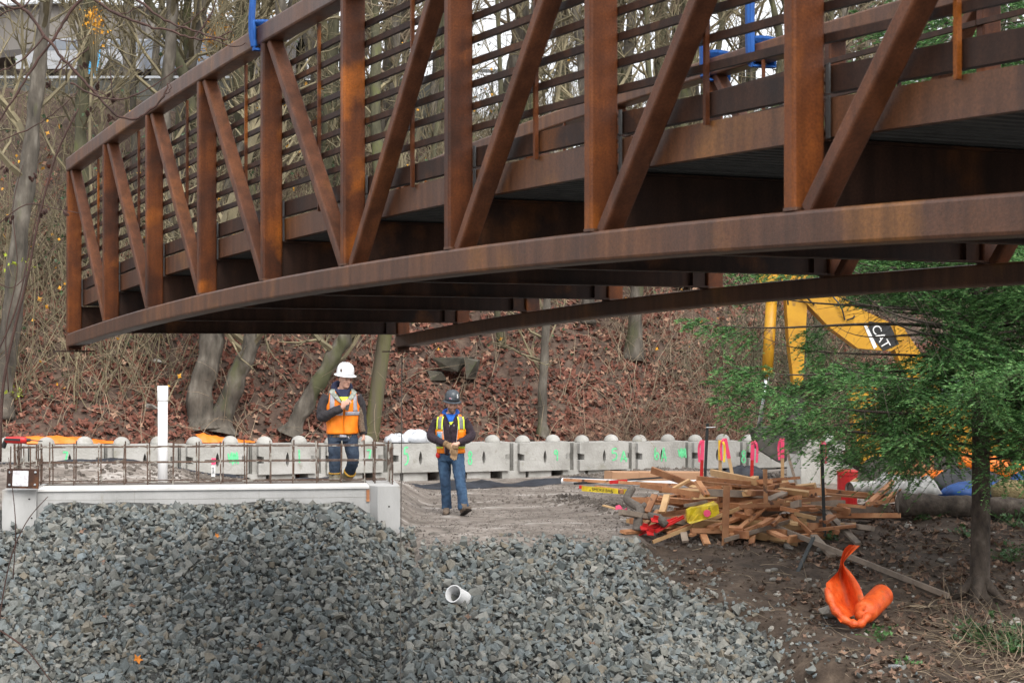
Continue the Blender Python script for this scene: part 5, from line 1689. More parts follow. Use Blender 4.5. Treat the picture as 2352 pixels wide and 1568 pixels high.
MB().bar(P(490.6, 1066, 27.49), P(491.1, 1051.5, 27.49), 0.062, 0.026, up=(0, 1, 0.01)).build('pink_top', M['pink'], t)
lettering('26+8', 0.05, frame(P(490, 1080, 27.47), Vector((0, 0, 1)), Vector((0, -1, 0))), 'black', t)
for x0, y0, x1, y1, Y, lab in ((1619, 1086, 1625, 972, 27.9, 'tall black steel post left of the heap with a wire clip'), (1894, 1214, 1887, 1020, 25.2, 'black steel post planted in front of the heap under the fir')):
    t = thing('steel_post', lab, 'post', P(x0, y0, Y), 0, 'black steel posts')
    p, q = P(x0, y0, Y) - Vector((0, 0, 0.1)), P(x1, y1, Y)
    m = MB(); m.bar(p, q, 0.045, 0.008, up=(0, 1, 0)); m.bar(p + Vector((0, 0.02, 0)), q + Vector((0, 0.02, 0)), 0.008, 0.035, up=(0, 1, 0)); m.build('shaft', M['black_post'], t)
    m = MB(); m.tube([q + Vector((-0.02, -0.02, -0.06)), q + Vector((0.12, -0.02, -0.055))], 0.006, 6); m.build('clip', M['galv'], t)
for x0, y0, x1, y1, lab in ((1832, 1314, 1868, 1233, 'short black angle post leaning on the soil bank below the heap'), (2108, 1176, 2124, 1110, 'short grey angle post leaning on the log')):
    p = on_ground(x0, y0); q = P(x1, y1, p.y + (0.5 if y0 > 1200 else 0.05))
    m = MB(); m.bar(p, q, 0.05, 0.006); m.bar(p + Vector((0.022, 0.02, 0)), q + Vector((0.022, 0.02, 0)), 0.006, 0.04)
    tag(m.build('angle_post', M['black_post' if y0 > 1200 else 'galv']), lab, 'post')

# right hand side: red marker, pipe, sheets, log, blankets, straw
p = P(1946, 1128, 28.2); p.z = gz(p.x, 28.2)
t = thing('red_standpipe', 'bright red standing pipe behind the heap below the fir', 'standpipe', p)
MB().lathe([(0.155, -0.05), (0.155, 0.5), (0.165, 0.5), (0.165, 0.56), (0.12, 0.58)], p, 16).build('pipe', M['red'], t, smooth=False)
p, q = P(1951, 1122, 27.4), P(2072, 1117, 27.9)
t = thing('plastic_pipe', 'dirty white pipe end beside the red standing pipe', 'pipe', p, 0, 'white pipes by the heap')
m = MB(); m.tube([p, q], ppx(16, 27.5), 18, cap=False); m.tube([q, p], ppx(14.5, 27.5), 18, cap=False)
m.build('tube', M['pvc_old'], t, smooth=True)
m = MB(); m.tube([p + (q - p) * 0.03, p + (q - p) * 0.031], ppx(14.4, 27.5), 18); m.build('inside', M['mud'], t)


def cloth(name, label, cat, mt, foot, height, n=14, seed=0, parent=None, lumps=0.5, thick=0.02):
    """a crumpled sheet: foot = closed outline on the ground (world points), domed up to height, with folds"""
    rng = np.random.default_rng(seed)
    c = sum((Vector(p) for p in foot), Vector()) / len(foot)
    foot = smooth_path([Vector(p) for p in foot] + [Vector(foot[0])], 4)[:-1]
    k = len(foot)
    rings = 7
    vs, fs = [], []
    ph = rng.uniform(0, 6, 4)
    for i in range(rings):
        u = i / (rings - 1)
        for j, p in enumerate(foot):
            a = 2 * math.pi * j / k
            q = lerp(p, c, u * 0.97)
            h = height * (math.sin(u * math.pi / 2) ** 0.42) * (1 + lumps * (0.5 * math.sin(3 * a + ph[0] + u * 3) + 0.35 * math.sin(7 * a + ph[1] - 4 * u) + 0.25 * math.sin(11 * a + ph[2])) * (1 - u * 0.6))
            r_ = 1 + 0.10 * lumps * math.sin(9 * a + ph[3] + 2 * u)
            q = c + (q - c) * r_
            vs.append((q.x, q.y, q.z * (1 - u) + p.z * u if False else lerp(p.z, c.z, u) + h))
    for i in range(rings - 1):
        for j in range(k):
            l = (j + 1) % k
            fs.append((i * k + j, i * k + l, (i + 1) * k + l, (i + 1) * k + j))
    fs.append(tuple(range((rings - 1) * k, rings * k)))
    fs.append(tuple(range(k))[::-1])
    m = MB(); m.add(vs, fs)
    o = m.build(name, M[mt], smooth=True)
    return tag(o, label, cat)


def ring_px(x0, x1, y, Y, dY, sag=0.0, zfix=None):
    a, b = P(x0, y, Y), P(x1, y, Y)
    r = []
    for j in range(10):
        ang = 2 * math.pi * j / 10
        cx_ = (a.x + b.x) / 2 + (b.x - a.x) / 2 * math.cos(ang)
        r.append(Vector((cx_, Y + dY * math.sin(ang), a.z if zfix is None else zfix)))
    return r


def wall_ring(x0, x1, dt=0.28, up=0.0):
    a, b = on_wall(x0, 1018, 0.3), on_wall(x1, 1018, 0.3)
    r = []
    for j in range(12):
        ang = 2 * math.pi * j / 12
        q = lerp(a, b, 0.5 + 0.5 * math.cos(ang)) + WN * dt * math.sin(ang)
        s = (q - WO).dot(WD)
        q.z = wbase(s / PER) + HB + 0.012 + up
        r.append(q)
    return r


cloth('plastic_sheet', 'milky white plastic sheet bunched on the wall between the two workers', 'sheet', 'plastic_sheet', wall_ring(884, 938), 0.14, seed=3, lumps=0.45)
cloth('plastic_sheet', 'second bunch of white plastic on the wall behind the dark hat worker', 'sheet', 'plastic_sheet', wall_ring(922, 992), 0.21, seed=5, lumps=0.4)
# orange tarps draped along the back of the wall
for x0, x1, yl, lab, sd in ((58, 270, ((0, 1003), (0.3, 1001), (0.6, 1004), (1, 1017)), 'long orange tarp lying behind the wall lugs at far left', 1),
                            (452, 580, ((0, 998), (0.12, 995), (0.4, 1003), (0.7, 1008), (1, 1016)), 'orange tarp peaked at its left end on the wall right of the white pipe', 2)):
    m = MB(); rows = []
    nn = 28
    for i in range(nn + 1):
        u = i / nn
        x = lerp(x0, x1, u)
        yt_ = np.interp(u, [a for a, b in yl], [b for a, b in yl])
        top = on_wall(x, yt_, 0.62)
        s = (top - WO).dot(WD)
        zb_ = wbase(s / PER) + HB + 0.01
        hgt = max(top.z - zb_, 0.02)
        row = []
        for j, (t_, hh) in enumerate(((0.47, 0.0), (0.5, 0.45), (0.55, 0.85), (0.62, 1.0), (0.75, 0.9), (0.95, 0.4), (1.1, -0.9))):
            q = wl(s, t_ + 0.02 * math.sin(i * 1.1 + j), 0)
            q.z = zb_ + hgt * hh + 0.018 * math.sin(i * 0.9 + j * 1.7) * (hh > 0)
            row.append(q)
        rows.append(row)
    k = len(rows[0])
    m.add([q for r in rows for q in r], [(i * k + j, i * k + j + 1, (i + 1) * k + j + 1, (i + 1) * k + j) for i in range(nn) for j in range(k - 1)])
    tag(m.build('orange_tarp', M['orange'], smooth=True), lab, 'tarp', 'orange tarps on the wall')

# black filter fabric lying along the foot of the wall: left strip, middle folds, right strip
def strip_cloth(label, pts, w, mt, seed, hgt=0.1):
    rng = np.random.default_rng(seed)
    pts = smooth_path(pts, 8)
    m = MB(); rows = []
    for i, p in enumerate(pts):
        row = []
        u = i / (len(pts) - 1)
        env = math.sin(math.pi * min(max(u, 0.03), 0.97)) ** 0.4
        for j in range(9):
            v = j / 8
            y = p.y + (v - 0.5) * w * env
            x = p.x + 0.03 * math.sin(i * 0.9 + j)
            row.append(Vector((x, y, gz(x, y) + 0.008 + hgt * env * math.sin(math.pi * v) * (0.55 + 0.3 * math.sin(i * 0.55 + seed) + 0.25 * math.sin(i * 1.3 + j * 1.1)))))
        rows.append(row)
    k = 9
    m.add([q for r in rows for q in r], [(i * k + j, i * k + j + 1, (i + 1) * k + j + 1, (i + 1) * k + j) for i in range(len(rows) - 1) for j in range(k - 1)])
    tag(m.build('filter_fabric', M[mt], smooth=True), label, 'fabric')


strip_cloth('black filter fabric lying along the dirt berm behind the left rebar', [(-8.6, 29.0, 0), (-7.2, 29.2, 0), (-5.8, 29.9, 0), (-4.4, 30.6, 0)], 0.7, 'fabric_black', 1, 0.1)
strip_cloth('wrinkled black fabric on the ground behind the white hat worker', [(-4.5, 31.6, 0), (-3.6, 31.4, 0), (-2.7, 31.6, 0), (-1.9, 31.9, 0)], 0.9, 'fabric_black', 2, 0.12)
strip_cloth('black fabric strip along the foot of the wall behind the dark hat worker', [(-2.2, 32.3, 0), (-1.0, 32.3, 0), (0.2, 33.0, 0), (1.7, 34.4, 0)], 0.8, 'fabric_black', 3, 0.14)
cloth('black_cover', 'low black cover lying behind the flagged stakes', 'cover', 'fabric_black', ring_px(1655, 1765, 1100, 29.2, 0.4), 0.2, seed=9, lumps=0.3)
cloth('grey_sheet', 'crumpled translucent grey sheet beside the stout leaning board', 'sheet', 'plastic_grey', ring_px(2000, 2080, 1132, 27.2, 0.35), 0.24, seed=12, lumps=0.6)
cloth('grey_sheet', 'larger crumpled pale sheet lying on the left part of the log', 'sheet', 'plastic_grey', ring_px(2070, 2162, 1132, 26.8, 0.35), 0.2, seed=14, lumps=0.6)
lp, lq = P(2062, 1158, 26.3), P(2500, 1172, 26.2)
t = thing('log', 'thick barked log lying on the soil bank behind the fir trunk', 'log', lp)
m = MB(); m.tube(smooth_path([lp, lerp(lp, lq, 0.3) + Vector((0, 0, 0.01)), lerp(lp, lq, 0.7), lq], 6), [(0.165 - 0.002 * i + 0.012 * math.sin(i * 2.1)) for i in range(19)], 16)
lo_ = m.build('bark', M['bark_fir'], t, smooth=True)
for v_ in lo_.data.vertices:
    v_.co += v_.normal * (mnoise.noise(Vector((v_.co.x * 3, v_.co.y * 9, v_.co.z * 9))) * 0.03)
d = (lq - lp).normalized()
m = MB(); m.tube([lp - d * 0.004, lp + d * 0.03], [0.15, 0.155], 16); m.build('cut_end', M['bark_grey'], t)
cloth('black_blanket', 'rolled black quilted blanket behind the log', 'blanket', 'tarp_black', ring_px(2128, 2330, 1128, 27.9, 0.5), 0.33, seed=21, lumps=0.25)
cloth('blue_tarp', 'blue tarp edge sticking out under the black blanket', 'tarp', 'tarp_blue', ring_px(2150, 2360, 1138, 27.4, 0.4), 0.2, seed=22, lumps=0.4)
cloth('blue_tarp', 'bright blue tarp heap at the right edge behind the log', 'tarp', 'tarp_blue', ring_px(2305, 2470, 1132, 28.0, 0.5), 0.32, seed=23, lumps=0.4)
cloth('orange_bag', 'orange fabric showing between black blanket and grey sheet', 'fabric', 'orange', ring_px(2105, 2190, 1122, 28.3, 0.3), 0.26, seed=24, lumps=0.4)
p, q = P(2200, 1056, 28.6), P(2356, 1092, 28.3)
m = MB(); m.tube(smooth_path([p, lerp(p, q, 0.35) + Vector((0, 0, 0.03)), lerp(p, q, 0.7), q], 6), [0.05] + [0.17 + 0.025 * math.sin(i * 1.9) for i in range(17)] + [0.06], 14)
tag(m.build('orange_roll', M['orange'], smooth=True), 'lumpy orange roll lying on top of the black blanket', 'roll')
for a, lab in (((2318, 1130, 26.9), 'straw bundle on the log right of the fir trunk'),):
    p = P(*a)
    m = MB(); m.tube([p + Vector((-0.25, 0, 0)), p + Vector((-0.1, 0, 0.02)), p + Vector((0.35, 0.1, 0)), p + Vector((0.6, 0.1, -0.02))], [0.1, 0.17, 0.18, 0.1], 14)
    tag(m.build('straw_bundle', M['straw'], smooth=True), lab, 'straw')
# sloping end piece of the wall
t = thing('tapered_block', 'concrete end piece with sloping top at the right end of the wall', 'concrete block', P(1890, 1084, 33.5))
A_ = P(1840, 1084, 33.2); e_ = (P(2030, 1084, 34.6) - A_); ln = e_.length; e_.normalize(); nn_ = Vector((-e_.y, e_.x, 0)).normalized()
A_.z = -0.05
m = MB(); m.prism([(0, 0), (ln, 0), (ln, 0.05), (ln * 0.78, 0.2), (ln * 0.45, 0.52), (0, 0.6)], 0, 0.35, lambda x, z, u: A_ + e_ * x + nn_ * u + Vector((0, 0, z)))
m.build('body', M['block'], t)
# timber frame behind the right end
t = thing('timber_frame', 'tan cross braced timber frame behind the blankets below the fir', 'timber frame', P(2120, 1090, 31))
for x0, y0, x1, y1 in ((2080, 1088, 2080, 1030), (2140, 1088, 2140, 1030), (2080, 1032, 2140, 1032), (2080, 1086, 2140, 1086), (2082, 1086, 2138, 1034), (2082, 1034, 2138, 1086), (2040, 1084, 2080, 1084)):
    MB().bar(P(x0, y0, 31), P(x1, y1, 31.02 if x0 != x1 and y0 != y1 else 31), 0.06, 0.05, up=(0, 1, 0.01)).build('timber', M['lumber'], t)

# white standing pipe, drain pipe, drill, rope
p = P(374, 1080, 26.6); q = P(374, 886, 26.6); p.z = gz(p.x, 26.6) - 0.05
t = thing('standing_pipe', 'tall white plastic pipe standing behind the rebar cage', 'pipe', p)
rp_ = ppx(11.3, 26.6)
m = MB(); m.tube([p, q - Vector((0, 0, 0.2))], rp_, 18); m.build('shaft', M['pvc'], t, smooth=False)
m = MB(); rr_ = rp_ * 1.1
m.lathe([(rr_ - 0.004, 0), (rr_, 0.012), (rr_, 0.22), (rr_ - 0.012, 0.221), (rr_ - 0.014, 0.12), (0.001, 0.119)], q - Vector((0, 0, 0.22)), 18); m.build('collar', M['pvc'], t)
for ob in t.children: ob.data.polygons.foreach_set('use_smooth', np.ones(len(ob.data.polygons), dtype=bool))
g = on_ground(1052, 1382)
t = thing('drain_pipe', 'white drain pipe end sticking out of the stone slope', 'pipe', g)
ax = Vector((-0.45, -0.82, 0.38)).normalized()
mrot = ax.to_track_quat('Z', 'Y').to_matrix()
c = P(1050, 1367, g.y - 0.12)
m = MB(); ro = 0.105
m.lathe([(ro, -0.5), (ro, 0.06), (ro + 0.006, 0.062), (ro + 0.006, 0.10), (ro - 0.008, 0.10), (ro - 0.012, 0.0), (ro - 0.014, -0.34), (0.001, -0.341)], c, 24, mrot)
m.build('tube', M['pvc'], t, smooth=False)
p = P(12, 1010, 24.6)
t = thing('power_drill', 'red and black rotary drill lying on top of the rebar at far left', 'drill', P(42, 1018, 24.85), 0)
a, b = P(10, 1010, 24.75), P(62, 1010, 24.75)
m = MB(); m.tube([a, lerp(a, b, 0.1), lerp(a, b, 0.55), lerp(a, b, 0.9), b], [0.02, 0.045, 0.05, 0.045, 0.03], 12); m.build('housing', M['red'], t, smooth=True)
m = MB(); m.tube([b, b + Vector((0.05, 0, 0))], [0.028, 0.02], 10); m.tube([b + Vector((0.05, 0, 0)), P(98, 1013, 24.75)], [0.009, 0.007], 6); m.build('chuck', M['black'], t)
MB().bar(lerp(a, b, 0.05) + Vector((0, -0.045, 0.012)), lerp(a, b, 0.75) + Vector((0, -0.05, 0.005)), 0.02, 0.03).build('grip_strip', M['black'], t)
m = MB(); m.tube([lerp(a, b, 0.08), lerp(a, b, 0.0) + Vector((-0.02, 0.02, -0.1))], [0.03, 0.035], 10); m.build('handle', M['black'], t)
tp = bw(0, W, 2.395) + Vector((0.0, -0.22, 0)); gr = on_ground(920, 1640)
m = MB(); m.tube([P(923, 818, 21.9), P(922.5, 1000, 21.6), P(921, 1200, 21.1), P(920, 1400, 20.5), Vector((gr.x, gr.y, gr.z))], 0.006, 6)
tag(m.build('tag_rope', M['rope']), 'thin tag rope running from the far bridge bearing down over the stones', 'rope')

# orange mesh roll with its loose sheet
gA, gB = on_ground(1966, 1442), on_ground(2060, 1392)
t = thing('safety_mesh_roll', 'roll of orange safety mesh with its loose end thrown up on the soil bank', 'safety mesh', gA)
rr_ = 0.135
a = P(1985, 1412, gA.y + 0.0); b = P(2024, 1368, gA.y + 0.75)
a.z = gz(a.x, a.y) + 0.1; b.z = gz(b.x, b.y) + 0.16
a = P(1988, 1404, gA.y - 0.05); b = P(2026, 1366, gA.y + 0.4)
d = (b - a).normalized(); mr_ = d.to_track_quat('Z', 'Y').to_matrix()
m = MB(); L_ = (b - a).length
prof = [(0.06, -0.17), (0.075, -0.15), (0.07, -0.12), (0.1, -0.105), (0.095, -0.07), (0.125, -0.05), (rr_, 0.0)] + [(rr_ + 0.003 * (i % 2), L_ * i / 9) for i in range(1, 10)] + [(rr_ * 0.9, L_ + 0.02), (0.02, L_ + 0.03)]
m.lathe(prof, a, 24, mr_); m.build('roll', M['orange_net'], t, smooth=True)
rows = []
edge = [((1930, 1428), (1990, 1396), 0.0), ((1910, 1395), (1985, 1375), 0.12), ((1897, 1345), (1975, 1345), 0.16), ((1904, 1332), (1955, 1315), 0.2), ((1925, 1310), (1938, 1296), 0.25), ((1931, 1285), (1944, 1282), 0.28), ((1938, 1262), (1958, 1268), 0.3), ((1950, 1250), (1975, 1252), 0.33)]
YB = gA.y - 0.1
for (l, r_, dy) in edge:
    row = []
    for j in range(9):
        u = j / 8
        q = P(lerp(l[0], r_[0], u), lerp(l[1], r_[1], u), YB + dy * 2.0 - 0.16 * math.cos(u * 2 * math.pi) + 0.03 * math.sin(u * 14))
        row.append(q)
    rows.append(row)
cols = [smooth_path([rows[i][j] for i in range(len(rows))], 4) for j in range(9)]
m = MB(); K = len(cols[0])
m.add([cols[j][i] for i in range(K) for j in range(9)], [(i * 9 + j, i * 9 + j + 1, (i + 1) * 9 + j + 1, (i + 1) * 9 + j) for i in range(K - 1) for j in range(8)])
m.build('loose_sheet', M['orange_net'], t, smooth=True)
m = MB(); m.tube(smooth_path([P(1899, 1350, YB + 0.1), P(1915, 1395, YB), P(1945, 1425, YB - 0.1), P(1975, 1432, YB - 0.15), P(1996, 1408, YB - 0.1)], 5), [0.03, 0.04] + [0.05 + 0.01 * math.sin(i * 2) for i in range(17)] + [0.05, 0.03], 8)
m.build('rolled_hem', M['orange_net'], t, smooth=True)
for px1, py1, lab in ((1988, 1523, 'crushed clear bottle standing on the soil near the bottom edge'), (2040, 1537, 'crushed clear bottle lying on the soil near the bottom edge')):
    g = on_ground(px1, py1)
    m = MB(); rt_ = Euler((R(60 if px1 < 2000 else 85), 0, R(10 if px1 < 2000 else 70))).to_matrix()
    m.lathe([(0.015, 0), (0.024, 0.008), (0.022, 0.05), (0.025, 0.08), (0.016, 0.12), (0.009, 0.13), (0.009, 0.15)], g + Vector((0, 0, 0.03)), 10, rt_)
    M.setdefault('clear', pmat('clear plastic', [(0.3, (0.4, 0.43, 0.45)), (0.7, (0.6, 0.63, 0.65))], scale=12, rough=0.15, trans=0.7))
    tag(m.build('plastic_bottle', M['clear'], smooth=True), lab, 'bottle')

# ferns, creeping plants, twigs and dead canes on the soil bank
rp2 = np.random.default_rng(77)
for i, (x, y, sc, n, lab) in enumerate(((2125, 1195, 0.20, 26, 'small leafy plant growing before the log'), (2210, 1170, 0.22, 30, 'leafy plant against the log left of the fir trunk'), (1905, 1240, 0.17, 26, 'blue green sprig beside the black post'),
                                        (2225, 1235, 0.2, 26, 'low green plant left of the fir trunk'), (2330, 1210, 0.3, 40, 'green plant at the right edge below the log'), (2325, 1290, 0.3, 44, 'bushy green plant at the right edge by the fir trunk'),
                                        (1945 + 80, 1472, 0.16, 24, 'creeping green plant below the orange mesh roll'), (2265, 1480, 0.34, 70, 'dark ivy patch right of the dead canes'), (2330, 1500, 0.4, 90, 'largest dark green ivy clump in the bottom right corner'),
                                        (1800, 1222, 0.12, 14, 'tiny green sprig under the heap boards'), (2080, 1530, 0.12, 14, 'tiny plant near the bottom edge'))):
    g = on_ground(x, y)
    t = thing('plant', lab, 'plant', g)
    pos = np.array(g) + rp2.normal(0, 1, (n, 3)) * np.array([sc * 0.6, sc * 0.5, sc * 0.28]) + np.array([0, 0, sc * 0.45])
    pos[:, 2] = np.maximum(pos[:, 2], ground(pos[:, 0], pos[:, 1]) + 0.02)
    V, Fc = scatter(LV, pos, rp2.uniform(0.05, 0.1, n), rand_rot(n, rp2, 0.4), rp2)
    link('foliage', mesh_from('foliage', V - np.array(g), Fc, M['ivy' if n > 60 else 'leaf_green']), t)
    A = np.tile(np.array(g), (n, 1)) + rp2.normal(0, 0.02, (n, 3))
    V, Fc = segs_mesh(A, pos, np.full(n, 0.003), np.full(n, 0.0015), 3)
    link('stems', mesh_from('stems', V - np.array(g), Fc, M['leaf_green']), t)["kind"] = 'stuff'


def soil_fx(rng, n):
    x = rng.uniform(2.2, 7.5, n); y = rng.uniform(19, 25.5, n)
    k = region(x, y) == 2
    x = np.where(k, x, 5); y = np.where(k, y, 22)
    return np.stack([x, y, ground(x, y) + 0.015], 1)


V, Fc = canes(420, soil_fx, 31, 0.5, 0.0045, 0.12, up=0.12, side=1.0)
tag(link('twigs', mesh_from('twigs', V, Fc, M['bark_tan'])), 'dead twigs strewn over the soil bank', 'twigs', kind='stuff')
V, Fc = canes(130, at_px(2180, 2352, 1440, 1566), 32, 0.9, 0.0055, 0.16, up=0.5, side=0.9)
tag(link('dead_canes', mesh_from('dead_canes', V, Fc, M['bark_tan'])), 'dry bent canes in the bottom right corner', 'undergrowth', kind='stuff')

# mossy stone ledge in the bank
t = thing('stone_ledge', 'old mossy stone ledge jutting from the leafy bank above the dark hat worker', 'stone ledge', on_ground(1030, 900))
g = on_ground(1035, 905)
for dx, dz, sx_, sz2 in ((0.0, 0.55, 0.62, 0.42), (0.42, 0.5, 0.3, 0.5), (-0.3, 0.35, 0.35, 0.35)):
    V, Fc = rock_shape(int(800 + dx * 10), 0.8, 20)
    m = MB(); V, Fc = rock_shape(int(850 + dx * 10), 0.9, 10)
    m.add([g + Vector((dx + v[0] * sx_ * 1.5, 0.35 + v[1] * 1.1, dz + v[2] * sz2 * 1.9)) for v in V], [tuple(f) for f in Fc])
    m.build('stone', M['block_wet'], t)
for x, y, s, lab in ((585 + 20, 945, 0.0, ''),):
    pass
for x, y, s, lab in ((350, 945, 0.42, 'pale square ended rock on the leafy bank left of the white pipe'), (360, 840, 0.35, 'grey stone below the bridge end on the leafy bank')):
    g = on_ground(x, y); V, Fc = rock_shape(int(x), 0.8, 12)
    t = thing('bank_stone', lab, 'stone', g)
    link('rock', mesh_from('rock', V * s + np.array([0, 0, s * 0.15]), Fc, M['cobble']), t)

# alder bough in front, top left
t = thing('alder_bough', 'dark bare alder bough with small cones hanging in from the top left', 'branch', P(-60, -40, 14.5))
TW = [
    ([(-60, -30), (34, 20), (82, -10)], 3.0), ([(-60, 60), (0, 34), (34, 20)], 2.5),
    ([(190, -20), (266, 32), (328, 56), (396, 73), (444, 89), (485, 90), (533, 73)], 3.2), ([(280, -20), (342, 20), (386, 51), (427, 65), (506, 90), (523, 87)], 3.0),
    ([(-40, -60), (30, 0), (65, 31), (102, 82), (143, 133), (171, 164), (212, 205), (260, 260), (308, 273), (345, 253), (376, 222), (386, 191)], 4.0),
    ([(200, -30), (184, 0), (150, 44), (123, 89), (80, 150), (40, 215), (-10, 290)], 4.2), ([(143, 133), (126, 167), (160, 143), (201, 116), (203, 108)], 2.2),
    ([(164, 191), (219, 219), (270, 229), (308, 219), (355, 195), (420, 150)], 2.2), ([(444, 89), (480, 40), (500, -20)], 2.4), ([(396, 73), (430, 55), (470, 20)], 1.8),
    ([(485, 90), (540, 108), (575, 95)], 1.5), ([(376, 222), (392, 205), (388, 186)], 1.6), ([(260, 229), (256, 190), (252, 160)], 1.5), ([(212, 205), (236, 215), (252, 228)], 1.5),
    ([(102, 82), (60, 130), (10, 160), (-30, 170)], 2.2), ([(-20, 330), (60, 300), (120, 262), (180, 210)], 1.6), ([(266, 32), (300, 28), (330, 5)], 1.6), ([(123, 89), (170, 96), (210, 80)], 1.3),
]
for k, (pts, r_) in enumerate(TW):
    Y = 14.5 + 0.25 * math.sin(k * 1.7)
    sp_ = smooth_path(pxpath(pts, Y), 5)
    m = MB(); m.tube([p + Vector((rp2.normal(0, .004), 0, rp2.normal(0, .004))) for p in sp_], [ppx(r_ * lerp(1.0, 0.5, i / (len(sp_) - 1)), Y) * (1.3 if i % 5 == 0 else 1) for i in range(len(sp_))], 7)
    m.build('twig', M['bark_red'], t, smooth=True)
for x, y in ((194, 154), (224, 200), (263, 228), (205, 258), (254, 272), (116, 196), (78, 404), (8, 394), (24, 506), (103, 490), (150, 490)):
    c = P(x, y, 14.5)
    m = MB()
    for k in range(4):
        o_ = Vector(rp2.normal(0, 1, 3)) * ppx(4.5, 14.5)
        mm = Euler(tuple(rp2.uniform(-.8, .8, 3))).to_matrix()
        for q in range(5):
            m.lathe([(ppx(1, 14.5), 0), (ppx(4.2 - 0.5 * abs(q - 2), 14.5), ppx(1.2, 14.5)), (ppx(1.5, 14.5), ppx(2.4, 14.5))], c + o_ + mm @ Vector((0, 0, ppx(2.6 * (q - 2), 14.5))), 7, mm)
    o = m.build('cone', M['bark_red'], t); o["kind"] = 'stuff'
t = thing('bramble', 'blurred reddish bramble stems rising at the left edge in front', 'bramble', P(0, 1000, 15))
for pts, r_ in (([(0, 1060), (6, 900), (28, 780), (62, 640), (90, 500), (128, 360), (180, 250)], 4.0), ([(-10, 820), (40, 700), (70, 560), (100, 430)], 2.0), ([(-10, 520), (60, 470), (130, 480), (185, 490)], 1.6),
                ([(-20, 640), (30, 660), (80, 610), (150, 545)], 1.4), ([(20, 900), (14, 760), (40, 620), (30, 480), (52, 380)], 1.6), ([(-10, 1480), (20, 1300), (60, 1200), (110, 1140)], 1.8), ([(-10, 1440), (60, 1490), (120, 1568)], 2.4),
                ([(30, 1330), (36, 1200), (20, 1050)], 1.5)):
    sp_ = smooth_path(pxpath(pts, 15.2), 5)
    MB().tube(sp_, [ppx(r_ * lerp(1, 0.5, i / (len(sp_) - 1)), 15.2) for i in range(len(sp_))], 7).build('cane', M['bark_red'], t, smooth=True)

# ------------------------------------------------------------------ excavator behind the fir
EX = thing('excavator', 'yellow tracked excavator half hidden behind the fir, lettered on its boom', 'excavator', P(2130, 1085, 34.2))
EY = 34.0


def plate(name, pts, Y0, Y1, mt, ch=0):
    m = MB(); m.prism(pts, Y0, Y1, lambda x, y, Y: Vector((P(x, y, EY).x, Y, P(x, y, EY).z)))
    return m.build(name, M[mt], EX)


boom = plate('boom', [(1800, 655), (1832, 625), (1880, 640), (1975, 712), (2060, 752), (2068, 790), (2040, 806), (1965, 800), (1900, 752), (1850, 700)], EY - 0.25, EY + 0.25, 'yellow')
for pts in ([(1808, 660), (1878, 652), (1968, 726), (2040, 775), (1966, 788), (1900, 742), (1850, 690)],):
    pass
plate('boom_base', [(2030, 760), (2068, 752), (2170, 900), (2170, 960), (2120, 960)], EY - 0.22, EY + 0.22, 'yellow')
plate('stick', [(1800, 650), (1846, 660), (1850, 700), (1840, 885), (1822, 900), (1808, 780)], EY - 0.2, EY + 0.2, 'yellow')
plate('linkage', [(1735, 600), (1840, 615), (1838, 668), (1745, 676)], EY - 0.17, EY + 0.17, 'yellow')
m = MB(); m.tube([P(1772, 690, EY), P(1762, 860, EY)], ppx(13, EY), 14); m.build('bucket_cylinder', M['yellow'], EX, smooth=True)
m = MB(); m.tube([P(1762, 858, EY), P(1743, 985, EY)], ppx(5.5, EY), 12); m.build('cylinder_rod', M['chrome'], EX, smooth=True)
m = MB(); m.tube([P(1754, 850, EY - 0.05), P(1772, 850, EY - 0.05)], ppx(5, EY), 10); m.build('pin', M['yellow'], EX)
m = MB()
for x0, y0, x1, y1 in ((1880, 668, 1948, 708), (1930, 715, 2020, 752)):
    m.tube([P(x0, y0 - 6, EY - 0.1), P(x1, y1 - 6, EY - 0.1)], ppx(10, EY), 12)
m.build('boom_cylinder', M['yellow'], EX, smooth=True)
m = MB()
for x0, y0, x1, y1, sg in ((1790, 640, 1810, 700, 6), (1830, 640, 1870, 700, -8), (1900, 668, 1940, 735, 10), (1945, 735, 1962, 725, 6)):
    m.tube(smooth_path([P(x0, y0, EY - 0.28), P((x0 + x1) / 2 + sg, (y0 + y1) / 2, EY - 0.33), P(x1, y1, EY - 0.28)], 4), 0.016, 6)
m.build('hose', M['black'], EX)
plate('decal_panel', [(1990, 738), (2038, 746), (2058, 790), (2022, 806), (1988, 765)], EY - 0.262, EY - 0.252, 'black')
dirv = P(2040, 800, EY) - P(2008, 745, EY); dirv.y = 0
lettering('CAT', 0.235, frame(P(2022, 773, EY - 0.27), dirv, Vector((0, -1, 0))), 'white_paint', EX)
plate('decal_stripe', [(1976, 744), (1982, 741), (2008, 796), (2001, 802)], EY - 0.264, EY - 0.252, 'white_paint')
plate('boom_eye', [(2046, 742), (2062, 742), (2072, 760), (2066, 782), (2052, 780)], EY - 0.3, EY + 0.3, 'yellow')
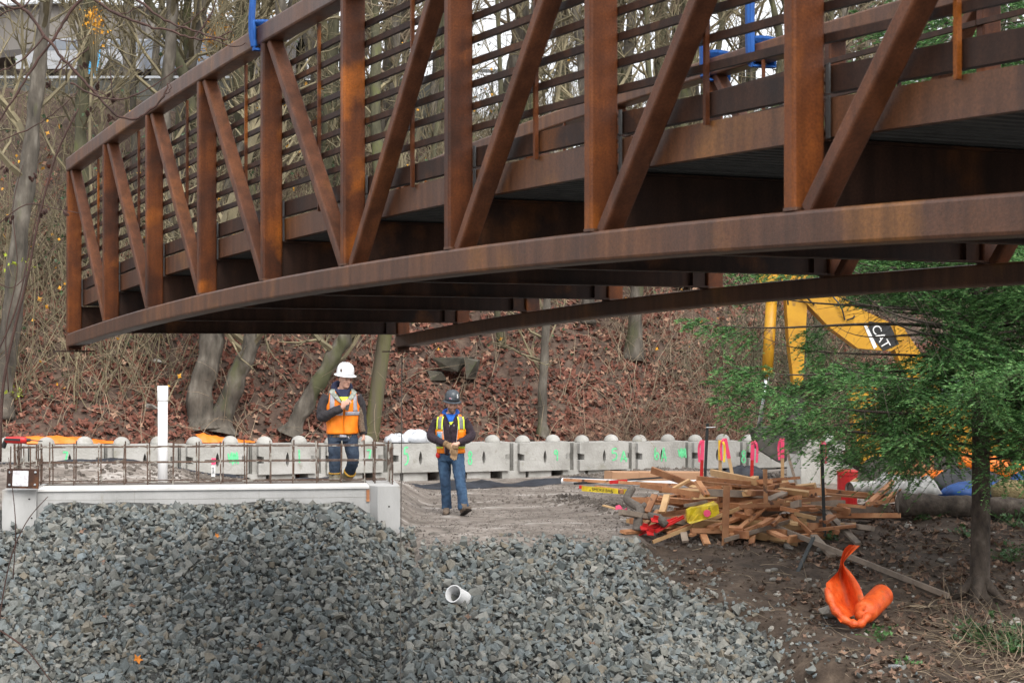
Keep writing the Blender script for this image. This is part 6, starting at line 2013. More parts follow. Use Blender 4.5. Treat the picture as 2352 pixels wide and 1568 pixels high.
# bucket end, house, cab, tracks
plate('second_arm', [(1948, 905), (1985, 870), (2012, 890), (2020, 1060), (1985, 1080), (1958, 990)], EY - 0.2, EY + 0.2, 'yellow')
plate('bucket', [(1725, 985), (1800, 975), (1830, 905), (1842, 930), (1840, 1020), (1790, 1062), (1738, 1030)], EY - 0.4, EY + 0.4, 'rubber')
plate('counterweight', [(2235, 900), (2420, 900), (2440, 940), (2430, 1030), (2235, 1030)], EY - 1.0, EY + 1.3, 'yellow')
plate('cab', [(2110, 840), (2220, 830), (2230, 1030), (2080, 1030), (2085, 940)], EY - 1.0, EY - 0.1, 'yellow')
plate('cab_window', [(2140, 862), (2205, 856), (2210, 915), (2128, 920)], EY - 1.02, EY - 1.005, 'glass')
for yy in (EY - 0.9, EY + 0.9):
    m = MB(); m.prism([(1960, 1062), (1985, 1040), (2390, 1040), (2420, 1062), (2400, 1092), (1980, 1092)], yy - 0.25, yy + 0.25, lambda x, y, Y: Vector((P(x, y, EY).x, Y, P(x, y, EY).z - 0.02)))
    o = m.build('track', M['rubber'], EX)
    for xx in range(2010, 2400, 50):
        m = MB(); m.lathe([(0.14, 0), (0.15, 0.03), (0.05, 0.05)], Vector((P(xx, 1066, EY).x, yy - 0.25, P(xx, 1068, EY).z)), 12, Matrix.Rotation(R(90), 3, 'X'))
        m.build('roller', M['rubber'], EX)

# ------------------------------------------------------------------ beyond the wood, top left: retaining wall, cars, building
RWY = 46.5
def rw(x, y, dy=0): return P(x, y, RWY + dy)
t = thing('retaining_wall', 'dark mossy retaining wall with pale rail, behind the trees at top left', 'retaining wall', rw(480, 260))
for x0, x1 in ((-200, 95), (97, 385), (387, 690), (692, 1000)):
    m = MB(); a, b = rw(x0, 184), rw(x1, 184)
    m.box((a + b) / 2 + Vector((0, 0.2, -1.2)), (b.x - a.x, 0.4, 2.4)); m.build('panel', M['retaining'], t)
m = MB(); a, b = rw(-200, 178), rw(1000, 178); m.bar(a, b, 0.1, 0.06); m.build('top_rail', M['galv'], t)
for x in range(-180, 1000, 75):
    m = MB(); m.bar(rw(x, 186), rw(x, 178), 0.05, 0.05, up=(0, 1, 0)); m.build('rail_post', M['galv'], t)
t = thing('guard_rail', 'thin pale guard rail on the hill seen through the railings', 'guard rail', P(1160, 170, 54))
MB().bar(P(1000, 160, 54), P(1420, 172, 54), 0.08, 0.1).build('beam', M['galv'], t)
for x in range(1010, 1420, 60):
    p = P(x, 164, 54); MB().bar(p, (p.x, p.y, gz(p.x, p.y) - 0.2), 0.08, 0.08).build('rail_post', M['galv'], t)


def car(label, x, y, Y, mt, flip=1, L=4.4):
    c = P(x, y, Y)
    t = thing('parked_car', label, 'car', c - Vector((0, 0, 0.0)), 0, 'cars above the retaining wall')
    side = [(-L / 2, 0.3), (-L / 2, 0.75), (-L * 0.36, 0.92), (-L * 0.2, 1.38), (L * 0.2, 1.42), (L * 0.36, 1.0), (L / 2, 0.85), (L / 2, 0.3)]
    m = MB(); m.prism([(xx * flip, z) for xx, z in side], -0.85, 0.85, lambda xx, z, u: c + Vector((xx, u, z))); m.build('body', M[mt], t)
    win = [(-L * 0.3, 0.96), (-L * 0.19, 1.31), (L * 0.18, 1.35), (L * 0.3, 1.02)]
    m = MB(); m.prism([(xx * flip, z) for xx, z in win], -0.87, -0.852, lambda xx, z, u: c + Vector((xx, u, z))); m.build('window', M['glass'], t)
    for xx in (-L * 0.31, L * 0.3):
        for yy in (-0.78, 0.78):
            m = MB(); m.lathe([(0.16, -0.11), (0.32, -0.11), (0.33, 0.0), (0.32, 0.11), (0.16, 0.12)], c + Vector((xx, yy, 0.32)), 16, Matrix.Rotation(R(90), 3, 'X')); m.build('wheel', M['rubber'], t)
    return t


car('white parked car above the retaining wall left of the blue tarp', 190, 186, 66.0, 'car_white', 1)
car('grey blue parked car above the retaining wall right of the blue tarp', 410, 186, 67.0, 'car_grey', -1)
car('pale parked car in the middle behind the blue tarp', 318, 184, 69.0, 'car_white', -1)
p0 = P(208, 180, 63.5)
m = MB(); rows = []
for i in range(7):
    rows.append([p0 + Vector((lerp(-0.3, 0.3, j / 5) + 0.15 * i / 6 - 0.1, 0.05 * math.sin(j * 2 + i), 0.17 * i)) for j in range(6)])
vs = [q for r in rows for q in r]
m.add(vs, [(i * 6 + j, i * 6 + j + 1, (i + 1) * 6 + j + 1, (i + 1) * 6 + j) for i in range(6) for j in range(5)])
m.add([q + Vector((0, 0.06, 0)) for q in vs], [(i * 6 + j, (i + 1) * 6 + j, (i + 1) * 6 + j + 1, i * 6 + j + 1) for i in range(6) for j in range(5)])
tag(m.build('tarp', M['tarp_sky'], smooth=True), 'light blue tarp hanging upright beside the white car', 'tarp')
BY = 82.0
B_ = thing('stadium_building', 'wide beige curved building with dark overhang behind the cars, top left', 'building', P(300, 190, BY))


def bd(name, x0, x1, y0, y1, mt, d0=0.0, d1=6.0, bow=3.0):
    m = MB(); rows = []
    for i in range(17):
        u = i / 16
        x = lerp(x0, x1, u); dy = bow * (2 * u - 1) ** 2
        a = P(x, y0, BY); b = P(x, y1, BY)
        rows.append([Vector((a.x, BY + d0 + dy, b.z)), Vector((a.x, BY + d0 + dy, a.z)), Vector((a.x, BY + d1 + dy, a.z)), Vector((a.x, BY + d1 + dy, b.z))])
    m.loft(rows)
    return m.build(name, M[mt], B_)


bd('wall', -150, 470, 12, 118, 'building')
bd('soffit', -130, 450, 118.3, 134, 'building_dark', -1.0, 5)
bd('lower_wall', -120, 430, 134.3, 240, 'building', 1.2, 5)
for k in range(6):
    x0 = lerp(90, 420, k / 6)
    bd('window', x0 + 4, x0 + 44, 150, 178, 'glass', 0.2 + 1.0, 1.4, 3.0 * 0)
bd('roof_edge', -160, 480, 6, 11.7, 'galv', -0.4, 6.4)
for k in range(1, 9):
    x0 = lerp(40, 470, k / 9); dy = 3.0 * (2 * k / 9 - 1) ** 2
    MB().bar(Vector((P(x0, 12, BY).x, BY + dy - 0.02, P(x0, 12.5, BY).z)), Vector((P(x0, 12, BY).x, BY + dy - 0.02, P(x0, 117.5, BY).z)), 0.16, 0.1, up=(0, 1, 0)).build('fin', M['building_dark'], B_)
# stepped stands with pale railings to the right of it
ST = thing('grandstand', 'dark stepped stand with pale railings sloping down right of the beige building', 'grandstand', P(520, 200, 80))
for k in range(7):
    a = P(430 + 26 * k, 22 + 15 * k, 80); b = P(690, 22 + 15 * k, 80)
    MB().box(((a.x + b.x) / 2, 82 - 0.6 * k, a.z - 1.3), (b.x - a.x, 1.2, 2.4)).build('step', M['building_dark'], ST)
    MB().bar(Vector((a.x, 81.2 - 0.6 * k, a.z + 0.6)), Vector((b.x, 81.2 - 0.6 * k, b.z + 0.6 - 0.02)), 0.07, 0.09).build('railing', M['galv'], ST)
    for j in range(5):
        x_ = lerp(a.x, b.x, (j + 0.3) / 5)
        MB().bar((x_, 81.3 - 0.6 * k, a.z - 0.1), (x_, 81.3 - 0.6 * k, a.z + 0.6), 0.06, 0.06, up=(0, 1, 0)).build('railing_post', M['galv'], ST)

# ------------------------------------------------------------------ the two workers
ZK = [0.84, 0.92, 1.0, 1.1, 1.22, 1.32, 1.40, 1.455, 1.49, 1.53]
RX = [0.188, 0.185, 0.182, 0.19, 0.205, 0.212, 0.208, 0.175, 0.115, 0.072]
RY = [0.128, 0.126, 0.124, 0.128, 0.138, 0.142, 0.132, 0.112, 0.092, 0.075]
YC = [0.0, 0.0, 0.0, 0.0, 0.002, 0.006, 0.012, 0.016, 0.014, 0.004]
EX_ = 2.3


def T(phi, z, off=0.0):
    rx, ry, yc = np.interp(z, ZK, RX) + off, np.interp(z, ZK, RY) + off, np.interp(z, ZK, YC)
    s, c = math.sin(phi), math.cos(phi)
    return Vector((rx * math.copysign(abs(s) ** (2 / EX_), s), yc - ry * math.copysign(abs(c) ** (2 / EX_), c), z))


def phx(x, z, off=0.0):
    rx = np.interp(z, ZK, RX) + off
    return math.copysign(math.asin(min(1, (abs(x) / rx) ** (EX_ / 2))), x)


def panel(m, lo, hi, z0, z1, off, th=0.008, nu=8, nv=12, wob=0.0):
    """a cloth panel over the torso between angles lo(z)..hi(z)"""
    O, I = [], []
    for i in range(nv + 1):
        z = lerp(z0, z1, i / nv)
        a, b = lo(z), hi(z)
        for j in range(nu + 1):
            ph = lerp(a, b, j / nu)
            w = wob * (math.sin(9 * ph + 21 * z) + 0.7 * math.sin(17 * z - 5 * ph)) * (0.3 + 0.7 * (1 - i / nv))
            O.append(T(ph, z, off + th + w)); I.append(T(ph, z, off + w))
    k = nu + 1; n = len(O); f = []
    for i in range(nv):
        for j in range(nu):
            a = i * k + j
            f.append((a, a + 1, a + k + 1, a + k)); f.append((n + a, n + a + k, n + a + k + 1, n + a + 1))
    for i in range(nv):
        for a, b in ((i * k, (i + 1) * k), (i * k + nu, (i + 1) * k + nu)):
            f.append((a, b, n + b, n + a))
    for j in range(nu):
        for a, b in ((j, j + 1), (nv * k + j, nv * k + j + 1)):
            f.append((a, b, n + b, n + a))
    return m.add(O + I, f)


def limb(m, pts, rad, n=12, k=4):
    sp_ = smooth_path(pts, k)
    rr = np.interp(np.linspace(0, 1, len(sp_)), np.linspace(0, 1, len(rad)), rad)
    return m.tube(sp_, list(rr), n)


def head(m, c, rot, s=1.0):
    """skull, jaw, nose, ears, neck stub; c = chin-level centre of the head"""
    rings = []
    for z, rx, ry, yo in ((-0.004, .018, .02, -.058), (0.004, .034, .036, -.05), (0.02, .047, .054, -.036), (.05, .058, .074, -.018), (.085, .067, .086, -.004), (.12, .072, .094, .002), (.16, .074, .097, .004), (.2, .066, .086, .005), (.225, .048, .06, .005), (.24, .02, .025, .005)):
        rings.append([rot @ Vector((rx * math.cos(a), yo + ry * math.sin(a), z)) * s + c for a in np.linspace(0, 2 * math.pi, 21)[:-1]])
    m.loft(rings)
    L = lambda x, y, z: rot @ Vector((x, y, z)) * s + c
    m.tube([L(0, -0.086, .128), L(0, -0.099, .105), L(0, -0.112, .082), L(0, -0.1, .074)], [.008, .011, .0145, .009], 8)
    m.ellipsoid(L(0, -.093, .134), (.052 * s, .012 * s, .009 * s), 10, 5, rot)
    m.ellipsoid(L(0, -.088, .046), (.022 * s, .012 * s, .012 * s), 8, 5, rot)
    m.ellipsoid(L(0, -.076, .012), (.026 * s, .018 * s, .016 * s), 8, 5, rot)
    for sx in (-1, 1):
        m.ellipsoid(L(sx * .045, -.07, .085), (.018 * s, .016 * s, .018 * s), 8, 5, rot)
        m.ellipsoid(L(sx * .076, .012, .1), (.01 * s, .018 * s, .032 * s), 8, 6, rot)
    m.tube([L(0, .01, .05), L(0, .02, -.03), L(0, .035, -.12)], [.058 * s, .058 * s, .066 * s], 14)
    return L


def hand(m, o, d, pn, curl=0.6, s=1.0, glove=False, thumb=1):
    """palm and five separate bent fingers; d = direction of the palm, pn = palm normal (the fingers curl to it)"""
    d = Vector(d).normalized(); pn = (Vector(pn) - d * Vector(pn).dot(d)).normalized(); w = d.cross(pn)
    g = 1.18 if glove else 1.0
    o = Vector(o)
    m.loft([[o + d * (t * s) + w * (math.cos(a) * rw_ * s * g) + pn * (math.sin(a) * rt_ * s * g) for a in np.linspace(0, 2 * math.pi, 13)[:-1]]
            for t, rw_, rt_ in ((-.03, .026, .02), (0, .03, .021), (.03, .039, .019), (.07, .042, .016), (.092, .04, .013))])
    for k, (off, ln) in enumerate(((-.031, .066), (-.0105, .078), (.0105, .073), (.031, .058))):
        p = o + d * .082 * s + w * off * s * g
        pts = [p]; a = 0.15 + 0.04 * k
        dd = d
        for q in (.42, .32, .26):
            dd = (d * math.cos(a) + pn * math.sin(a))
            p = p + dd * ln * q * s * 1.12; pts.append(p); a += curl * (0.9 + 0.08 * k)
        m.tube([o + d * .055 * s + w * off * .9 * s * g] + pts, [.0095 * s * g, .0098 * s * g, .009 * s * g, .0085 * s * g, .006 * s * g], 8)
    tb = o + d * .018 * s + w * (.03 * thumb) * s * g
    m.tube([o + d * .005 * s + w * .012 * thumb * s, tb + d * .012 * s + w * .014 * thumb * s + pn * .008 * s, tb + d * .04 * s + w * .022 * thumb * s + pn * .02 * s, tb + d * .062 * s + w * .014 * thumb * s + pn * .034 * s],
           [.013 * s * g, .0125 * s * g, .011 * s * g, .007 * s * g], 8)


def boot(m, heel, toe, up=0.1, w=0.047, h=0.1):
    heel, toe = Vector(heel), Vector(toe)
    d = (toe - heel).normalized(); s = d.cross(Vector((0, 0, 1))).normalized(); u = s.cross(d)
    L = (toe - heel).length
    rings = []
    for t, ww, hh in ((-.02, .6, .5), (0.0, .85, .92), (.14, .95, 1.0), (.32, .95, .98), (.5, .98, .78), (.68, 1.06, .6), (.86, .98, .5), (.97, .72, .38), (1.0, .4, .2)):
        rings.append([heel + d * L * t + s * (math.copysign(abs(math.cos(a)) ** .7, math.cos(a)) * w * ww) + u * (hh * h * (0.5 + 0.5 * math.copysign(abs(math.sin(a)) ** .7, math.sin(a)))) for a in np.linspace(0, 2 * math.pi, 17)[:-1]])
    m.loft(rings)
    return d, s, u, L


def hat(root, L, rot, s, mt, brim_r=(0.148, 0.168), front_dip=0.0):
    c = L(0, 0.004, .174)
    h = MB()
    rings = []
    for r, z in ((1.0, 0.0), (1.0, .02), (.985, .05), (.93, .09), (.8, .122), (.6, .143), (.33, .154), (.05, .157)):
        rings.append([rot @ Vector((.112 * r * math.cos(a), .134 * r * math.sin(a), z)) * s + c for a in np.linspace(0, 2 * math.pi, 29)[:-1]])
    h.loft(rings)
    for dx in (-.035, 0, .035):       # raised ribs over the crown
        h.tube(smooth_path([c + rot @ Vector((dx, y, z)) * s for y, z in ((-.128, .045), (-.1, .105), (-.04, .146), (.04, .148), (.1, .107), (.128, .045))], 4), [.007 * s] * 21, 6)
    sh = h.build('shell', M[mt], root, smooth=True, local=True)
    b = MB(); rings = []
    for k, (f, z) in enumerate(((.72, .004), (1.0, -.012), (1.03, -.016), (1.0, -.02), (.72, -.004))):
        rings.append([rot @ Vector((brim_r[0] * f * math.cos(a), brim_r[1] * f * math.sin(a) - .004, z - front_dip * max(0, -math.sin(a)) * f)) * s + c for a in np.linspace(0, 2 * math.pi, 37)[:-1]])
    b.loft(rings, cap=False)
    b.build('brim', M[mt], root, smooth=True, local=True)
    return c


def face_bits(root, L, rot, s, beard):
    for sx in (-1, 1):
        m = MB(); m.ellipsoid(L(sx * .031, -.0885, .113), (.011 * s, .006 * s, .0055 * s), 8, 5, rot); m.build('eye', M['eye'], root, local=True)
        m = MB(); m.tube([L(sx * .014, -.1005, .131), L(sx * .032, -.1, .137), L(sx * .05, -.086, .13)], [.003 * s, .0042 * s, .003 * s], 6); m.build('eyebrow', M['beard'], root, local=True)
    m = MB(); m.tube([L(-.022, -.089, .049), L(0, -.0985, .0515), L(.022, -.089, .049)], [.003 * s, .0052 * s, .003 * s], 6); m.build('mouth', M['lip'], root, local=True)
    if beard:
        m = MB(); rows = []
        for z, y0, w_ in ((.066, -.093, .062), (.055, -.094, .062), (.036, -.094, .058), (.016, -.096, .05), (-.002, -.09, .038), (-.012, -.072, .022)):
            row = []
            for a in np.linspace(-1.25, 1.25, 13):
                row.append(L(w_ * math.sin(a) * 1.06, y0 * math.cos(a) * 1.0 - .008 + .016 * (1 - math.cos(a)) - (.006 if abs(a) < .5 and z > .03 else .006), z))
            rows.append(row)
        k = 13
        # leave the mouth open: two strips
        vs = [p for r in rows for p in r]
        m.add(vs, [(i * k + j, i * k + j + 1, (i + 1) * k + j + 1, (i + 1) * k + j) for i in range(5) for j in range(12) if not (i == 1 and 4 <= j <= 7) and not (i == 0 and 5 <= j <= 6)])
        m.build('beard', M['beard'], root, smooth=True, local=True)


class Body:
    def __init__(self, label, loc, rz, s, group=None):
        self.root = thing('person', label, 'person', loc, rz, group)
        self.root.scale = (s, s, s)
        self.Mx = root_matrix(self.root)

    def w(self, m):
        """local to world, so that build() can bring it back under the scaled root"""
        m.v = [tuple(self.Mx @ Vector(p)) for p in m.v]
        return m

    def part(self, name, m, mt, smooth=True, parent=None):
        return m.build(name, M[mt], parent or self.root, smooth=smooth, local=True)

    def fused(self, name, m, mts, voxel, it=2, disp=0.0, ds=0.1):
        me = remesh(m, voxel, it, disp, ds)
        me.materials.clear()
        for x in ([mts] if isinstance(mts, str) else mts): me.materials.append(M[x])
        me.polygons.foreach_set("use_smooth", np.ones(len(me.polygons), dtype=bool))
        me.name = name
        return link(name, me, self.root)


def skin_rest(m, sh, legs):
    """torso, arms and legs of the body under the clothes"""
    m.loft([[T(a, z, -0.025) for a in np.linspace(0, 2 * math.pi, 25)[:-1]] for z in ZK])
    for pts in sh: limb(m, pts, [.055, .05, .042, .036, .03])
    for pts in legs: limb(m, pts, [.08, .075, .055, .05, .04])


# ---- right worker: dark hat, open vest, pulling on gloves
GX_ = -0.905; GY_ = 27.0
B = Body('person in dark hard hat and open orange vest pulling on tan gloves', (GX_, GY_, gz(GX_, GY_) - 0.005), 0.0, 1.0)
hc = Vector((0.015, -0.045, 1.522)); hr = Euler((R(7), R(2), R(10))).to_matrix()
armL = [(-.185, .015, 1.405), (-.245, .02, 1.28), (-.285, -.03, 1.16), (-.18, -.17, 1.1), (-.075, -.255, 1.062)]
armR = [(.185, .015, 1.405), (.25, .02, 1.28), (.305, -.03, 1.165), (.21, -.17, 1.105), (.125, -.25, 1.07)]
legL = [(-.095, .0, .92), (-.09, .0, .7), (-.08, .0, .5), (-.07, .07, .3), (-.062, .14, .105)]
legR = [(.095, .0, .92), (.118, -.09, .71), (.145, -.18, .51), (.175, -.23, .31), (.2, -.285, .125)]
m = MB(); skin_rest(m, (armL, armR), (legL, legR))
L = head(m, hc, hr)
hand(m, (.105, -.265, 1.062), (-.75, -.25, -.45), (-.1, .75, -.6), 0.75, 1.0, thumb=-1)
body = B.fused('body', m, 'skin', 0.0075, 2)
face_bits(B.root, L, hr, 1.0, True)
m = MB()
for z, r_ in ((.16, 1.03), (.12, 1.02), (.09, 1.0)):
    pass
m.loft([[hr @ Vector((.074 * f * math.sin(a), .004 + .097 * f * math.cos(a), z)) + hc for a in np.linspace(-1.75, 1.75, 17)] + [hr @ Vector((.06 * f * math.sin(a), .004 + .08 * f * math.cos(a), z)) + hc for a in np.linspace(1.75, -1.75, 17)] for z, f in ((.07, 1.02), (.1, 1.03), (.14, 1.03), (.17, 1.03))])
B.part('hair', m, 'beard')
hatc = hat(B.root, L, hr, 1.0, 'hat_dark', (0.138, 0.165), 0.014)
# stickers on the hat
for nm, a, z, w_, h_, mt in (('sticker', -.95 + 1.57, .075, .03, .05, 'white_paint'), ('flag_sticker', -1.95 + 1.57, .04, .045, .022, 'silver')):
    q = MB(); pts = []
    for dz in (-h_ / 2, h_ / 2):
        for da in (-w_ / .24, 0, w_ / .24):
            zz = z + dz; f = np.interp(zz, (0, .02, .05, .09, .122, .143), (1.0, 1.0, .985, .93, .8, .6)) + .03
            aa = a - 1.57 + da
            pts.append(hatc + hr @ Vector((.112 * f * math.cos(aa), .134 * f * math.sin(aa), zz)))
    q.add(pts, [(0, 1, 4, 3), (1, 2, 5, 4)]); B.part(nm, q, mt, False)
    if nm == 'sticker':
        for dz in (-.012, .012):
            q = MB(); q.ellipsoid((pts[1] + pts[4]) / 2 + hr @ Vector((0.002, -.003, dz)), (.007, .003, .007), 10, 5, hr); B.part('sticker_mark', q, 'hat_dark')
    else:
        q = MB(); e0, e1 = lerp(pts[0], pts[3], .5), lerp(pts[1], pts[4], .5)
        q.tube([e0 + Vector((0, -.003, 0)), e1 + Vector((0, -.003, 0))], .004, 5); B.part('sticker_mark', q, 'pink')
# fleece jacket
m = MB()
m.loft([[T(a, z, 0.004 + (0.006 if z < .95 else 0)) for a in np.linspace(0, 2 * math.pi, 29)[:-1]] for z in ZK[:-1] if z > .86] if False else [[T(a, z, 0.004) for a in np.linspace(0, 2 * math.pi, 29)[:-1]] for z in [0.885] + ZK[1:-1]])
limb(m, armL, [.082, .078, .07, .058, .05]); limb(m, armR, [.082, .078, .07, .058, .05])
B.fused('jacket', m, 'jacket_plum', 0.0085, 2, 0.02, 0.07)
m = MB()
for x in (-.012, .05):
    m.tube([T(phx(x, 1.33), 1.34, .012), T(phx(x, 1.3), 1.305, .013)], .0045, 6)
B.part('zip_pull', m, 'silver')["kind"] = 'stuff'
m = MB(); m.tube([T(0.02, z, .008) for z in np.linspace(.9, 1.36, 14)], .003, 5); B.part('zip', m, 'black')
# blue hood and lime shirt
m = MB()
pts = []
for a in np.linspace(-2.75, 2.75, 23):
    c_ = math.cos(a)
    pts.append(Vector((.098 * math.sin(a) * (1 - .12 * (c_ > .8)), .022 - .082 * c_ - .012 * (c_ > .8), 1.505 + .028 * (-c_) - .035 * max(0, c_) ** 2)))
m.tube(pts, [.02 + .024 * abs(a) / 2.75 for a in np.linspace(-2.75, 2.75, 23)], 10)
m.ellipsoid((0, .115, 1.47), (.125, .055, .085), 14, 8)
B.part('hood', m, 'hood_blue')
m = MB(); panel(m, lambda z: phx(-.012 - .055 * (z - 1.36) / .13, z), lambda z: phx(.022 + .05 * (z - 1.36) / .13, z), 1.375, 1.49, .012, .01, 6, 6); B.part('hood_front', m, 'hood_blue')
m = MB(); panel(m, lambda z: phx(-.001 - .02 * (z - 1.335) / .045, z), lambda z: phx(.012 + .028 * (z - 1.335) / .045, z), 1.335, 1.382, .014, .008, 4, 4); B.part('shirt', m, 'lime')
# vest: two front panels and the back
inn = lambda z: np.interp(z, (.93, 1.15, 1.3, 1.42, 1.5), (.07, .085, .1, .115, .085))
outx = lambda z: np.interp(z, (.93, 1.2, 1.26, 1.34, 1.42, 1.5), (9, 9, .195, .165, .158, .13))
def vside(z): return math.pi / 2 + 0.35 if z < 1.22 else phx(min(outx(z), np.interp(z, ZK, RX) * .985), z)
for sg in (-1, 1):
    m = MB()
    if sg < 0: panel(m, lambda z: -vside(z), lambda z: -phx(inn(z), z), .915, 1.485, .016, .009, 9, 22, .004)
    else: panel(m, lambda z: phx(inn(z), z), lambda z: vside(z), .915, 1.485, .016, .009, 9, 22, .004)
    v_ = B.part('vest_front', m, 'vest')
    for nm, x0, x1, z0, z1, mt in (('tape', .075 + .03, .075 + .045 + .03, 1.27, 1.475, 'silver_dark'), ('lime_strip', .075 + .012, .075 + .029, 1.2, 1.47, 'lime'), ('lime_strip', .075 + .077, .075 + .094, 1.2, 1.45, 'lime')):
        q = MB()
        sh_ = lambda z: np.interp(z, (1.2, 1.4, 1.48), (0.018, .01, -.012))
        z0 = max(z0, 1.255)
        if sg < 0: panel(q, lambda z: -phx(min(x1 + sh_(z), .19), z), lambda z: -phx(x0 + sh_(z), z), z0, min(z1, 1.455), .027, .003, 3, 10)
        else: panel(q, lambda z: phx(x0 + sh_(z), z), lambda z: phx(min(x1 + sh_(z), .19), z), z0, min(z1, 1.455), .027, .003, 3, 10)
        B.part(nm, q, mt, True, v_)
    for nm, z0, z1, mt in (('hem_tape', .985, 1.012, 'lime'), ('hem_tape', 1.012, 1.04, 'silver_dark')):
        q = MB()
        if sg < 0: panel(q, lambda z: -vside(z), lambda z: -phx(inn(z) + .02, z), z0, z1, .028, .003, 8, 2)
        else: panel(q, lambda z: phx(inn(z) + .02, z), lambda z: vside(z), z0, z1, .028, .003, 8, 2)
        B.part(nm, q, mt, True, v_)
    q = MB()
    if sg < 0: panel(q, lambda z: -phx(.172, z), lambda z: -phx(.1, z), 1.11, 1.235, .03, .004, 4, 4); B.part('card_pocket', q, 'silver', True, v_)
    else: panel(q, lambda z: phx(.105, z), lambda z: phx(.175, z), 1.13, 1.25, .03, .006, 4, 4); B.part('pocket', q, 'vest', True, v_)
    q = MB()
    if sg < 0: panel(q, lambda z: -phx(.16, z), lambda z: -phx(.125, z), 1.125, 1.2, .036, .002, 3, 3); B.part('card', q, 'tarp_sky', True, v_)
    else:
        for x0, x1, mt in ((.112, .125, 'lime'), (.125, .15, 'silver_dark'), (.15, .163, 'lime')):
            q = MB(); panel(q, lambda z: phx(x0, z), lambda z: phx(x1, z), 1.06, 1.105, .03, .003, 2, 2); B.part('pocket_tape', q, mt, True, v_)
    q = MB()
    q.tube([T(sg * phx(inn(z), z), z, .024) for z in np.linspace(.92, 1.48, 14)], .005, 6); B.part('vest_edge', q, 'silver', True, v_)
m = MB(); panel(m, lambda z: math.pi - (math.pi - vside(z) if z < 1.22 else 1.0), lambda z: math.pi + (math.pi - vside(z) if z < 1.22 else 1.0), .915, 1.47, .016, .009, 12, 16); B.part('vest_back', m, 'vest')
# jeans
m = MB()
m.loft([[T(a, z, 0.002) for a in np.linspace(0, 2 * math.pi, 25)[:-1]] for z in (.8, .86, .93)])
m.ellipsoid((0, 0, .85), (.17, .115, .09), 16, 8)
limb(m, [legL[0], legL[1], legL[2], legL[3], (-.063, .125, .085)], [.105, .096, .078, .074, .078], 14)
limb(m, [legR[0], legR[1], legR[2], legR[3], (.197, -.28, .1)], [.105, .096, .08, .076, .08], 14)
B.fused('jeans', m, 'jeans', 0.009, 2, 0.022, 0.06)
for hl, to in (((-.058, .185, 0.03), (-.075, -.085, .012)), ((.185, -.26, .03), (.29, -.5, .13))):
    m = MB(); d_, s_, u_, L_ = boot(m, hl, to, h=.105)
    m.tube([Vector(hl) + d_ * .05 + u_ * .06, Vector(hl) + d_ * .055 + Vector((0, 0, .15))], [.05, .05], 12)
    b_ = B.part('boot', m, 'boot_tan')
    q = MB(); boot(q, Vector(hl) - u_ * .016 - d_ * .006, Vector(to) - u_ * .016 + d_ * .008, w=.052, h=.026); B.part('sole', q, 'boot_sole', True, b_)
# gloves: one worn on the viewer's left hand, the other being pulled onto the bare hand
m = MB(); hand(m, (-.045, -.272, 1.05), (.8, -.15, -.5), (.0, .75, -.55), 0.7, 1.08, True, 1)
m.tube([(-.085, -.245, 1.068), (-.04, -.275, 1.05)], [.05, .046], 12)
B.fused('glove', m, 'glove', .006, 1)
m = MB(); hand(m, (.075, -.315, 1.0), (-.18, -.05, -1), (.1, -1, .0), 0.25, 1.12, True, 1)
m.tube([(.085, -.31, 1.045), (.075, -.315, .99)], [.05, .044], 12)
B.fused('glove', m, 'glove', .006, 1)
m = MB(); m.ellipsoid((-.185, -.07, .885), (.035, .03, .045), 10, 6); B.part('tape_measure', m, 'red')

# ---- left worker: white hat, closed vest, radio held at the chest
S_ = 1.06; GX_, GY_ = (786 - CX) / F * 26.1, 26.1
B = Body('person in white hard hat and orange vest holding a radio behind the rebar', (GX_, GY_, 0.275), R(14), S_)
hc = Vector((0.02, -0.045, 1.53)); hr = Euler((R(10), R(0), R(24))).to_matrix()
armL = [(-.19, .01, 1.405), (-.255, .0, 1.28), (-.275, -.05, 1.125), (-.17, -.2, 1.19), (-.045, -.25, 1.255)]
armR = [(.19, .015, 1.405), (.245, .03, 1.28), (.268, .04, 1.13), (.28, .01, 1.0), (.285, -.03, .885)]
legL = [(-.095, .0, .92), (-.1, -.02, .7), (-.105, -.03, .5), (-.1, .0, .3), (-.095, .02, .09)]
legR = [(.095, .0, .92), (.12, -.05, .72), (.135, -.08, .53), (.09, .06, .33), (.05, .2, .2)]
m = MB(); skin_rest(m, (armL, armR), (legL, legR))
L = head(m, hc, hr)
hand(m, (-.035, -.262, 1.265), (.62, -.15, .6), (.3, .6, .25), 1.15, 1.05, thumb=1)
hand(m, (.285, -.03, .87), (.02, -.15, -1), (-1, .1, .0), .45, 1.02, thumb=-1)
B.fused('body', m, 'skin', 0.0075, 2)
face_bits(B.root, L, hr, 1.0, False)
m = MB()
m.loft([[hr @ Vector((.0785 * f * math.sin(a), .004 + .1 * f * math.cos(a), z)) + hc for a in np.linspace(-1.5, 1.5, 17)] + [hr @ Vector((.06 * math.sin(a), .004 + .08 * math.cos(a), z)) + hc for a in np.linspace(1.5, -1.5, 17)] for z, f in ((.1, 1.0), (.12, 1.02), (.15, 1.03), (.175, 1.03))])
B.part('knit_cap', m, 'hair_dark')
m = MB(); m.loft([[hr @ Vector((.078 * math.cos(a), .003 + .1015 * math.sin(a), z)) + hc for a in np.linspace(0, 2 * math.pi, 25)[:-1]] for z in (.148, .168)]); B.part('knit_cap', m, 'hair_dark')
hatc = hat(B.root, L, hr, 1.0, 'hat_white', (0.146, 0.156), 0.0)
m = MB(); a = -2.75; m.ellipsoid(hatc + hr @ Vector((.112 * math.cos(a), .134 * math.sin(a), .06)), (.008, .02, .022), 10, 6, hr); B.part('sticker', m, 'rebar')
m = MB()
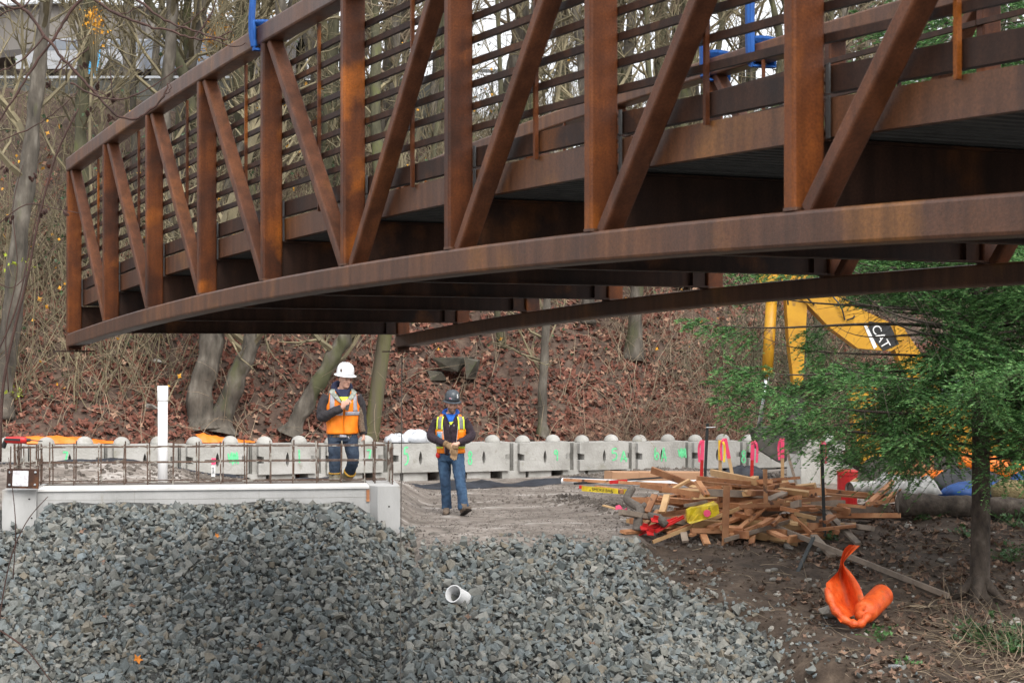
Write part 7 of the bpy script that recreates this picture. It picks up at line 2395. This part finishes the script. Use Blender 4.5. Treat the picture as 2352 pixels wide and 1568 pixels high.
m.loft([[T(a_, z, 0.006) for a_ in np.linspace(0, 2 * math.pi, 29)[:-1]] for z in [0.855] + ZK[1:-1]])
B.fused('jacket', m, 'camo', 0.0085, 2, 0.014, 0.07)
for arm in (armL, armR):
    m = MB(); limb(m, arm, [.085, .08, .072, .062, .054]); B.fused('sleeve', m, 'jacket_grey', .0085, 2, 0.02, 0.07)
m = MB(); limb(m, [Vector(armR[1]) + Vector((-.03, -.03, 0)), Vector(armR[2]) + Vector((-.022, -.035, 0)), Vector(armR[3]) + Vector((-.022, -.03, 0)), Vector(armR[4]) + Vector((-.01, -.02, .03))], [.056, .055, .05, .042]); B.part('camo_panel', m, 'camo')
# hood, collar flaps, shirt
m = MB(); pts = []
for a in np.linspace(-2.9, 2.9, 23):
    c_ = math.cos(a)
    pts.append(Vector((.105 * math.sin(a), .025 - .085 * c_, 1.515 + .05 * (-c_) - .03 * max(0, c_) ** 2)))
m.tube(pts, [.026 + .03 * (abs(a) / 2.9) for a in np.linspace(-2.9, 2.9, 23)], 10)
m.ellipsoid((0.03, .11, 1.52), (.135, .065, .1), 14, 8)
B.part('hood', m, 'hood_navy')
m = MB(); panel(m, lambda z: phx(-.025 - .075 * (z - 1.37) / .12, z), lambda z: phx(.03 + .06 * (z - 1.37) / .12, z), 1.385, 1.5, .014, .012, 6, 6); B.part('hood_front', m, 'hood_navy')
m = MB(); panel(m, lambda z: phx(-.01 - .045 * (z - 1.315) / .08, z), lambda z: phx(.02 + .035 * (z - 1.315) / .08, z), 1.315, 1.398, .016, .01, 5, 5); B.part('shirt', m, 'lime')
for sg in (-1, 1):
    m = MB()
    lo_ = lambda z: sg * phx(np.interp(z, (1.3, 1.38, 1.46, 1.505), (.014, .05, .092, .08)), z)
    hi_ = lambda z: sg * phx(np.interp(z, (1.3, 1.38, 1.46, 1.505), (.024, .105, .15, .1)), z)
    panel(m, lo_, hi_, 1.31, 1.5, .034, .012, 5, 9, .004); B.part('collar', m, 'camo_grey')
# vest
inn = lambda z: np.interp(z, (.9, 1.26, 1.4, 1.5), (.002, .004, .075, .095))
outx = lambda z: np.interp(z, (.9, 1.22, 1.27, 1.34, 1.42, 1.5), (9, 9, .2, .172, .165, .135))
for sg in (-1, 1):
    m = MB()
    if sg < 0: panel(m, lambda z: -vside(z), lambda z: -phx(inn(z), z), .9, 1.485, .018, .009, 10, 24, .007)
    else: panel(m, lambda z: phx(inn(z), z), lambda z: vside(z), .9, 1.485, .018, .009, 10, 24, .007)
    v_ = B.part('vest_front', m, 'vest')
    q = MB()
    sh_ = lambda z: np.interp(z, (1.2, 1.4, 1.48), (0.012, .008, -.01))
    if sg < 0: panel(q, lambda z: -phx(.148 + sh_(z), z), lambda z: -phx(.1 + sh_(z), z), 1.2, 1.46, .032, .003, 3, 12, .004)
    else: panel(q, lambda z: phx(.1 + sh_(z), z), lambda z: phx(.148 + sh_(z), z), 1.2, 1.46, .032, .003, 3, 12, .004)
    B.part('tape', q, 'silver', True, v_)
    q = MB()
    if sg < 0: panel(q, lambda z: -vside(z), lambda z: -phx(.014, z), 1.15, 1.2, .033, .003, 10, 3, .004)
    else: panel(q, lambda z: phx(.012, z), lambda z: vside(z), 1.15, 1.2, .033, .003, 10, 3, .004)
    B.part('chest_tape', q, 'silver', True, v_)
m = MB(); panel(m, lambda z: math.pi - (math.pi - vside(z) if z < 1.22 else 1.0), lambda z: math.pi + (math.pi - vside(z) if z < 1.22 else 1.0), .9, 1.47, .018, .009, 12, 16); B.part('vest_back', m, 'vest')
m = MB()
m.loft([[T(a_, z, 0.004) for a_ in np.linspace(0, 2 * math.pi, 25)[:-1]] for z in (.8, .86, .9)])
m.ellipsoid((0, 0, .85), (.17, .115, .09), 16, 8)
limb(m, [legL[0], legL[1], legL[2], legL[3]], [.106, .096, .078, .07], 14)
limb(m, [legR[0], legR[1], legR[2], legR[3]], [.106, .096, .08, .07], 14)
B.fused('jeans', m, 'jeans_dark', 0.009, 2, 0.02, 0.06)
m = MB(); m.tube([T(phx(-.05, .88), .872, .02), T(phx(.03, .88), .868, .024)], [.022, .018], 10); m.tube([T(phx(.05, .87), .87, .02), T(phx(.065, .85), .835, .02)], .01, 8); B.part('tape_clip', m, 'silver')
for top, an, hl, to in ((legL[3], legL[4], (-.095, .07, .01), (-.1, -.2, .01)), (legR[3], legR[4], (.045, .27, .2), (.06, .06, .04))):
    m = MB(); boot(m, hl, to, h=.1, w=.052)
    t0 = Vector(top) + (Vector(top) - Vector(an)).normalized() * .07
    m.tube([t0, lerp(t0, Vector(an), .5), Vector(an) + Vector((0, 0, -.02))], [.082, .074, .06], 14)
    b_ = B.part('rubber_boot', m, 'boot_rubber')
    ax_ = (t0 - Vector(an)).normalized()
    q = MB(); q.tube([t0 - ax_ * .004, t0 + ax_ * .014], [.086, .086], 14); B.part('rim', q, 'boot_rim', True, b_)
rad = thing('handheld_radio', 'small black radio in the raised hand of the white hat worker', 'radio', B.Mx @ Vector((.02, -.285, 1.26)))
m = MB(); c_ = B.Mx @ Vector((.03, -.275, 1.275)); rr2 = Euler((R(-8), R(14), R(10))).to_matrix()
m.box(c_, (.05, .034, .12), rr2); m.build('case', M['black'], rad)
m = MB(); m.tube([c_ + rr2 @ Vector((.014, 0, .055)), c_ + rr2 @ Vector((.014, 0, .085))], [.007, .005], 8); m.build('antenna', M['black'], rad)
